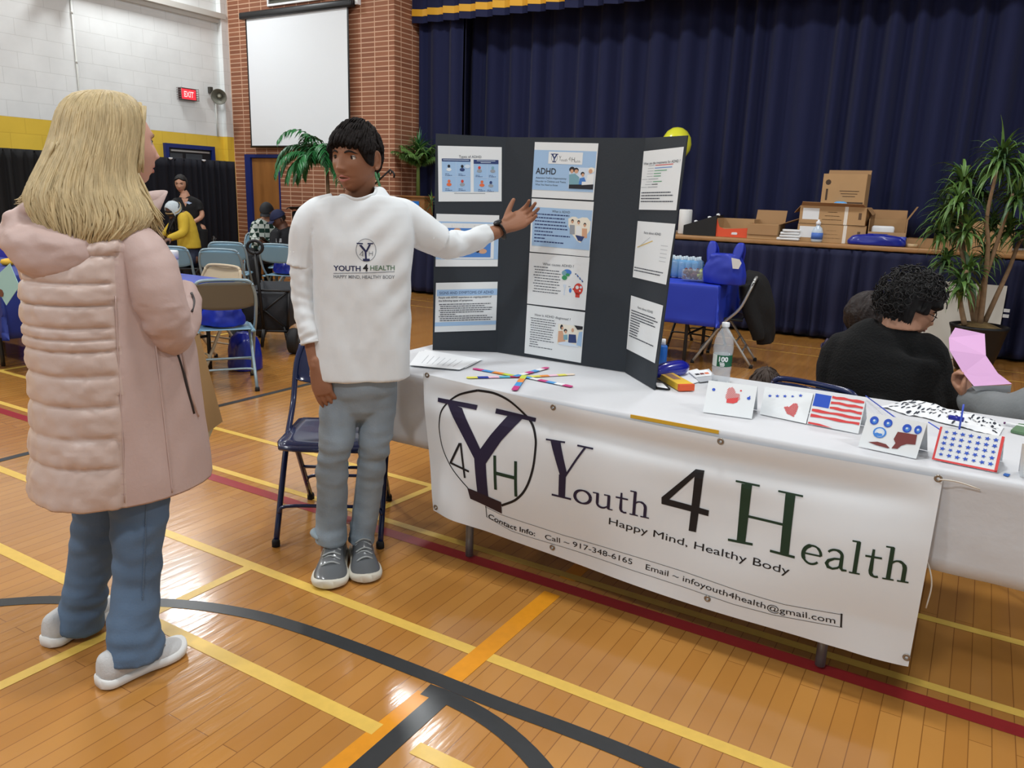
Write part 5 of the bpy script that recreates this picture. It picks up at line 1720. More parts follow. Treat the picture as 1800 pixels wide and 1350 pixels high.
p0, p1 = stg(1207, 408, 9.25), stg(1263, 411, 9.25)
bbx = empty('black_display_box', (p0+p1)/2, 'black counter box with sloped side next to the paper towel roll', 'box')
mb = MB(); mb.prism([(0, 0), (p1.x-p0.x, 0), (p1.x-p0.x, .24), (0, .11)], (p0.x, 9.12, ZS), (1, 0, 0), (0, 0, 1), (0, 1, 0), .28); mb.build('box_body', mat('box_black', (26, 26, 26), .6), bbx)
for x in (.12, .28, .38):
    mb = MB(); mb.lathe([(.0, 0), (.022, 0), (.022, .02), (.0, .028)], (p0.x+x, 9.2, ZS+.11+.13*x/(p1.x-p0.x)-.004), 12); mb.build('bottle_cap', m_white_plastic, bbx)

q = stg(1296, 413, 9.27); r_, P_, R_ = open_box('orange_tray_box', q, .42, .26, .21, .0, m_kraft, 'open kraft box with an orange front on the stage ledge', flaps=(None, None, None, None), cut=.10)
mb = MB(); mb.prism([(-.215, 0), (.215, 0), (.215, .17), (.15, .11), (-.12, .09), (-.18, .11), (-.215, .20)], P_(0, -.134, 0), R_ @ V((1, 0, 0)), (0, 0, 1), R_ @ V((0, 1, 0)), .004); mb.build('orange_front', mat('carton_orange', (222, 84, 50), .5), r_)
mb = MB(); mb.prism([(-.035, .03), (.03, .03), (.035, .05), (.02, .058), (-.03, .055)], P_(0, -.136, 0), R_ @ V((1, 0, 0)), (0, 0, 1), R_ @ V((0, 1, 0)), .002); mb.build('white_mark', m_white_matte, r_)
q = stg(1345, 418, 9.25); open_box('kraft_box', q, .34, .26, .165, -.05, m_kraft, 'small open kraft box with spread flaps right of the orange box', flaps=((.12, -1.45), (.22, .35), (.16, 1.25), None))
q = stg(1317, 416, 9.14)
mb = MB()
for i in range(4): mb.rbox((stg(1387, 421, 9.15).x+.012*(i % 2), 9.15, ZS+.018+.030*i), (.24-.02*i, .18, .026), .008, Matrix.Rotation(.1*i, 3, 'Z'))
tag(mb.build('napkin_stack', m_white_matte), 'stack of white napkin packs on the stage ledge beside the taped boxes', 'napkins')
mb = MB(); mb.lathe([(.0, 0), (.028, 0), (.028, .03), (.0, .03)], (stg(1370, 420, 9.1).x, 9.1, ZS), 14); tag(mb.build('plastic_cup', m_white_plastic), 'small white cup on the ledge beside the napkin packs', 'cup')
q = stg(1435, 424, 9.12); hs = empty('sanitizer_bottle', q, 'clear pump bottle with blue label in front of the taped boxes', 'bottle')
mb = MB(); mb.lathe([(.0, 0), (.055, 0), (.06, .02), (.058, .11), (.045, .15), (.022, .17), (.02, .185)], q, 20); mb.build('bottle_body', mat('sanitizer_gel', (190, 205, 220), .15), hs)
mb = MB(); mb.lathe([(.059, .03), (.0605, .03), (.0605, .10), (.059, .10)], q, 20, cap=False); mb.build('label', mat('label_blue', (70, 110, 190), .5), hs)
mb = MB(); mb.lathe([(.0, .185), (.026, .185), (.026, .215), (.012, .225), (.012, .24), (.0, .24)], q, 14); mb.build('cap', m_white_plastic, hs)

# two taped cartons, a tall one on top
m_tape = mat('packing_tape', (196, 168, 128), .4)
m_strap = mat('white_strap', (226, 218, 206), .6)
for i, (z, sx, sz, lab) in enumerate(((0, .69, .19, 'lower of the two wide kraft cartons on the stage, white strap across'), (.195, .67, .19, 'upper wide kraft carton with a white paper label, torn top edge'))):
    q = stg(1462, 425, 9.32)+V((0, 0, z)); r_, P_, R_ = open_box('kraft_carton', q, sx, .38, sz, .04*(1-i), m_kraft, lab, open_=False)
    mb = MB(); mb.box(P_(.14, -.193, sz/2), (.035, .002, sz), R_); mb.build('strap', m_strap, r_)
    mb = MB(); mb.box(P_(-.24+.02*i, -.193, sz*.55), (.17, .002, .12), R_); mb.build('paper_label', m_white_matte, r_)
    mb = MB()
    mb.box(P_(.28, -.193, sz*.5), (.03, .002, .07), R_)
    for k in range(3): mb.box(P_(.0, -.1925, sz*.25+.04*k), (.2-.05*k, .001, .005), R_)
    mb.build('printed_marks', mat('carton_ink', (96, 72, 50), .7), r_)
    if i == 1:
        mb = MB()
        for sg in (-1, 1): mb.quad(P_(sg*.335, -.19, sz), P_(sg*.335, .19, sz), P_(sg*.39, .17, sz-.06), P_(sg*.40, -.17, sz-.08))
        mb.quad(P_(-.33, -.19, sz), P_(.33, -.19, sz), P_(.30, -.24, sz+.03), P_(-.31, -.25, sz+.04)); mb.build('flap', m_kraft_in, r_, solid=.004)
q = stg(1478, 400, 9.40)+V((0, 0, .39)); r_, P_, R_ = open_box('tall_kraft_carton', q, .44, .24, .34, -.03, m_kraft, 'tall kraft carton with a dark printed emblem, topmost of the stage boxes', flaps=(None, None, (.05, 1.2), None))
mb = MB(); mb.prism([(-.02, .26), (.12, .27), (.11, .23), (.05, .20), (.0, .22)], P_(0, -.122, 0), R_ @ V((1, 0, 0)), (0, 0, 1), R_ @ V((0, 1, 0)), .002)
for k in range(3): mb.box(P_(.06, -.124, .16-.028*k), ((.2, .17, .13)[k], .002, .006), R_)
mb.box(P_(.13, -.124, .035), (.16, .002, .02), R_); mb.prism([(.03*cos(a), .03*sin(a)) for a in [i*pi/4 for i in range(8)]], P_(-.165, -.1235, .25), R_ @ V((1, 0, 0)), (0, 0, 1), R_ @ V((0, 1, 0)), .002); mb.box(P_(-.17, -.124, .12), (.02, .002, .12), R_)
mb.build('printed_emblem', mat('emblem_ink', (70, 52, 38), .7), r_)
soft_bag('plastic_bag', stg(1472, 400, 9.25)+V((0, 0, .39)), (.14, .1, .05), mat('bag_azure', (90, 160, 220), .4), 'scrap of light blue plastic on top of the wide cartons', 'bag', 21)

q = stg(1555, 432, 9.28); r_, P_, R_ = open_box('small_open_carton', q, .36, .28, .27, .12, m_kraft, 'open kraft carton with white packs inside behind the blue plastic bag', flaps=(None, (.16, 1.05), (.1, 1.3), None), cut=.14)
mb = MB(); mb.rbox(P_(-.04, -.02, .12), (.22, .16, .16), .02, R_); mb.build('white_pack', m_white_matte, r_)
soft_bag('plastic_bag', stg(1540, 433, 9.14)+V((0, -.03, 0)), (.55, .17, .12), m_tote2, 'shiny blue plastic bag lying flat on the stage ledge', 'bag', 13, pinch=.4)
q = stg(1576, 434, 9.12)
mb = MB(); mb.lathe([(.0, 0), (.035, 0), (.04, .10), (.0, .10)], q+V((.04, 0, 0)), 18); tag(mb.build('blue_cup', mat('cup_blue', (70, 84, 180), .4)), 'blue paper cup at the right end of the blue bag', 'cup')
q = stg(1603, 436, 9.12); rot = Matrix.Rotation(.0, 3, 'X')
mb = MB(); mb.lathe([(.03, 0), (.05, 0), (.05, .035), (.03, .035), (.03, 0)], q, 20, cap=False); tag(mb.build('tape_roll', m_tape), 'roll of packing tape on the ledge beside the blue cup', 'tape roll')
q = stg(1640, 437, 9.3); open_box('flat_tray_box', q, .5, .3, .09, .02, m_kraft_in, 'flat brown tray box at the right part of the stage ledge', flaps=(None, None, None, None))
q = stg(1715, 440, 9.45); open_box('kraft_carton', q, .62, .3, .2, .0, m_kraft, 'kraft carton on the stage half hidden behind the strappy plant', flaps=(None, None, (.1, 1.0), (.12, .4)))

# balloons behind the display board
for i, (px, py, yy, rr_) in enumerate(((1189, 254, 9.35, .175), (1201, 262, 9.15, .10))):
    if i: continue
    q = PY(px, py, yy)
    bl = empty('yellow_balloon', (q.x, yy, ZS), 'lime yellow balloon peeking out behind the top right of the display board', 'balloon')
    mb = MB(); mb.lathe([(.0, .2), (.06, .19), (.12, .15), (.165, .08), (.178, 0), (.165, -.07), (.12, -.14), (.06, -.19), (.012, -.215), (.018, -.23), (.0, -.225)], q, 32)
    mb.build('balloon_skin', mat('balloon_lime', (222, 222, 60), .25, coat=.3), bl)
    mb = MB(); mb.tube([q-V((0, 0, .22)), V((q.x, yy, ZS))], .004, 5); mb.build('stick', m_white_plastic, bl)

# ================================================================== blue table by the stage
m_blue3 = mat('blue_cover_deep', (36, 60, 184), .5)
covered(-2.80, 6.93, 1.78, .66, .02, 'folding table under a blue cover near the stage, right of the display board', 'deep blue plastic cover with a long corner fold on the table near the stage', m_blue3, drop=.36, seed=14, z=.74)
for x, y, dx, dy, lab in ((-2.35, 7.65, -.1, -1, 'black folding chair on the far side of the blue table near the stage'), (-2.95, 6.3, .0, 1, 'black folding chair on the near side of the blue table by the stage')):
    folding_chair((x, y, 0), aim(dx, dy), m_blackmetal, m_blackmetal, m_blackmetal, lab, 'folding chairs')
folding_chair((-1.93, 7.08, 0), aim(-1, -.15), m_blackmetal, m_blackmetal, m_ltmetal, 'folding chair with grey legs carrying the black jacket by the blue table', 'folding chairs')
jk = empty('black_jacket', (-1.3, 7.05, .5), 'black jacket hanging over the back of the chair by the blue table', 'jacket')
mb = MB()
jt = [PY(a, b_, 7.15) for a, b_ in ((1308, 486), (1328, 500), (1338, 535), (1342, 575), (1345, 604))]
mb.tube(jt, [(.10, .07), (.19, .10), (.17, .11), (.13, .1), (.10, .07)], 20, ref=(0, 1, 0), res=5, fn=lambda q, t, th, p, s_, b_: q+(q-p).normalized()*.025*noise.noise(V((th*2, t*4, 2))))
jt = [PY(a, b_, 7.0) for a, b_ in ((1312, 500), (1318, 540), (1330, 580), (1333, 598))]
mb.tube(jt, [(.12, .06), (.1, .07), (.07, .06), (.045, .05)], 16, ref=(0, 1, 0), res=5)
remesh(mb, .012, 3).build('jacket_body', mat('jacket_black', (14, 14, 15), .85, bump=.3, bscale=60), jk)

# food and bags on it
zt = .748
cx = G(1227, 494, zt)
gcn = empty('grape_container', cx, 'clear box of red and green grapes on the blue table near the stage', 'container')
mb = MB(); mb.rbox(cx+V((0, 0, .055)), (.26, .18, .10), .015); mb.build('box', mat('clamshell', (225, 235, 238), .1, alpha=.22), gcn)
rg_ = random.Random(3)
for nm_, c0, rgb in (('green_grapes', .06, (170, 182, 80)), ('red_grapes', -.06, (96, 40, 52))):
    mb = MB()
    for i in range(42):
        p = cx+V((c0+rg_.uniform(-.05, .05), rg_.uniform(-.07, .07), .02+rg_.uniform(0, .08)))
        mb.lathe([(.0, -.017), (.012, -.012), (.0165, 0), (.012, .012), (.0, .017)], p, 8)
    o = mb.build(nm_, mat(nm_, rgb, .3), gcn); o['kind'] = 'stuff'
wx = G(1203, 490, zt)+V((-.05, .12, 0))
wpk = empty('water_pack', wx, 'shrink wrapped pack of water bottles with light blue print on the blue table', 'bottle pack')
mb = MB()
for i in range(5):
    for j in range(3):
        mb.lathe([(.0, 0), (.03, 0), (.031, .06), (.028, .14), (.012, .175), (.012, .195), (.0, .195)], wx+V((-.13+.063*i, -.06+.062*j, 0)), 12)
o = mb.build('bottles', mat('bottle_pale', (190, 205, 215), .2), wpk)
mb = MB(); mb.rbox(wx+V((-.005, 0, .085)), (.33, .2, .165), .03, seg=3); mb.build('wrap', mat('wrap_blue', (80, 160, 220), .15, alpha=.45, var=.3, vscale=9), wpk)
tb_ = soft_bag('tote_bag', G(1265, 500, zt)+V((.0, .1, 0)), (.36, .22, .26), m_tote, 'large royal blue tote bag with tall handles on the blue table near the stage', 'bag', 17, handles=True, pinch=.7, rz=-.1)
q = PY(1293, 462, 6.65); mb = MB(); mb.prism([(-.02, -.05), (.03, -.05), (.05, .0), (.03, .03), (-.04, .04)], q, (1, 0, 0), (0, 0, 1), (0, 1, 0), .003); mb.build('white_print', m_white_matte, tb_)

# white panel leaning on the skirt
wpn = empty('foam_board', (-.1, 8.8, 0), 'big white foam board leaning against the stage skirt behind the plant', 'foam board')
q = [PY(1605, 626, 8.72), PY(1747, 634, 8.72), PY(1771, 503, 8.9), PY(1625, 492, 8.9)]
q[0].z = q[1].z = .004
mb = MB(); mb.add(q+[p+V((0, .015, 0)) for p in q], [(0, 1, 2, 3), (7, 6, 5, 4), (0, 4, 5, 1), (1, 5, 6, 2), (2, 6, 7, 3), (3, 7, 4, 0)]); mb.build('panel', mat('foam_white', (206, 202, 192), .7), wpn)
mb = MB()
for t in (.35, .42, .62, .69): mb.box(q[1].lerp(q[2], t)+V((.03, 0, 0)), (.05, .02, .03))
mb.build('edge_tabs', m_white_matte, wpn)

# ================================================================== people
def gs(a, c, s_): return exp(-((a-c)/s_)**2)


def head_shape(n, fem=0.0, mouth=0.0):
    """unit direction -> skull and face surface, metres, face towards +Y, chin to crown about .225"""
    x, y, z = n
    X, Y, Z = .0735*x, .094*y, .1125*z
    if z < 0:
        s_ = -z
        X *= 1-.34*s_**1.7
        if y < 0: Y *= 1-.50*s_**1.2
        Y += .020*s_**1.5
    else:
        Y -= .006*z
        X *= 1+.05*z*(1-z)*2
    if y > 0:
        Y *= 1-.06*x*x
        fr = min(1, y*2.2)
        w_ = .0075+.0065*max(0, min(1, (.012-Z)/.045))
        if -.050 < Z < .022:
            t = max(0, (.018-Z)/.052)
            prof = (t**1.25)*.0205 if t <= 1 else .0205*max(0, 1-(t-1)/.16)
            Y += prof*exp(-(X/w_)**2)*fr
        Y += .007*gs(abs(X), .0125, .0065)*gs(Z, -.034, .0075)*fr
        Y -= .0115*gs(abs(X), .031, .0165)*gs(Z, .004, .012)*fr
        Y += .0045*gs(abs(X), .028, .022)*gs(Z, .026, .008)*fr
        Y += .0045*gs(abs(X), .042, .018)*gs(Z, -.022, .018)*fr
        Y += .0065*exp(-(X/.023)**2)*gs(Z, -.0555, .0052)*fr
        Y += .0065*exp(-(X/.020)**2)*gs(Z, -.0690-mouth*.004, .0058)*fr
        Y -= (.004+.012*mouth)*exp(-(X/.021)**2)*gs(Z, -.0620-mouth*.001, .0028+.003*mouth)*fr
        Y += .004*exp(-(X/.016)**2)*gs(Z, -.046, .006)*fr*0
        Y -= .003*exp(-(X/.03)**2)*gs(Z, -.081, .006)*fr
        Y += .006*exp(-(X/.02)**2)*gs(Z, -.098, .012)*fr
    return V((X, Y, Z))


class Head:
    def __init__(s, c, f, up=(0, 0, 1), sc=1.0, mouth=0.0, gaze=(0, 0), nu=96, nv=84):
        s.c = V(c); s.f = V(f).normalized(); s.sc = sc
        s.r = s.f.cross(V(up)).normalized(); s.u = s.r.cross(s.f).normalized()
        s.M = Matrix((s.r, s.f, s.u)).transposed()
        s.mouth = mouth; s.gaze = gaze
        rows = []
        for j in range(nv+1):
            ph = -pi/2+pi*j/nv
            rows.append([head_shape((cos(ph)*sin(2*pi*i/nu), cos(ph)*cos(2*pi*i/nu), sin(ph)), mouth=mouth) for i in range(nu)])
        s.rows = rows
        vs = [p for r_ in rows for p in r_]
        fs = [(j*nu+i, j*nu+(i+1) % nu, (j+1)*nu+(i+1) % nu, (j+1)*nu+i) for j in range(nv) for i in range(nu)]
        s.bvh = BVHTree.FromPolygons(vs, fs)

    def W(s, p): return s.c+s.M @ (V(p)*s.sc)

    def front(s, x, z, lift=0.0):
        h = s.bvh.ray_cast(V((x, .3, z)), V((0, -1, 0)))
        y = h[0].y if h[0] else .09
        return V((x, y+lift, z))

    def skin(s, mb):
        mb.rings([[s.W(p) for p in r_] for r_ in s.rows], True, True, True)
        for sg in (-1, 1):                                   # ears
            c = V((sg*.0745, -.006, -.004))
            rim = []
            for k in range(11):
                a = radians(-110+260*k/10)
                rim.append(s.W(c+V((sg*(.004+.006*max(0, cos(a))), -.015*cos(a)*1.0+.002, .030*sin(a)))))
            mb.tube(rim, [.0045*s.sc]*11, 8, round_ends=True)
            mb.tube([s.W(c+V((0, .004, -.02))), s.W(c+V((sg*.003, -.004, 0))), s.W(c+V((sg*.002, -.002, .02)))], [(.004*s.sc, .011*s.sc)]*3, 8, ref=s.r)

    def features(s, par, iris=(60, 38, 24), brow=(34, 26, 22), lip=(168, 104, 92), squint=1.0, teeth=False, brow_w=1.0):
        for sg in (-1, 1):
            p = s.front(sg*.031, .003); c = p+V((0, -.0078, 0))
            rr_ = .0118
            mb = MB()
            d = V((s.gaze[0], 1, s.gaze[1])).normalized(); q3 = d.to_track_quat('Z', 'Y').to_matrix()
            prof = [(rr_*sin(a), rr_*cos(a)) for a in [pi*k/24 for k in range(25)]]
            rings = [[s.W(c+q3 @ V((r_*cos(2*pi*j/24), r_*sin(2*pi*j/24), z))) for j in range(24)] for r_, z in prof]
            n0 = len(mb.f)
            for k in range(24):
                mi = 2 if k < 3 else (1 if k < 6 else 0)
                mb.rings([rings[k], rings[k+1]], True, False, True, mi)
            mb.build('eye', [mat('eye_white', (214, 206, 198), .25), mat('iris_%d' % iris[0], iris, .2), mat('pupil', (8, 8, 8), .1)], par)
            # upper lid line
            mb = MB()
            pts = [s.W(c+V((.0135*cos(a), rr_*1.02*sqrt(max(0, 1-(cos(a)*.95)**2-(sin(a)*.36*squint)**2))+.0006, .0052*squint*sin(a)+.0008))) for a in [pi*k/10 for k in range(11)]]
            mb.tube(pts, [.0004*s.sc]+[.0012*s.sc]*9+[.0004*s.sc], 6); mb.build('eyelash', mat('lash', (22, 16, 14), .6), par)
            mb = MB()
            pts = [s.W(s.front(sg*(.013+.036*t), .0185+.0065*sin(pi*min(1, t*1.1))-.002*t, .0012)) for t in (0, .2, .4, .6, .8, 1)]
            mb.tube(pts, [(.0022*s.sc*brow_w, .001*s.sc), (.0034*s.sc*brow_w, .0013*s.sc), (.0034*s.sc*brow_w, .0013*s.sc), (.003*s.sc*brow_w, .0012*s.sc), (.0022*s.sc*brow_w, .001*s.sc), (.0006*s.sc, .0005*s.sc)], 8, ref=s.u, res=3)
            mb.build('eyebrow', mat('brow_%d' % brow[0], brow, .8), par)
        lm = mat('lip_%d' % lip[0], lip, .4)
        op = s.mouth
        for nm, z0, dz, hh in (('upper_lip', -.0565, .0015, .0036), ('lower_lip', -.0690-op*.004, -.002, .0046)):
            mb = MB()
            pts = []; rr_ = []
            for k in range(11):
                t = k/10*2-1
                x = .0235*t
                zz = (-.0620-op*.001)+(z0+.0620+op*.001)*(1-abs(t)**1.8)
                pts.append(s.W(s.front(x, zz, .0004))); kk = (1-abs(t)**2.2)
                rr_.append((hh*s.sc*(.2+.8*kk), .0022*s.sc*(.25+.75*kk)))
            mb.tube(pts, rr_, 10, ref=s.u); mb.build(nm, lm, par)
        if op > 0:
            mb = MB()
            mb.tube([s.W(s.front(.016*t, -.0618-op*.001, .0016)) for t in (-1, -.5, 0, .5, 1)], [(.0006*s.sc, .0005), ((.0012+.0022*op)*s.sc, .0008), ((.0014+.0026*op)*s.sc, .0008), ((.0012+.0022*op)*s.sc, .0008), (.0006*s.sc, .0005)], 8, ref=s.u, res=3)
            mb.build('mouth_opening', mat('teeth', (225, 220, 210), .3) if teeth else mat('mouth_dark', (50, 22, 20), .6), par)

    def cap(s, mask, th, seed=1, groove=.003, nu=160, nv=110, dirn=(0, 0, 1)):
        """hair shell: mask(x,y,z)->0..1 coverage, th(x,y,z)->thickness"""
        rows = []
        for j in range(nv+1):
            ph = -pi/2+pi*j/nv
            row = []
            for i in range(nu):
                th_ = 2*pi*i/nu
                n = V((cos(ph)*sin(th_), cos(ph)*cos(th_), sin(ph)))
                p = head_shape(n)
                k = max(0, min(1, mask(*n)))
                k = k*k*(3-2*k)
                g = noise.noise(V((th_*9+seed, ph*1.6, seed)))*1.0+noise.noise(V((th_*24, ph*3, seed+4)))*.7
                g += noise.noise(V((n.x*4, n.y*4, n.z*4+seed)))*.8
                off = -.012+k*(.012+th(*n))+groove*g*k
                row.append(s.W(p+p.normalized()*off))
            rows.append(row)
        mb = MB(); mb.rings(rows, True, True, True)
        return mb

    def locks(s, mb, n, mask, th, seed, arc=.7, r0=.005, whorl=(0, -.25, 1), lift=.0, tipdrop=0, wave=.0):
        rnd = random.Random(seed); wv = V(whorl).normalized()
        k = 0; tries = 0
        while k < n and tries < n*30:
            tries += 1
            d = V((rnd.gauss(0, 1), rnd.gauss(0, 1), rnd.gauss(0, 1))).normalized()
            if mask(*d) < .3: continue
            ax = wv.cross(d)
            if ax.length < .05: continue
            ax.normalize(); a_ = arc*rnd.uniform(.6, 1.15)
            ax = (ax+d*rnd.uniform(-.35, .35)).normalized()
            pts = []; rs = []
            for q in range(7):
                t = q/6
                dd = Matrix.Rotation(a_*t, 3, ax) @ d
                if q > 1 and mask(*dd) < .45: break
                p = head_shape(dd); o = th(*d)*(1+.12*sin(t*3)*1)+lift*t
                pts.append(s.W(p+p.normalized()*(o+.0015*rnd.uniform(-1, 1)+wave*sin(t*8+k))+V((0, 0, -tipdrop*t*t))))
                rr_ = r0*s.sc*(sin(pi*(.15+.80*t))**.7)*rnd.uniform(.8, 1.15)
                rs.append((rr_, rr_*.45))
            if len(pts) > 2: mb.tube(pts, rs[:-1]+[(.0007, .0005)], 5, ref=None)
            k += 1


def hand(mb, w, F, N, thumb, sc=1.0, curl=(.3, .35, .4, .45), spread=.06, thumb_out=.8, thumb_curl=.25, thumb_n=.35):
    F = V(F).normalized(); N = V(N); N = (N-F*N.dot(F)).normalized(); S = F.cross(N).normalized()*thumb
    w = V(w)
    mb.tube([w-F*.02*sc, w+F*.005*sc, w+F*.04*sc, w+F*.075*sc, w+F*.094*sc], [(.027*sc, .020*sc), (.028*sc, .019*sc), (.037*sc, .0165*sc), (.041*sc, .0145*sc), (.037*sc, .011*sc)], 16, ref=S, res=3, pw=2.4, round_ends=True)
    mb.tube([w+F*.02*sc+S*.02*sc+N*.006*sc, w+F*.055*sc+S*.026*sc+N*.008*sc], [.015*sc, .013*sc], 10, round_ends=True)
    L = (.068, .078, .073, .057); O = (.029, .0100, -.0095, -.0275)
    for i in range(4):
        p = w+F*(.088-.006*(i == 3))*sc+S*O[i]*sc
        d = (F+S*(spread*(1.5-i))).normalized()
        pts = [p-d*.012*sc, p.copy()]; ax = d.cross(N)
        ax.normalize()
        for k, fr in enumerate((.45, .30, .25)):
            d = Matrix.Rotation(curl[i]*(1.0, 1.15, .8)[k], 3, ax) @ d
            p = p+d*L[i]*fr*sc; pts.append(p.copy())
        mb.tube(pts, [.0088*sc, .0092*sc, .0086*sc, .0076*sc, .0066*sc], 10, res=2, round_ends=True)
    d = (F*.75+S*thumb_out+N*thumb_n).normalized(); p = w+F*.022*sc+S*.022*sc
    pts = [p.copy(), p+d*.030*sc]; ax = d.cross((F*.6-S*.4+N*.4)).normalized()
    for fr in (.032, .026):
        d = Matrix.Rotation(thumb_curl, 3, ax) @ d; pts.append(pts[-1]+d*fr*sc)
    mb.tube(pts, [.0135*sc, .0120*sc, .0102*sc, .0082*sc], 10, res=2, round_ends=True)


def shoe(par, heel, toe, mt_up, mt_sole, mt_lace, L=.28, high=.02, sole_h=.030, name='shoe', laces=True, wk=1.0):
    heel = V((heel[0], heel[1], 0)); toe = V((toe[0], toe[1], 0))
    f = (toe-heel).normalized(); r_ = V((f.y, -f.x, 0)); o = heel
    def P(x, y, z): return o+r_*x+f*y+V((0, 0, z))
    T = [0, .04, .12, .3, .5, .65, .78, .9, .97, 1]
    Wd = [.016, .029, .036, .035, .037, .045, .0465, .040, .027, .012]
    Wd = [w_*wk for w_ in Wd]
    Hh = [.068+high, .080+high, .085+high, .088+high, .082+high*.5, .068, .056, .048, .042, .034]
    root = MB()
    rg = []
    n_ = 20
    PT, PR_ = spline([V((t, w_, h)) for t, w_, h in zip(T, Wd, Hh)], [(1, 1)]*len(T), 3)
    for q in PT:
        t, w_, h = q
        ring_ = []
        for k in range(n_):
            a = 2*pi*k/n_
            z = sole_h*.6+(h-sole_h*.6)*max(0, sin(a))**.75 if sin(a) > 0 else sole_h*.6-.006
            x = w_*math.copysign(abs(cos(a))**.75, cos(a))*(1-.22*max(0, sin(a)))
            ring_.append(P(x, t*L*.985+.002, z))
        rg.append(ring_)
    root.rings(rg, True, True, True)
    up_ = root.build(name, mt_up, par)
    sb = MB(); rg = []
    for q in PT:
        t, w_, h = q
        sp = .010*max(0, (t-.8)/.2)**1.5+.004*max(0, (.08-t)/.08)
        ring_ = []
        for k in range(16):
            a = 2*pi*k/16
            z = sp+sole_h*(.5+.5*math.copysign(abs(sin(a))**.5, sin(a)))
            if z < sp: z = sp
            x = (w_+.005)*math.copysign(abs(cos(a))**.6, cos(a))
            ring_.append(P(x, t*L*1.01-.002, z))
        rg.append(ring_)
    sb.rings(rg, True, True, True); sb.build('sole', mt_sole, up_)
    if laces:
        for k in range(6):
            t = .38+.06*k; h = Hh[3]+(Hh[5]-Hh[3])*(t-.3)/.35+.007
            lb = MB(); sg = 1 if k % 2 else -1
            lb.tube([P(-.024*wk, t*L, h-.013), P(-.010, t*L+.004*sg, h-.001), P(.010, t*L+.008*sg, h-.001), P(.024*wk, t*L+.010*sg, h-.013)], .0036, 6, res=3)
            lb.build('lace', mt_lace, up_)
        lb = MB()
        for sg in (-1, 1): lb.tube([P(0, .40*L, Hh[3]+.0), P(sg*.018, .38*L, Hh[3]+.006), P(sg*.030, .42*L, Hh[3]-.010)], .0022, 6, res=4)
        lb.build('lace', mt_lace, up_)
    return up_


def wrinkle(a, sx, sy, sz, seed=0):
    return lambda p, n: a*(noise.noise(V((p.x*sx+seed, p.y*sy, p.z*sz)))+.5*noise.noise(V((p.x*sx*2.3, p.y*sy*2.3+seed, p.z*sz*2.1))))


# ------------------------------------------------------------------ the boy
m_skin_b = mat('skin_brown', (148, 104, 80), .55, var=.05, vscale=20, spec=.3)
m_hair_b = mat('hair_black', (24, 19, 18), .75, bump=.4, bscale=90, spec=.2)
m_tee = mat('white_tee', (222, 227, 230), .85, bump=.06, bscale=40)
m_jean_l = mat('light_jeans', (136, 149, 160), .85, var=.24, vscale=5, bump=.15, bscale=160)
bo = G(625, 992)
B = Fr(bo)
boy = empty('person', (bo.x, bo.y, 0), 'boy with dark hair in a white printed shirt and light jeans, gesturing to the board', 'person')
hf = (-B.d*cos(radians(33))-B.r*sin(radians(33))+V((0, 0, -.06)))
hc_ = B(626, 278, -.02)
hb = Head(hc_, hf, (0.03, 0, 1), 1.01, mouth=.75, gaze=(.42, -.05))
mb = MB()
hb.skin(mb)
nb = B(632, 352, .02)
mb.tube([hb.W((0, -.022, -.04)), hb.W((0, -.026, -.09)), nb, B(638, 385, .02)], [(.052, .056), (.050, .052), (.055, .054), (.09, .06)], 20, ref=B.r, res=3)
mb.tube([B(640, 385, .01), B(638, 450, .0), B(635, 540, 0), B(632, 620, 0), B(632, 655, 0)], [(.10, .05), (.125, .075), (.12, .075), (.115, .075), (.10, .07)], 20, ref=B.r, res=3, round_ends=True)
sR, eR, wR = B(545, 392, 0), B(535, 505, .01), B(553, 622, -.05)
mb.tube([B(596, 402, 0), B(556, 412, 0), eR, wR, B(556, 642, -.065)], [.036, .036, .034, .029, .027], 16, res=4, round_ends=True)
Fh = (B(574, 712, -.09)-B(557, 644, -.07)).normalized()
hand(mb, B(557, 644, -.07), Fh, B.d*.75+B.r*.45, -1, 1.05, (.25, .28, .30, .34), .02, .35, .15, .5)
sL, eL, wL = B(722, 392, .02), B(792, 432, .10), B(872, 408, .17)
mb.tube([B(684, 402, .0), B(718, 408, .02), eL, wL], [.036, .038, .036, .028], 16, res=4, round_ends=True)
wh = B(885, 400, .18)
hand(mb, wh, (B(938, 374, .20)-wh), (-B.d*.8+V((0, 0, .5))-B.r*.15), -1, 1.02, (.45, .36, .30, .34), .045, .72, .1, .25)
for L_ in (((602, 655, 0), (590, 780, -.03), (584, 870, 0), (580, 965, .01)), ((662, 655, 0), (659, 775, -.005), (647, 870, .04), (634, 962, .05))):
    mb.tube([B(*q) for q in L_], [.058, .044, .040, .036], 16, res=4, round_ends=True)
body = remesh(mb, .0034, 2)
body.build('body', m_skin_b, boy)
hb.features(boy, (48, 30, 22), (30, 22, 20), (172, 108, 96))


def mask_boy(x, y, z):
    if y > .15:                                   # fringe across the forehead
        lim = .34-.12*abs(x)+.03*sin(x*23)+.02*sin(x*51)
        if abs(x) > .62: lim = .34-(abs(x)-.62)*1.6
        return (z-lim)*14+.5
    if y > -.30: return (z-(.30+(.15-y)*-.25))*12+.5
    return (z+.42+.1*y)*10+.5


def th_boy(x, y, z): return .009+.007*max(0, z)+.006*max(0, y)*(z < .7)


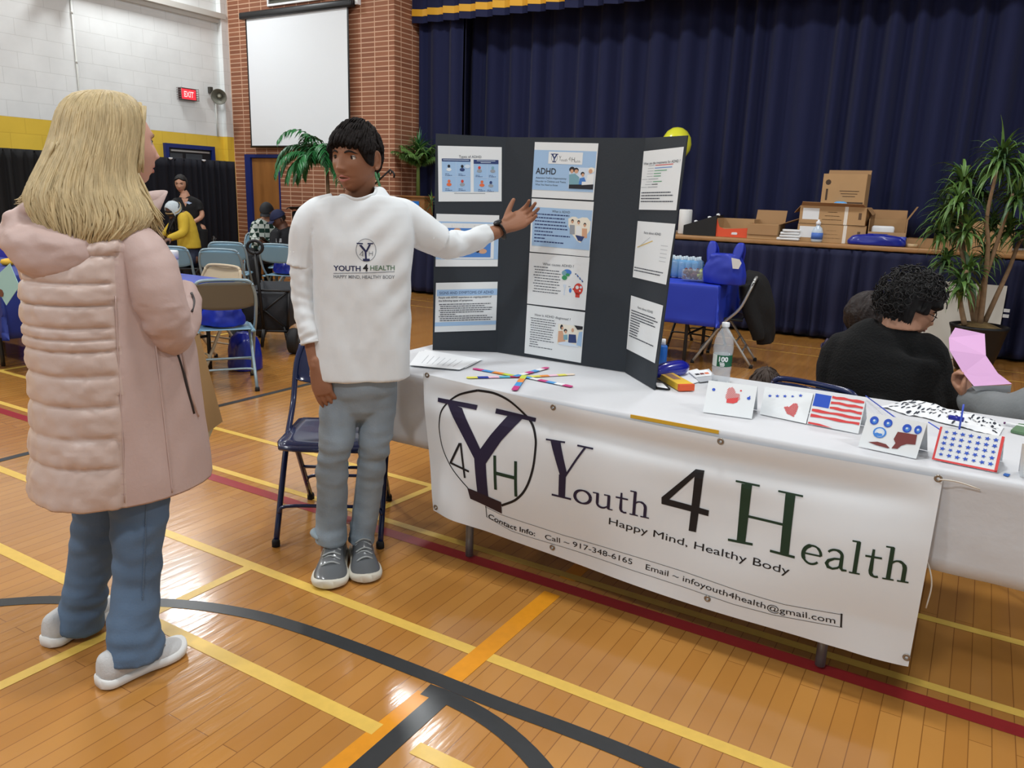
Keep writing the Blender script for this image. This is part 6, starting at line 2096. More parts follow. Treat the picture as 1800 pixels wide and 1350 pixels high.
hm = hb.cap(mask_boy, th_boy, 3, .0026)
hb.locks(hm, 520, lambda x, y, z: mask_boy(x, y, z) if z > .1 else (mask_boy(x, y, z) if y < -.1 else 0), th_boy, 5, .50, .0056, (-.1, -.45, 1))
rnd = random.Random(4)
for i in range(70):                                # fringe tips
    x = -.054+.106*rnd.random(); z0 = .074; rv = rnd.random()
    pts = []
    for k in range(6):
        t = k/5; z = z0-(z0-.040-.010*rv)*t
        h = hb.front(x+.008*t*rnd.uniform(.3, 1), z)
        pts.append(hb.W(h+V((0, .015-.010*t, 0))))
    hm.tube(pts, [(.0050*hb.sc*(1-.85*(k/5)**2), .0022*(1-.7*k/5)) for k in range(6)], 5, ref=hb.r)
for i in range(10):                                # sideburn in front of the ear
    for sg in (-1, 1):
        y0 = .012+.016*rnd.random()
        pts = [hb.W((sg*(.076-.001*k), y0+.002*k, .045-.012*k)) for k in range(5)]
        hm.tube(pts, [.004*hb.sc*(1-.8*k/4) for k in range(5)], 5)
hm.build('hair', m_hair_b, boy)


def px_loft(F, rows, n=64, res=3, pw=2.3, fn=None, depthk=None, ref=None):
    """closed loft from image outlines: rows (y, x_left, x_right, depth half size, off)"""
    pts, rs = [], []
    for y, x0, x1, dh, off in rows:
        a, b_ = F(x0, y, off), F(x1, y, off)
        pts.append((a+b_)/2); rs.append(((b_-a).length/2, dh))
    mb_ = MB()
    mb_.tube(pts, rs, n, ref=F.r if ref is None else ref, res=res, pw=pw, fn=fn)
    return mb_


# t shirt
tb_ = px_loft(B, [(341, 594, 668, .050, .012), (345, 580, 684, .066, .01), (353, 562, 702, .080, .008), (370, 546, 720, .096, .0), (410, 545, 728, .112, .0), (450, 549, 725, .118, .0), (500, 549, 722, .120, 0), (560, 547, 722, .122, .0), (610, 546, 722, .124, .0), (650, 544, 722, .126, .0), (660, 543, 723, .127, .0)], pw=2.6)
tb_.tube([B(590, 366, 0), B(560, 375, .0), B(539, 402, .0), B(532, 448, .005), B(528, 470, .005)], [(.05, .052), (.054, .056), (.054, .056), (.052, .050), (.053, .049)], 28, ref=B.d, res=5)
tb_.tube([B(680, 366, .0), B(710, 383, .02), B(742, 407, .05), B(774, 425, .08)], [(.052, .056), (.066, .062), (.068, .060), (.060, .056)], 28, ref=V((0, 0, 1)), res=5)
def fold_(p, n):
    l = (p-B(635, 520, 0)); x = l.dot(B.r); z = l.z
    a = .0065*noise.noise(V((x*13+z*3, l.dot(B.d)*4, z*3.0)))*(.5+.8*min(1, max(0, .25-z)/.3))
    a += .006*max(0, 1-abs(x-.13+z*.25)/.14)*sin((x*.8-z*.9)*62)*(1 if z > -.02 else max(0, 1+(z+.02)/.12))*.55   # pulled towards the raised arm
    return a+.0022*noise.noise(V((x*26, l.dot(B.d)*20, z*14)))

tee = remesh(tb_, .0055, 3, disp=fold_)
# open the neck: drop the faces inside the collar
nk = B(630, 345, -.018); up_t = (V((0, 0, 1))+B.d*-.50).normalized()
keep = []
for f in tee.f:
    c = sum((tee.v[i] for i in f), V((0, 0, 0)))/len(f)
    q = c-nk
    rad = (q-up_t*q.dot(up_t)).length
    keep.append(not (rad < .061 and q.dot(up_t) > -.05))
tee.f = [f for f, k in zip(tee.f, keep) if k]; tee.mi = tee.mi[:len(tee.f)]; tee.sm = tee.sm[:len(tee.f)]
tee_o = tee.build('t_shirt', m_tee, boy)
mb = MB()
cr = []
tv0 = bvh_of(tee_o)
for k in range(37):
    a = 2*pi*k/36
    e1 = B.r; e2 = up_t.cross(e1).normalized()
    s_ = nk+e1*(.0635*cos(a))+e2*(.0635*sin(a))+up_t*.25
    h = tv0.ray_cast(s_, -up_t)
    cr.append(h[0] if h[0] and (h[0]-nk).dot(up_t) > -.09 else None)
for k in range(37):
    if cr[k] is None:
        nb_ = [c for c in cr[max(0, k-4):k+5] if c is not None]; cr[k] = sum(nb_, V((0, 0, 0)))/len(nb_) if nb_ else nk
cr[36] = cr[0]
cs_ = [(cr[(k-1) % 36]+cr[k % 36]*2+cr[(k+1) % 36])/4 for k in range(37)]
mb.tube(cs_, (.0035, .0085), 8, ref=up_t.cross(B.r)); mb.build('collar', m_tee, tee_o)
# long sleeves
mb = MB()
def slf(q, t, th, p, s_, b2): return q+(q-p).normalized()*(.0032*sin(t*44+2.6*sin(th+t*7)+th*.8)*min(1, t*3)*(.5+.7*noise.noise(V((t*6, th, 3))))*(1 if t < .95 else .3)+.004*noise.noise(V((th*2, t*14, 1))))
mb.tube([B(532, 440, .0), B(534, 480, .005), B(537, 530, .0), B(545, 575, -.03), B(551, 603, -.045)], [(.044, .046), (.046, .048), (.045, .047), (.047, .046), (.046, .044)], 36, ref=B.d, res=14, fn=slf)
mb.build('long_sleeve', m_tee, boy)
mb = MB()
def slf2(q, t, th, p, s_, b2): return q+(q-p).normalized()*(.006*sin(t*15+th*1.2+1.5*sin(th*2))*(.4+.6*sin(pi*t))+.004*noise.noise(V((th*1.5, t*9, 7))))
mb.tube([B(750, 412, .05), B(778, 427, .085), B(800, 430, .11), B(830, 422, .135), B(860, 410, .16)], [(.052, .048), (.054, .050), (.050, .048), (.044, .042), (.036, .036)], 36, ref=V((0, 0, 1)), res=12, fn=slf2)
mb.build('long_sleeve', m_tee, boy)
# print on the shirt
tb_bvh = bvh_of(tee_o)
O_ = B(640, 495, -.3)


def bpx(px, py):
    q = B(px, py, -.12)-O_
    return (q.dot(B.r), q.z)


def bitem(s_, x0, x1, y, cap, bold=0.0):
    a = bpx(x0, y); b_ = bpx(x1, y)
    vs, fs = text2d(s_, b_[0]-a[0], cap, bold)
    return ([V((p.x+a[0], p.y+(a[1]+b_[1])/2, 0)) for p in vs], fs)


kw = dict(org=O_, U=B.r, W=V((0, 0, 1)), D=B.d, off=.0012, step=.012, reach=.3)
m_tnav = mat('print_shirt_navy', (32, 36, 78), .6); m_tgr = mat('print_shirt_green', (84, 120, 92), .6); m_tgy = mat('print_shirt_grey', (110, 116, 124), .6)
decal([bitem('YOUTH', 586, 634, 476.5, .0185, .02)], m_tnav, 'print_word', tee_o, tb_bvh, **kw)
decal([bitem('4', 638, 647, 476.5, .024, .03)], m_blk, 'print_numeral', tee_o, tb_bvh, **kw)
decal([bitem('HEALTH', 651, 694, 475.5, .0175, .01)], m_tgr, 'print_word', tee_o, tb_bvh, **kw)
decal([bitem('HAPPY MIND, HEALTHY BODY', 586.5, 694, 490, .0125, .004), stroke2d([bpx(586, 481), bpx(694, 478.5)], .0018)], m_tgy, 'print_tagline', tee_o, tb_bvh, **kw)
cx0, cy0 = bpx(643.5, 440)
decal([stroke2d(arc2d(cx0, cy0, .034, .0385, 0, 360, 40), .0016)], m_tgy, 'print_ring', tee_o, tb_bvh, **kw)
decal([poly([bpx(631, 431), bpx(635.5, 430.5), bpx(644, 441), bpx(645, 456), bpx(642, 456), bpx(641, 443)]), poly([bpx(652, 430), bpx(648.5, 430), bpx(643, 441), bpx(645, 443.5)]), stroke2d([bpx(627, 428), bpx(638, 428.5)], .004), stroke2d([bpx(646, 428.5), bpx(656, 428.5)], .004), stroke2d([bpx(638, 457), bpx(650, 457)], .008)], m_tnav, 'print_letter', tee_o, tb_bvh, **dict(kw, off=.0016))
decal([stroke2d([bpx(638, 441), bpx(632, 448.5), bpx(638.5, 448.5)], .0022), stroke2d([bpx(637.5, 441), bpx(638, 451)], .0022), stroke2d([bpx(649, 442), bpx(649, 450)], .0014), stroke2d([bpx(655, 442), bpx(655, 450)], .0014), stroke2d([bpx(649, 446), bpx(655, 446)], .002)], m_tgy, 'print_small_marks', tee_o, tb_bvh, **dict(kw, off=.0016))

# jeans
jb = MB()
jb.tube([B(632, 625, 0), B(632, 650, .0), B(630, 680, .0), B(630, 700, .0)], [(.135, .10), (.140, .108), (.142, .108), (.12, .09)], 32, ref=B.r, res=3, pw=2.4, round_ends=True)
jb.tube([B(600, 665, 0), B(596, 720, -.005), B(590, 780, -.03), B(584, 815, -.02), B(584, 870, .0), B(582, 915, .01), B(580, 954, .01)], [(.076, .088), (.073, .085), (.064, .074), (.060, .066), (.059, .066), (.060, .066), (.062, .068)], 32, ref=B.r, res=5)
jb.tube([B(664, 665, 0), B(664, 720, .01), B(659, 775, -.005), B(653, 815, .01), B(647, 870, .04), B(640, 915, .05), B(634, 952, .05)], [(.072, .088), (.070, .083), (.061, .072), (.056, .064), (.053, .062), (.051, .060), (.052, .062)], 32, ref=B.r, res=5)


def jd(p, n):
    z = p.z
    k = exp(-((z-.46)/.09)**2)*1.3+.25+exp(-((z-.12)/.05)**2)*1.2
    return k*.009*noise.noise(V((p.x*7+p.z*9, p.y*7, z*26)))+.002*noise.noise(V((p.x*20, p.y*20, z*30)))


jo = remesh(jb, .006, 3, disp=jd).build('jeans', m_jean_l, boy)
mb = MB()
mb.tube([B(558, 945, -.03), B(552, 936, .0), B(560, 930, .05)], [.010, .016, .008], 10, res=4, round_ends=True); mb.build('turned_cuff', mat('jean_inside', (150, 166, 176), .8), jo)
m_sh_b = mat('grey_leather', (98, 101, 104), .22, coat=.4)
for hx, hy, tx, ty in ((-2.085, 2.155, -1.895, 1.915), (-2.025, 2.235, -1.80, 2.020)):
    f_ = V((tx-hx, ty-hy, 0)).normalized(); c_ = V((hx, hy, 0))+f_*.075
    mb = MB(); mb.tube([c_+V((0, 0, .07)), c_+V((0, 0, .115)), c_-f_*.006+V((0, 0, .150))], [(.044, .052), (.045, .055), (.047, .056)], 24, ref=V((f_.y, -f_.x, 0)), res=3); mb.build('ankle_collar', mat('collar_darkgrey', (66, 68, 70), .7), boy)
m_sole_b = mat('sole_cream', (214, 210, 196), .5)
m_lace_b = mat('lace_grey', (156, 160, 160), .7)
shoe(boy, (-2.085, 2.155), (-1.895, 1.915), m_sh_b, m_sole_b, m_lace_b, L=.32, high=.04, wk=1.42, sole_h=.034)
shoe(boy, (-2.025, 2.235), (-1.80, 2.020), m_sh_b, m_sole_b, m_lace_b, L=.31, high=.04, wk=1.28, sole_h=.034)
# watch
mb = MB(); wa = B(877, 406, .172); wd = (wh-wL).normalized()
e1 = wd.cross(V((0, 0, 1))).normalized(); e2 = wd.cross(e1)
mb.tube([wa+wd*.006+e1*.031*cos(a)+e2*.031*sin(a) for a in [2*pi*k/24 for k in range(25)]], (.0035, .0105), 8, ref=wd)
wtc = mb.build('watch_band', mat('watch_black', (20, 21, 22), .45), boy)
mb = MB(); mb.lathe([(.0, -.004), (.017, -.004), (.018, .003), (.015, .006), (.0, .0065)], wa+wd*.006-e2*.034+e1*.008, 20, (-e2).to_track_quat('Z', 'Y').to_matrix()); mb.build('watch_case', mat('watch_case', (30, 30, 32), .3), wtc)

# ------------------------------------------------------------------ the woman
m_skin_w = mat('skin_fair', (206, 160, 142), .5, var=.05, vscale=20)
m_coat = mat('pink_coat', (196, 174, 164), .42, bump=.10, bscale=55, sheen=.1)
m_coat2 = mat('pink_softshell', (190, 165, 158), .55, bump=.08, bscale=90)
m_hair_w = mat('hair_blond', (190, 170, 128), .5, var=.22, vscale=60, stretch=(1, 1, .03), bump=.3, bscale=80)
m_jean_d = mat('blue_jeans', (88, 110, 136), .85, var=.12, vscale=8, bump=.12, bscale=160)
W0 = V((-2.2, 1.25, 0))
WF = Fr(W0)
wo = empty('person', W0, 'woman with long blond hair in a quilted pale pink coat and blue jeans', 'person')
fdir = V((.10, .995, 0)).normalized()
hw = Head(WF(207, 252, .03), fdir+V((0, 0, .03)), (0, 0, 1), 1.07, mouth=.5, gaze=(0, 0))
mb = MB(); hw.skin(mb)
mb.tube([hw.W((0, -.02, -.05)), WF(195, 345, .03), WF(180, 400, .02)], [(.05, .052), (.05, .052), (.09, .07)], 20, ref=V((1, 0, 0)), res=3)
mb.tube([WF(180, 410, .02), WF(185, 520, .0), WF(190, 640, 0), WF(200, 800, 0), WF(205, 850, 0)], [(.10, .07), (.12, .09), (.12, .10), (.12, .10), (.10, .08)], 20, ref=V((1, 0, 0)), res=3, round_ends=True)
# right arm bent, hand at the chest
mb.tube([WF(225, 455, -.06), WF(262, 475, -.12), WF(280, 530, -.15), WF(298, 585, -.12), WF(325, 545, .0), WF(318, 512, .10)], [.035, .038, .038, .036, .030, .028], 14, res=4, round_ends=True)
hand(mb, WF(318, 515, .09), (WF(306, 488, .18)-WF(318, 515, .09)), V((-1, 0, .2)), 1, .92, (.5, .55, .6, .65), .02, .5, .3)
# left arm holding the paper bag
mb.tube([WF(110, 430, .12), WF(170, 540, .22), WF(300, 560, .28)], [.05, .042, .03], 14, res=4, round_ends=True)
hand(mb, WF(300, 560, .28), (WF(322, 575, .30)-WF(300, 560, .28)), V((0, 0, -1)), 1, .9, (1.0, 1.0, 1.0, 1.0), .0, .5, .6)
for L_ in (((236, 820, -.08), (242, 985, -.125), (237, 1095, -.155), (240, 1172, -.175)), ((190, 820, .06), (160, 985, .10), (144, 1070, .125), (141, 1115, .135))):
    mb.tube([WF(*q) for q in L_], [.06, .045, .04, .036], 16, res=4, round_ends=True)
remesh(mb, .0036, 2).build('body', m_skin_w, wo)
hw.features(wo, (70, 90, 110), (150, 118, 84), (190, 120, 112), teeth=True)

# jeans
jb = MB()
jb.tube([WF(238, 780, -.08), WF(244, 900, -.10), WF(242, 985, -.125), WF(240, 1030, -.13), WF(237, 1095, -.155), WF(236, 1158, -.175)], [(.085, .095), (.078, .085), (.066, .072), (.064, .069), (.069, .076), (.076, .086)], 32, ref=V((1, 0, 0)), res=6)
jb.tube([WF(190, 780, .06), WF(180, 900, .07), WF(160, 985, .10), WF(152, 1030, .11), WF(144, 1070, .125), WF(139, 1098, .135)], [(.085, .095), (.078, .085), (.066, .07), (.063, .068), (.068, .074), (.072, .08)], 32, ref=V((1, 0, 0)), res=6)
jb.tube([WF(215, 770, 0), WF(215, 830, 0)], [(.15, .12), (.14, .11)], 24, ref=V((1, 0, 0)), round_ends=True)


def jd2(p, n):
    z = p.z
    k = exp(-((z-.44)/.10)**2)*1.5+.45+exp(-((z-.12)/.08)**2)*2.2
    return k*.0060*noise.noise(V((p.x*8+z*7, p.y*8, z*24+3)))+.0018*noise.noise(V((p.x*22, p.y*22, z*30)))


jo = remesh(jb, .006, 3, disp=jd2).build('jeans', m_jean_d, wo)
jv = bvh_of(jo)
mb = MB()
for k in range(46):
    px_ = 293-.40*k*.7; py_ = 900+5.4*k
    o = WF(px_-12, py_, -.5); h = jv.ray_cast(o, WF.d)
    if h[0] is None: continue
    mb.box(h[0]-WF.d*.001, (.003, .003, .012))
mb.build('side_seam_stitching', mat('denim_stitch', (92, 112, 136), .8), jo)['kind'] = 'stuff'
m_sh_w = mat('shoe_pale_grey', (196, 196, 196), .6, bump=.2, bscale=200)
m_sole_w = mat('sole_white', (226, 226, 224), .45)
shoe(wo, (-2.03, 1.11), (-2.005, 1.37), m_sh_w, m_sole_w, mat('lace_beige', (170, 160, 150), .8), L=.268, high=.022, sole_h=.036, wk=1.15)
shoe(wo, (-2.36, 1.14), (-2.42, 1.40), m_sh_w, m_sole_w, MATS['lace_beige'], L=.268, high=.022, sole_h=.036, wk=1.15)

# coat body: rings around the vertical axis, quilted across the back
rows = [(395, 150, 235, .075, .00), (408, 112, 262, .12, -.01), (425, 78, 285, .15, -.01), (450, 52, 300, .165, .0), (500, 40, 318, .175, 0), (560, 44, 330, .180, 0), (620, 52, 343, .188, 0), (700, 57, 352, .20, 0), (780, 56, 364, .212, 0), (845, 56, 371, .218, 0)]
S_ = V((1, 0, 0)); FD = V((0, 1, 0))
ax = []
for y, x0, x1, side_h, off in rows:
    a, b_ = WF(x0, y, off), WF(x1, y, off)
    half = (b_-a).length/2
    sd = half/1.0
    # projected half width of an ellipse with side half s and depth half f seen from the viewer
    cs, cf = abs(S_.dot(WF.r)), abs(FD.dot(WF.r))
    dep = sqrt(max(.004, half*half-(side_h*cs)**2))/cf
    ax.append(((a+b_)/2, side_h, dep))
seam_px = [400, 452, 500, 538, 578, 597, 617, 660, 713, 767, 818, 893]
P_, Rr_ = spline([q[0] for q in ax], [(q[1], q[2]) for q in ax], 24)
zs_ = [WF(207, y, -.20).z for y in seam_px]
NR = 120
rings = []
for p, (a, b_) in zip(P_, Rr_):
    ring_ = []
    for j in range(NR):
        th = 2*pi*j/NR
        d = V((cos(th), sin(th), 0))
        q = p+S_*(a*math.copysign(abs(cos(th))**.9, cos(th)))+FD*(b_*math.copysign(abs(sin(th))**.9, sin(th)))
        deg = math.degrees(th) % 360
        lim = 330+14*max(0, (q.z-.75)/.6); lim2 = 540-lim
        back = 1.0 if lim2 < deg < lim else 0.0
        z = q.z
        off = 0.0
        if back:
            for k in range(len(zs_)-1):
                if zs_[k+1] <= z <= zs_[k]:
                    t = (z-zs_[k+1])/(zs_[k]-zs_[k+1]); off = .0115*(1-abs(2*t-1)**4)-.0055
                    off *= min(1, (zs_[k]-zs_[k+1])/.06+.25)
            off += .0045*noise.noise(V((th*9, z*26, 2)))+.005*noise.noise(V((th*4+z*12, z*10, 5)))+.0022*noise.noise(V((th*22+z*30, z*40, 9)))+(.006*noise.noise(V((th*9-z*14, z*12, 8))) if z < .72 else 0)
            off *= min(1, (min(deg-lim2, lim-deg))/4)
        else:
            off = .004*noise.noise(V((th*2.2, z*5, 3)))+.003*noise.noise(V((th*5, z*9, 6)))
            for sdeg in (lim, 352, lim2, 188):
                off -= .004*exp(-((deg-sdeg)/1.1)**2)
            if z < WF(290, 872, 0).z+.0: off += .002
        if z < .70: off += .010*sin(th*5+1)*(.70-z)/.2*.4
        ring_.append(q+d*off)
    rings.append(ring_)
mb = MB(); n_r = len(rings)
ri = [V(p)+V((0, 0, .02)) for p in rings[-1]]
inner = [P_[-1]+(p-P_[-1])*.9+V((0, 0, .03)) for p in rings[-1]]
mb.rings(rings+[inner], True, True, True)
co = mb.build('coat', m_coat, wo)
# smooth soft panels: assign second material to the side faces
co.data.materials.append(m_coat2)
for f in co.data.polygons:
    c = f.center; k = min(range(0, len(P_), 6), key=lambda i: abs(P_[i].z-c.z)); q = c-P_[k]
    deg = math.degrees(atan2(q.y/Rr_[k][1], q.x/Rr_[k][0])) % 360
    lim = 330+14*max(0, (c.z-.75)/.6)
    if not 540-lim < deg < lim: f.material_index = 1
cb2 = bvh_of(co)


def on_coat(px, py, lift=.002, F=WF):
    o = F(px, py, -.6); d = (o-CP).normalized(); h = cb2.ray_cast(o, d)
    return (h[0]-d*lift) if h[0] else F(px, py, -.15)


mb = MB(); mb.tube([on_coat(312, 622), on_coat(322, 655), on_coat(331, 690), on_coat(341, 727)], [(.004, .002)]*4, 8, res=5); mb.build('pocket_zip', mat('zip_black', (42, 38, 40), .5), co)
mb = MB(); mb.tube([on_coat(318, 608), on_coat(327, 650), on_coat(338, 700), on_coat(349, 732)], [.004, .007, .007, .003], 8, res=5); mb.build('pocket_welt', m_coat2, co)
mb = MB(); mb.tube([on_coat(x, y) for x, y in ((272, 590), (280, 660), (289, 740), (298, 820), (303, 866))], .0022, 6, res=5); mb.build('side_seam', m_coat2, co)
mb = MB(); mb.tube([on_coat(x, y) for x, y in ((203, 520), (206, 600), (212, 700), (217, 800), (219, 884))], .0014, 6, res=5); mb.build('panel_seam', m_coat2, co)
# shoulders and sleeves
sb = MB()
sb.tube([WF(170, 408, .03), WF(205, 414, -.03), WF(240, 436, -.09), WF(260, 462, -.125)], [(.060, .075), (.066, .075), (.068, .072), (.066, .070)], 30, ref=V((0, 0, 1)), res=4, round_ends=True)
sb.tube([WF(246, 440, -.09), WF(266, 475, -.13), WF(279, 525, -.15), WF(295, 572, -.14), WF(303, 590, -.11)], [(.066, .070), (.070, .074), (.070, .072), (.066, .068), (.058, .058)], 30, ref=V((1, 0, 0)), res=6, round_ends=True)
sb.tube([WF(296, 588, -.12), WF(315, 565, -.05), WF(324, 535, .03), WF(322, 508, .09)], [(.062, .064), (.062, .06), (.052, .05), (.042, .04)], 28, ref=V((1, 0, 0)), res=6, round_ends=False)
sl = remesh(sb, .006, 3, disp=lambda p, n: .0045*noise.noise(V((p.x*12, p.y*12, p.z*26)))*(1.8 if p.z < 1.12 else .5)+.002*noise.noise(V((p.x*30, p.y*30, p.z*50)))*(1 if p.z < 1.12 else .3))
so_ = sl.build('sleeve', m_coat2, co)
sv = bvh_of(so_)


def on_sleeve(px, py, lift=.002):
    o = WF(px, py, -.6); d = (o-CP).normalized(); h = sv.ray_cast(o, d)
    return (h[0]-d*lift) if h[0] else WF(px, py, -.15)


mb = MB(); mb.tube([on_sleeve(x, y) for x, y in ((336, 515), (341, 530), (337, 548))], [(.005, .003)]*3, 8, res=4); mb.build('cuff_strap', mat('strap_dark', (60, 54, 54), .5), so_)
sb = MB()
sb.tube([WF(150, 402, .03), WF(100, 425, .10), WF(85, 480, .16), WF(140, 545, .24), WF(290, 558, .27)], [.08, .08, .075, .065, .045], 24, res=5, round_ends=True)
sb.build('sleeve', m_coat2, co)
# hood pouch, hanging behind the neck
hd = MB()
hd.tube([WF(30, 390, -.02), WF(52, 425, -.05), WF(92, 445, -.09), WF(128, 438, -.12), WF(150, 420, -.12)], [(.038, .045), (.070, .068), (.084, .076), (.066, .066), (.04, .045)], 28, ref=V((0, 0, 1)), res=5, round_ends=True)
hd.tube([WF(14, 384, .02), WF(40, 372, -.02), WF(75, 366, -.06), WF(110, 372, -.08)], [(.016, .02), (.02, .028), (.022, .03), (.02, .03)], 18, ref=V((0, 0, 1)), res=5, round_ends=True)
hd.tube([WF(14, 384, .02), WF(22, 410, -.02), WF(50, 445, -.06)], [.018, .04, .05], 18, res=5, round_ends=True)
ho = remesh(hd, .006, 4, disp=lambda p, n: .010*noise.noise(V((p.x*9, p.y*9, p.z*16)))+.004*noise.noise(V((p.x*26, p.y*26, p.z*40))))
ho.build('hood', m_coat2, co)
# stand collar
cl = MB()
for r0, lift in ((1, 0),):
    rg = []
    c0 = WF(208, 395, .0); c1 = WF(232, 356, .05)
    for k, (c, rx, ry) in enumerate(((c0, .085, .095), (c0.lerp(c1, .5), .083, .098), (c1, .082, .104), (c1, .074, .096), (c0.lerp(c1, .4), .076, .09))):
        rg.append([c+V((1, 0, 0))*rx*cos(2*pi*j/48)+V((0, 1, .18))*ry*sin(2*pi*j/48)+V((0, 0, .018*(sin(2*pi*j/48) if k in (2, 3) else 0))) for j in range(48)])
    cl.rings(rg, True, False, True)
cl.build('collar', m_coat2, co, solid=.004)

# hair: inner volume plus many locks
HR = [(160, 168, 204, .035, .03), (166, 140, 226, .065, .03), (178, 118, 240, .085, .03), (200, 102, 249, .10, .025), (235, 92, 250, .105, .02), (270, 82, 243, .105, .0), (305, 64, 243, .105, -.01), (340, 47, 256, .11, -.03), (370, 50, 272, .105, -.05), (398, 68, 262, .095, -.07), (424, 92, 226, .075, -.085), (446, 126, 200, .045, -.09)]
hp_, hr_ = [], []
for y, x0, x1, dh, off in HR:
    a, b_ = WF(x0, y, off), WF(x1, y, off); hp_.append((a+b_)/2); hr_.append(((b_-a).length/2, dh))
HP, HRr = spline(hp_, hr_, 6)


def hsurf(th, t, k=1.0):
    i = t*(len(HP)-1); i0 = min(int(i), len(HP)-2); fr = i-i0
    p = HP[i0].lerp(HP[i0+1], fr); a = HRr[i0][0]*(1-fr)+HRr[i0+1][0]*fr; b_ = HRr[i0][1]*(1-fr)+HRr[i0+1][1]*fr
    return p+WF.r*(a*k*cos(th))+WF.d*(b_*k*sin(th))


hairmb = MB()
rg = []
NT = 110; NA = 160
for i in range(NT+1):
    t = i/NT
    ring_ = []
    for j in range(NA):
        th = 2*pi*j/NA
        tt = t
        g = noise.noise(V((cos(th)*5.5+t*1.2, sin(th)*5.5, t*1.6)))*.035+noise.noise(V((cos(th)*16, sin(th)*16+t*2, t*2.5)))*.022
        ring_.append(hsurf(th, tt, .965+g*min(1, t*4)))
    rg.append(ring_)
hairmb.rings(rg, True, True, True)
# keep the face free: cut the volume in front of the face
fc = hw.W((0, .10, -.035))
f2 = []
for f in hairmb.f:
    c = sum((hairmb.v[i] for i in f), V((0, 0, 0)))/len(f)
    l = hw.M.transposed() @ ((c-hw.c)/hw.sc)
    f2.append(not (l.y > .040 and -.16 < l.z < .060))
hairmb.f = [f for f, k in zip(hairmb.f, f2) if k]; hairmb.mi = hairmb.mi[:len(hairmb.f)]; hairmb.sm = hairmb.sm[:len(hairmb.f)]
rnd = random.Random(11)
for i in range(1500):
    th = rnd.uniform(0, 2*pi); t0 = rnd.choice((0, 0, .02, .05, .1, .2, .3)); t1 = min(1.0, t0+rnd.uniform(.45, 1.0)); k0 = rnd.uniform(.985, 1.03)
    pts, rs = [], []; ph = rnd.uniform(0, 6); am = rnd.uniform(.3, 1); fl = rnd.uniform(-.02, .06)
    bad = False
    for q in range(13):
        u = q/12; t = t0+(t1-t0)*u
        p = hsurf(th+.05*am*sin(t*11+ph)*t*2.0+.04*sin(t*17+ph)*t, t, k0+fl*max(0, t-.65)*2+.022*sin(t*15+ph)*t)
        l = hw.M.transposed() @ ((p-hw.c)/hw.sc)
        if l.y > .042 and -.17 < l.z < .066: bad = True; break
        if t > .93: p = p+V((0, 0, -.035*(t-.93)/.07*rnd.random()))
        pts.append(p); rr_ = rnd.uniform(.0038, .0062)*(1-.85*u**3)*min(1, .12+u*4)
        rs.append((rr_, rr_*.5))
    if bad and len(pts) < 5: continue
    if len(pts) > 3: hairmb.tube(pts, rs[:len(pts)-1]+[(.0008, .0006)], 5)
# loose strands swept back on the left and forward on the right
for i in range(150):
    a = rnd.random()
    y0 = 250+80*rnd.random(); x0 = 100-20*rnd.random()
    p0 = WF(x0+10, y0, -.02+.1*(rnd.random()-.5)); p3 = WF(24+46*rnd.random(), 350+36*rnd.random(), .0+.08*(rnd.random()-.5))
    p1 = p0.lerp(p3, .4)+V((0, 0, -.01)); hairmb.tube([p0, p1, p0.lerp(p3, .75)+V((0, 0, -.008)), p3], [.004, .0036, .0028, .0006], 5, res=3)
for i in range(140):
    y0 = 300+60*rnd.random(); x0 = 225+25*rnd.random()
    p0 = WF(x0-8, y0, -.07+.05*rnd.random()); p3 = WF(262+28*rnd.random(), 378+42*rnd.random(), -.10+.05*rnd.random())
    hairmb.tube([p0, p0.lerp(p3, .4)+V((0, 0, .008)), p0.lerp(p3, .75)+V((0, 0, .006)), p3], [.004, .004, .003, .0006], 5, res=3)
for i in range(120):                             # hair line at the temple
    x = rnd.uniform(-.055, .055); sg = 1
    y = .030+.022*rnd.random()
    pts = []
    z = .105-.02*rnd.random()
    for k in range(7):
        t = k/6
        pts.append(hw.W((.070*(.45+.6*t**.6)+.006, .055-.035*t-.02*rnd.random()*.3, z-.16*t)))
    if i % 2: pts = [hw.W((.055+.028*sin(pi*.5*k/6)+.004*rnd.random(), .048-.05*(k/6)+.008*rnd.random(), .095-.17*k/6)) for k in range(7)]
    hairmb.tube(pts, [.0035*(1-.6*k/6) for k in range(7)], 5)
hairmb.build('hair', m_hair_w, wo)

# kraft paper bag in her left hand
kb = empty('paper_bag', WF(352, 745, .35), 'tall brown paper bag hanging from the hand of the woman in the pink coat', 'bag')
a, b_, c_, d_ = WF(318, 600, .24), WF(350, 588, .34), WF(391, 741, .36), WF(352, 770, .24)
bk = V((-.10, .05, 0))
mb = MB()
mb.add([a, b_, c_, d_, a+bk, b_+bk, c_+bk, d_+bk], [(0, 1, 2, 3), (7, 6, 5, 4), (1, 5, 6, 2), (0, 3, 7, 4)], mi=0)
mb.build('bag_body', mat('bag_kraft', (158, 126, 84), .8, var=.08, vscale=6), kb, solid=.002)
mb = MB(); e = (c_-d_)
mb.add([d_, c_, c_+V((-.05, .0, -.03)), d_+V((.02, -.0, -.035))], [(0, 1, 2, 3)]); mb.build('bottom_flap', mat('bag_pale', (206, 190, 150), .8), kb, solid=.002)
mb = MB(); mb.tube([a+V((.01, 0, 0)), WF(322, 580, .29), b_+V((-.005, 0, 0))], .003, 6, res=4); mb.build('handle', MATS['bag_kraft'], kb)

# ------------------------------------------------------------------ other people
m_skin_m = mat('skin_medium', (186, 138, 112), .5)
m_skin_d = mat('skin_deep', (96, 64, 50), .5)
m_pants_k = mat('black_trousers', (18, 19, 22), .8)
m_hair_k = mat('hair_dark', (18, 15, 15), .6, bump=.6, bscale=70)
Z3 = V((0, 0, 1))


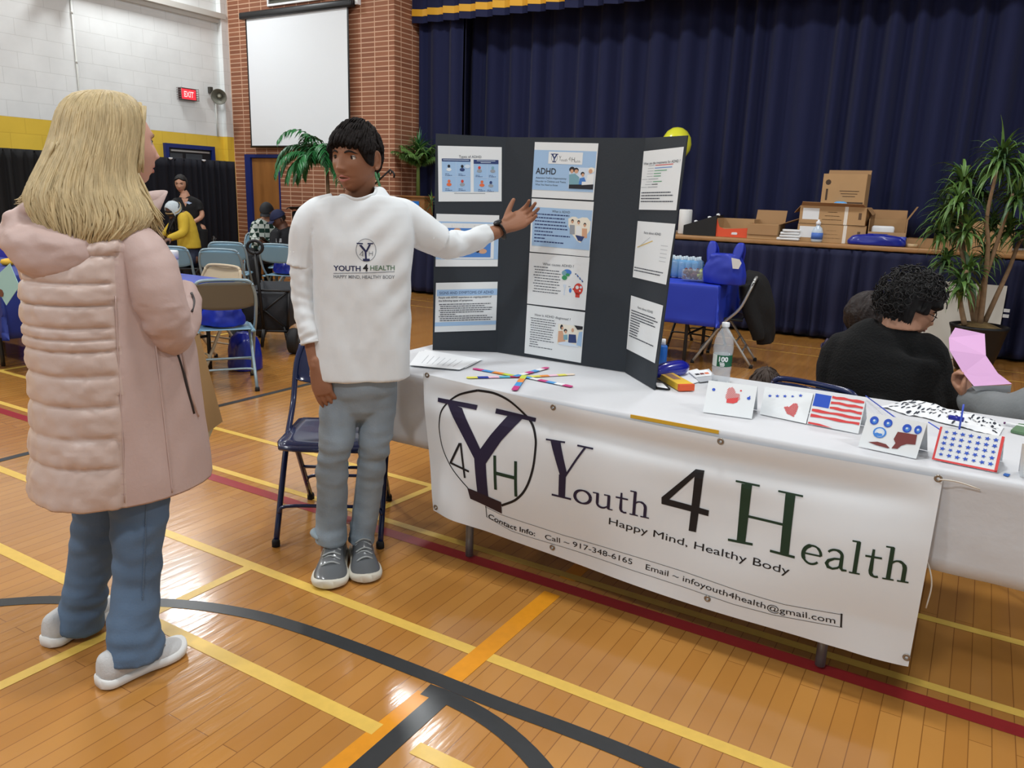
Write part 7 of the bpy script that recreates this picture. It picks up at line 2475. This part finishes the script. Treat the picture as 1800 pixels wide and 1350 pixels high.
class FX:
    """frame that takes (px, py, off) triples or ready points"""
    def __init__(s, g): s.F = Fr(g); s.d = s.F.d; s.r = s.F.r
    def __call__(s, a): return a.copy() if isinstance(a, Vector) else s.F(*a)


def sit_legs(base, fl, spread=.11, seat=.50, knee=.42, dz=0.0):
    fl = V((fl[0], fl[1], 0)).normalized(); s_ = V((fl.y, -fl.x, 0)); b_ = V((base[0], base[1], 0))
    return [[b_+s_*k*.09+V((0, 0, seat+.03)), b_+s_*k*spread+fl*knee+V((0, 0, seat)), b_+s_*k*spread+fl*(knee+.02)+V((0, 0, .09))] for k in (1, -1)]


def figure(F, root, head, fdir, skin, sc, sh, arms, torso, top, pants, legs, voxel=.009, feet=True, features=True, gaze=(0, 0), hands=True, top_r=1.0, mouth=0.0, shoe_m=None, sleeve_frac=1.0, up=(0, 0, 1)):
    """head: (px,py,off); sh/arms: lists of (px,py,off) from shoulder to wrist; torso: rows of (px,py,off,half width,half depth)"""
    h = Head(F(head), fdir, up, sc, mouth=mouth, gaze=gaze, nu=64, nv=52)
    side = (F(arms[0][0])-F(arms[1][0])); side.z = 0; side.normalize()
    mb = MB(); h.skin(mb)
    T = [F(t[0]) for t in torso]; R_ = [(t[1], t[2]) for t in torso]
    mb.tube([h.W((0, -.02, -.05)), h.W((0, -.03, -.10)), T[0]+V((0, 0, .03)), T[0]+V((0, 0, -.03))], [.05*sc, .05*sc, .055, .08], 16, ref=side, res=3)
    mb.tube(T, [(a*.68, b_*.60) for a, b_ in R_], 20, ref=side, res=3, round_ends=True)
    for i, a in enumerate(arms):
        A = [F(q) for q in a]
        mb.tube(A, [.034, .034, .026][:len(A)], 12, res=4, round_ends=True)
        if hands:
            d = (A[2]-A[1]).normalized()
            hand(mb, A[2], d+V((0, 0, -.1)), V((0, 0, -1)) if abs(d.z) < .7 else -F.d, (1, -1)[i], .95, (.5, .5, .55, .6))
    LG = [[F(q) for q in l] for l in legs]
    for l in LG:
        mb.tube(l, [.07, .05, .036][:len(l)], 12, res=3, round_ends=True)
    remesh(mb, voxel*.75, 1).build('body', skin, root)
    if features: h.features(root, (40, 28, 22), (26, 20, 18), (160, 96, 88))
    gb_ = MB()
    gb_.tube(T, R_, 26, ref=side, res=3, pw=2.3)
    for a in arms:
        A = [F(q) for q in a]
        if sleeve_frac < 1: A = [A[0], A[0].lerp(A[1], sleeve_frac)]; rr_ = [.066*top_r, .056*top_r]
        else: rr_ = [.066*top_r, .054*top_r, .042*top_r]
        gb_.tube([T[0].lerp(A[0], .6)+V((0, 0, -.03))]+A, [.06*top_r]+rr_, 18, res=4, round_ends=sleeve_frac == 1)
    t_o = remesh(gb_, voxel, 3, disp=lambda p, n: .004*noise.noise(V((p.x*12, p.y*12, p.z*18)))).build('top', top, root)
    gb_ = MB()
    for l in LG: gb_.tube(l, [.088, .066, .056][:len(l)], 18, res=4, round_ends=False)
    gb_.tube([T[-1], (LG[0][0]+LG[1][0])/2], [(.15, .12), (.15, .12)], 18, ref=side, round_ends=True)
    remesh(gb_, voxel*1.1, 2).build('trousers', pants, root)
    if feet:
        for l in LG:
            d = V((fdir[0], fdir[1], 0)).normalized(); a = V((l[-1].x, l[-1].y, 0))
            shoe(root, a-d*.07, a+d*.2, shoe_m or m_pants_k, m_sole_b, m_lace_b, L=.26, high=0, laces=False)
    return h, t_o



# seated in the black sweater
F1 = FX((-.27, 3.62)); fl = F1.r*.5+F1.d*.85
p1_ = empty('person', (-.36, 3.56, 0), 'seated person with curly black hair and glasses in a black sweater, seen from behind', 'person')
ha, ta = figure(F1, p1_, (1604, 543, .02), F1.r*.95+F1.d*.28+V((0, 0, -.34)), m_skin_m, .96, None,
    [[(1632, 626, .02), (1662, 712, .06), V((.06, 4.02, .66))], [(1474, 622, .02), (1466, 715, .05), V((-.42, 4.05, .64))]],
    [((1586, 564, .0), .060, .058), ((1582, 577, .0), .070, .066), ((1574, 590, .0), .095, .08), ((1562, 601, 0), .155, .10), ((1555, 622, 0), .215, .125), ((1552, 665, 0), .235, .14), ((1549, 715, .0), .24, .15), (V((-.34, 3.56, .56)), .20, .15)],
    mat('sweater_black', (12, 13, 14), .95, bump=.5, bscale=120), m_pants_k, sit_legs((-.36, 3.56), fl), top_r=1.2, hands=False)
rnd = random.Random(2)
hm = ha.cap(lambda x, y, z: ((z-(.25 if y > .35 else (-.05 if y > -.1 else -.75)))*8+.5) if y > -.1 else (z+.75)*8, lambda x, y, z: .026+.016*max(0, z)+.010*max(0, -y)-.012*max(0, y)*(z < .6), 4, .009)
cen = ha.W((0, -.03, .035))
for i in range(700):
    d = V((rnd.gauss(0, 1), rnd.gauss(0, 1), rnd.gauss(0, 1))).normalized()
    l = ha.M.transposed() @ d
    if l.y > .12 and l.z < .18 or l.z < -.35 and l.y > -.15 or l.z < -.75 or (abs(l.x) > .5 and l.z < .05 and l.y > -.3): continue
    p = cen+d*rnd.uniform(.112, .136)
    t1 = d.orthogonal().normalized(); t2 = d.cross(t1); a0 = rnd.uniform(0, 6); r_ = rnd.uniform(.008, .016)
    hm.tube([p+t1*r_*cos(a0+k*.9)+t2*r_*sin(a0+k*.9)+d*.003*k for k in range(7)], [.0028]*6+[.001], 4)
hm.build('hair', mat('hair_curly_black', (20, 18, 19), .7), p1_)
g_ = MB()
for sg in (-1, 1):
    c = ha.front(sg*.034, .0, .012)
    g_.tube([ha.W(c+V((.024*cos(a), -.003*abs(cos(a)), .020*sin(a)))) for a in [2*pi*k/20 for k in range(21)]], .002, 6)
    g_.tube([ha.W(c+V((sg*.024, -.003, .004))), ha.W((sg*.079, .03, .008)), ha.W((sg*.080, -.01, .004))], .0018, 6)
g_.tube([ha.W(ha.front(-.010, .002, .014)), ha.W(ha.front(.010, .002, .014))], .002, 6)
g_.build('glasses', mat('glasses_frame', (40, 22, 22), .3), p1_)

# head behind the sweater
F2 = FX((-.50, 4.45)); hc2 = F2((1529, 558, 0)); a2 = V((hc2.x+.02, hc2.y, 0))
def at2(x, y, z): return a2+F2.r*x+F2.d*y+V((0, 0, z))
p2_ = empty('person', a2, 'seated person with dark hair mostly hidden behind the curly haired sitter', 'person')
h2, t2_ = figure(F2, p2_, hc2, F2.r*.9+F2.d*.3+V((0, 0, -.2)), m_skin_m, .95, None,
    [[at2(.06, -.12, hc2.z-.22), at2(.10, -.14, hc2.z-.42), at2(.28, -.06, hc2.z-.42)], [at2(.02, .14, hc2.z-.22), at2(.08, .16, hc2.z-.42), at2(.26, .10, hc2.z-.42)]],
    [(at2(.02, 0, hc2.z-.14), .06, .06), (at2(.03, 0, hc2.z-.19), .12, .08), (at2(.03, 0, hc2.z-.28), .15, .09), (at2(.02, 0, .52), .15, .11)],
    mat('grey_jacket', (44, 46, 52), .8), m_pants_k, sit_legs((a2.x, a2.y), F2.r*.8+F2.d*.4), features=False, hands=False, top_r=.85)
h2.cap(lambda x, y, z: ((z-.3)*8+.5) if y > .3 else (z+.85)*8, lambda x, y, z: .028+.02*max(0, -y), 9, .007).build('hair', mat('hair_darkbrown', (34, 24, 22), .6, bump=.5, bscale=70), p2_)
folding_chair(a2, aim(F2.r.x, F2.r.y), m_chair_navy, m_chair_navy, m_chair_navy, 'folding chair hidden behind the person in the black sweater', 'folding chairs').scale = (.9, .9, .9)

# small child behind the table
F3 = FX((-.76, 3.62))
p3_ = empty('person', (-.76, 3.62, 0), 'small child with short brown hair, only the top of the head above the table', 'person')
h3, t3_ = figure(F3, p3_, V((-.775, 3.62, .605)), F3.d+F3.r*.2, m_skin_m, .84, None,
    [[V((-.62, 3.66, .40)), V((-.6, 3.70, .24)), V((-.62, 3.85, .22))], [V((-.90, 3.58, .40)), V((-.92, 3.60, .24)), V((-.86, 3.78, .22))]],
    [(V((-.76, 3.62, .48)), .05, .05), (V((-.76, 3.62, .44)), .10, .07), (V((-.76, 3.62, .35)), .12, .08), (V((-.76, 3.62, .12)), .12, .1)],
    mat('child_top', (90, 60, 60), .8), m_pants_k, [[V((-.70, 3.62, .10)), V((-.66, 3.86, .09)), V((-.62, 4.05, .07))], [V((-.82, 3.62, .10)), V((-.84, 3.86, .09)), V((-.86, 4.05, .07))]], features=False, feet=False, hands=False, top_r=.7)
hm = h3.cap(lambda x, y, z: ((z-.25)*8+.5) if y > .3 else (z+.35)*8, lambda x, y, z: .014, 6, .003)
h3.locks(hm, 160, lambda x, y, z: 1 if z > .0 else 0, lambda x, y, z: .014, 3, .5, .006, (0, -.2, 1))
hm.build('hair', mat('hair_brown', (58, 44, 36), .6), p3_)

# grey sleeve at the right edge holding a pink sheet
F4 = FX((.02, 3.45))
p4_ = empty('person', (.50, 3.58, 0), 'seated person in a grey sweatshirt at the right edge, holding a pink sheet', 'person')
b4 = V((.50, 3.58, 0)); f4 = V((-.9, -.1, 0)).normalized()
wr4 = F4((1712, 706, .02)); el4 = F4((1812, 708, .0))
h4, t4_ = figure(F4, p4_, b4+V((-.02, 0, 1.16)), f4+V((0, 0, -.4)), m_skin_m, 1.0, None,
    [[b4+V((-.02, .19, .95)), b4+V((.05, .32, .70)), b4+V((-.18, .32, .66))], [b4+V((-.03, -.19, .95)), b4+V((-.28, -.27, .74)), wr4]],
    [(b4+V((0, 0, 1.02)), .06, .06), (b4+V((0, 0, .98)), .15, .09), (b4+V((0, 0, .88)), .20, .11), (b4+V((0, 0, .72)), .19, .12), (b4+V((0, 0, .52)), .18, .13)],
    mat('grey_sweatshirt', (122, 126, 128), .85, bump=.15, bscale=80), m_pants_k, sit_legs((b4.x, b4.y), (-.3, 1)), features=False, hands=False, top_r=1.45)
h4.cap(lambda x, y, z: ((z-.3)*8+.5) if y > .3 else (z+.4)*8, lambda x, y, z: .018, 12, .004).build('hair', MATS['hair_brown'], p4_)
mb = MB()
mb.tube([F4((1730, 712, .02)), wr4, F4((1703, 696, .02))], [.030, .028, .028], 14, round_ends=True)
hand(mb, F4((1706, 700, .02)), (F4((1684, 664, .03))-F4((1706, 700, .02))), F4.r*.75-F4.d*.5, -1, 1.0, (.75, .80, .85, .9), .0, .35, .5, .7)
remesh(mb, .0045, 1).build('hand', m_skin_m, p4_)
folding_chair((.53, 3.55, 0), aim(-.3, 1), m_chair_navy, m_chair_navy, m_chair_navy, 'navy folding chair under the grey sweatshirt sitter past the right edge', 'folding chairs')
pk_ = empty('pink_sheet', F4((1700, 690, 0)), 'folded pink paper held up by the hand in the grey sleeve', 'paper')
m_pink = mat('pink_paper', (222, 172, 218), .6)
A = [F4(q) for q in ((1679, 576, .10), (1731, 587, .12), (1733, 625, .02), (1669, 616, .02), (1668, 594, .06))]
Bq = [F4(q) for q in ((1669, 616, .02), (1733, 625, .02), (1754, 656, -.03), (1779, 675, -.06), (1712, 679, -.06), (1693, 656, -.02))]
mb = MB(); mb.add(A, [(0, 1, 2, 3, 4)]); mb.add(Bq, [(0, 1, 2, 3, 4, 5)]); mb.build('sheet', m_pink, pk_, solid=.001)
mb = MB(); mb.add([F4(q) for q in ((1708, 679, -.05), (1778, 677, -.05), (1776, 690, -.02), (1722, 694, -.02))], [(0, 1, 2, 3)]); mb.build('white_sheet', m_paper, pk_, solid=.001)

# attendant standing in front of the drape
F5 = FX((-9.25, 6.95))
g5 = F5.F.o
p5_ = empty('person', g5, 'standing woman in a black polo shirt with tied black hair in front of the drape', 'person')
def at5(x, z, o=0): return g5+F5.r*x+F5.d*o+V((0, 0, z))
h5, t5_ = figure(F5, p5_, (318, 323, 0), -F5.d*.9-F5.r*.25+V((0, 0, -.15)), m_skin_m, .98, None,
    [[(309, 357, 0), (305, 375, -.1), (308, 388, -.22)], [(346, 358, 0), (355, 379, -.05), (336, 393, -.2)]],
    [((325, 345, 0), .07, .06), ((326, 350, 0), .14, .08), ((328, 362, 0), .175, .10), ((328, 395, 0), .15, .10), ((328, 415, 0), .17, .11)],
    mat('polo_black', (12, 12, 14), .8), m_pants_k, [[at5(-.07, .85), at5(-.08, .45), at5(-.09, .08)], [at5(.12, .85), at5(.12, .45), at5(.12, .08)]], sleeve_frac=.62, voxel=.011)
h5.cap(lambda x, y, z: ((z-.66+.35*abs(x))*8+.5) if y > .25 else (z+.55+(.5 if y > -.2 else 0))*8, lambda x, y, z: .014, 5, .003).build('hair', m_hair_k, p5_)
mb = MB(); mb.lathe([(.0, -.03), (.03, -.015), (.034, 0), (.03, .015), (.0, .03)], h5.W((0, -.115, .03)), 14); mb.build('hair_bun', m_hair_k, p5_)
nk5 = bvh_of(t5_)
O5 = F5((325, 358, -.5)); v2, f2 = cut2d(*poly([(-.040, .06), (.044, .06), (.004, -.05)]), .01); pts = []
for p in v2:
    h = nk5.ray_cast(O5+F5.r*p.x+V((0, 0, p.y)), F5.d); pts.append(h[0]-F5.d*.002 if h[0] else None)
mb = MB(); mb.add([p or V((0, 0, 0)) for p in pts], [f for f in f2 if all(pts[i] for i in f)]); 
used = sorted(set(i for f in mb.f for i in f)); mp_ = {a: i for i, a in enumerate(used)}; mb.v = [mb.v[i] for i in used]; mb.f = [tuple(mp_[i] for i in f) for f in mb.f]
mb.build('open_neck', m_skin_m, p5_)
O5 = F5((331, 357.5, -.5)); pts = [nk5.ray_cast(O5+F5.r*a+V((0, 0, b_)), F5.d)[0] for a, b_ in ((-.045, 0), (0, .018), (.045, -.004), (.01, -.02))]
if all(p is not None for p in pts):
    mb = MB(); mb.add([p-F5.d*.003 for p in pts], [(0, 1, 2, 3)]); mb.build('chest_emblem', mat('emblem_pale', (170, 190, 220), .6), p5_)

# bent forward in the yellow cardigan
F6 = FX((-8.55, 6.35)); g6 = F6.F.o
p6_ = empty('person', g6, 'seated person in a yellow cardigan with a striped head wrap, bent forward', 'person')
h6, t6_ = figure(F6, p6_, (306, 371, -.05), -F6.d*.5-F6.r*.75+V((0, 0, -.75)), m_skin_d, 1.0, None,
    [[(322, 384, -.12), (322, 408, -.22), (300, 418, -.32)], [(318, 380, .14), (300, 400, .15), (290, 412, .1)]],
    [((318, 375, 0), .08, .07), ((322, 382, .0), .13, .10), ((327, 398, .0), .16, .12), ((331, 418, .0), .16, .13), ((333, 436, .0), .17, .14)],
    mat('cardigan_yellow', (196, 164, 48), .85, bump=.3, bscale=80), mat('dark_jeans', (30, 36, 56), .8), sit_legs((g6.x+.02, g6.y+.03), -F6.r*1.0-F6.d*.3), features=False, voxel=.011, up=(0, 0, 1))
h6.cap(lambda x, y, z: 1 if (z > -.2 and y < .6) else 0, lambda x, y, z: .016, 8, .002).build('head_wrap', mat('wrap_grey', (190, 200, 205), .8), p6_)
mb = MB()
for k, (rad, zz) in enumerate(((.098, .045), (.104, .02), (.106, -.01))):
    mb.tube([h6.W((rad*.86*cos(a), rad*1.04*sin(a)-.01, zz-.02*cos(a*2))) for a in [2*pi*q/28 for q in range(29)]], (.009, .004), 8, ref=h6.u, mi=k % 2)
mb.build('wrap_stripes', [mat('stripe_dark', (32, 34, 36), .8), mat('stripe_tan', (170, 150, 110), .8)], p6_)
mb = MB(); rnd = random.Random(6)
for i in range(90):
    a = rnd.uniform(-1, 1); p = h6.W((.075*a, -.02+.08*rnd.random(), -.02)); e = F6((292+26*rnd.random(), 405+8*rnd.random(), -.12+.1*rnd.random()))
    mb.tube([p, p.lerp(e, .5)+F6.r*.01*a, e], [.009, .008, .003], 5, res=3)
mb.build('braids', m_hair_k, p6_)
folding_chair((g6.x+.1, g6.y+.02, 0), aim(-F6.r.x, -F6.r.y), m_blackmetal, m_blackmetal, m_blackmetal, 'dark chair under the person in the yellow cardigan', 'folding chairs')

# plaid jacket and cap
F7 = FX((-8.60, 7.55)); g7 = F7.F.o
m_plaid = mat('plaid_green', (60, 92, 78), .85)
nt = m_plaid.node_tree; bs = nt.nodes['Principled BSDF']
ck = nt.nodes.new('ShaderNodeTexChecker'); ck.inputs['Scale'].default_value = 17; ck.inputs['Color1'].default_value = hexc(196, 204, 198); ck.inputs['Color2'].default_value = hexc(22, 54, 44)
tc = nt.nodes.new('ShaderNodeTexCoord'); nt.links.new(tc.outputs['Object'], ck.inputs['Vector']); nt.links.new(ck.outputs['Color'], bs.inputs['Base Color'])
p7_ = empty('person', g7, 'seated person in a green and white plaid jacket and dark cap by the door', 'person')
h7, t7_ = figure(F7, p7_, (469, 372, 0), -F7.r*.2-F7.d*.8+V((0, 0, -.5)), m_skin_m, .98, None,
    [[(450, 396, -.02), (446, 420, -.15), (462, 430, -.3)], [(480, 394, .02), (486, 418, -.1), (470, 428, -.28)]],
    [((467, 387, 0), .07, .07), ((466, 391, 0), .13, .09), ((465, 402, 0), .16, .11), ((463, 425, 0), .15, .12), ((462, 440, 0), .16, .13)],
    m_plaid, m_pants_k, sit_legs((g7.x, g7.y), (.72, -.7)), features=False, voxel=.011)
h7.cap(lambda x, y, z: 1 if z > (.32 if y > 0 else -.85) else 0, lambda x, y, z: .014+.012*(z < .2), 8, .004).build('hair', mat('hair_midbrown', (70, 48, 34), .6), p7_)


def cap_(h, par, col):
    m_ = mat('cap_%d_%d' % (col[0], col[2]), col, .8)
    b_ = h.cap(lambda x, y, z: 1 if z > .28 else 0, lambda x, y, z: .024, 2, .0005); o = b_.build('cap', m_, par)
    b_ = MB(); b_.grid(lambda u, v_: h.W(((u*2-1)*.068, .085+.075*v_*(1-.35*(u*2-1)**2), .040-.020*v_-.018*(u*2-1)**2)), 10, 6); b_.build('cap_peak', m_, o, solid=.004, normals=False)


cap_(h7, p7_, (44, 46, 50))
# navy cap
F8 = FX((-7.80, 7.34)); g8 = F8.F.o
p8_ = empty('person', g8, 'seated person in a navy cap and black jacket looking down at a phone', 'person')
h8, t8_ = figure(F8, p8_, (490, 386, 0), -F8.r*.85-F8.d*.35+V((0, 0, -.45)), m_skin_d, .98, None,
    [[(484, 412, -.14), (480, 436, -.22), (468, 428, -.26)], [(508, 408, .12), (506, 436, .1), (474, 430, -.12)]],
    [((498, 402, 0), .08, .07), ((500, 408, 0), .13, .11), ((500, 422, 0), .16, .13), ((500, 445, 0), .16, .13), ((502, 462, 0), .17, .14)],
    mat('jacket_navyblack', (14, 15, 20), .8), m_pants_k, sit_legs((g8.x, g8.y), (-.75, -.6)), features=False, voxel=.011)
cap_(h8, p8_, (22, 28, 62))
h8.cap(lambda x, y, z: 1 if (z > -.2 and y < .1) else 0, lambda x, y, z: .008, 3, .001).build('hair', m_hair_k, p8_)
tv = bvh_of(t8_); pts = []
mb = MB()
for q in ((487, 405, 492, 429), (485, 419, 495, 426)):
    c = [F8((a, b_, -.6)) for a, b_ in ((q[0], q[1]), (q[2], q[1]), (q[2], q[3]), (q[0], q[3]))]
    hh = [tv.ray_cast(p, (p-CP).normalized())[0] for p in c]
    if all(x is not None for x in hh): mb.add([x-F8.d*.006 for x in hh], [(0, 1, 2, 3)])
if mb.f: mb.build('pale_print', mat('print_palegrey', (160, 164, 168), .7), p8_)
mb = MB(); mb.rbox(F8((465, 422, -.32)), (.07, .012, .13), .004, Matrix.Rotation(.9, 3, 'X')); tag(mb.build('phone', mat('phone_dark', (20, 20, 24), .2)), 'dark phone in the hands of the sitter in the navy cap', 'phone')
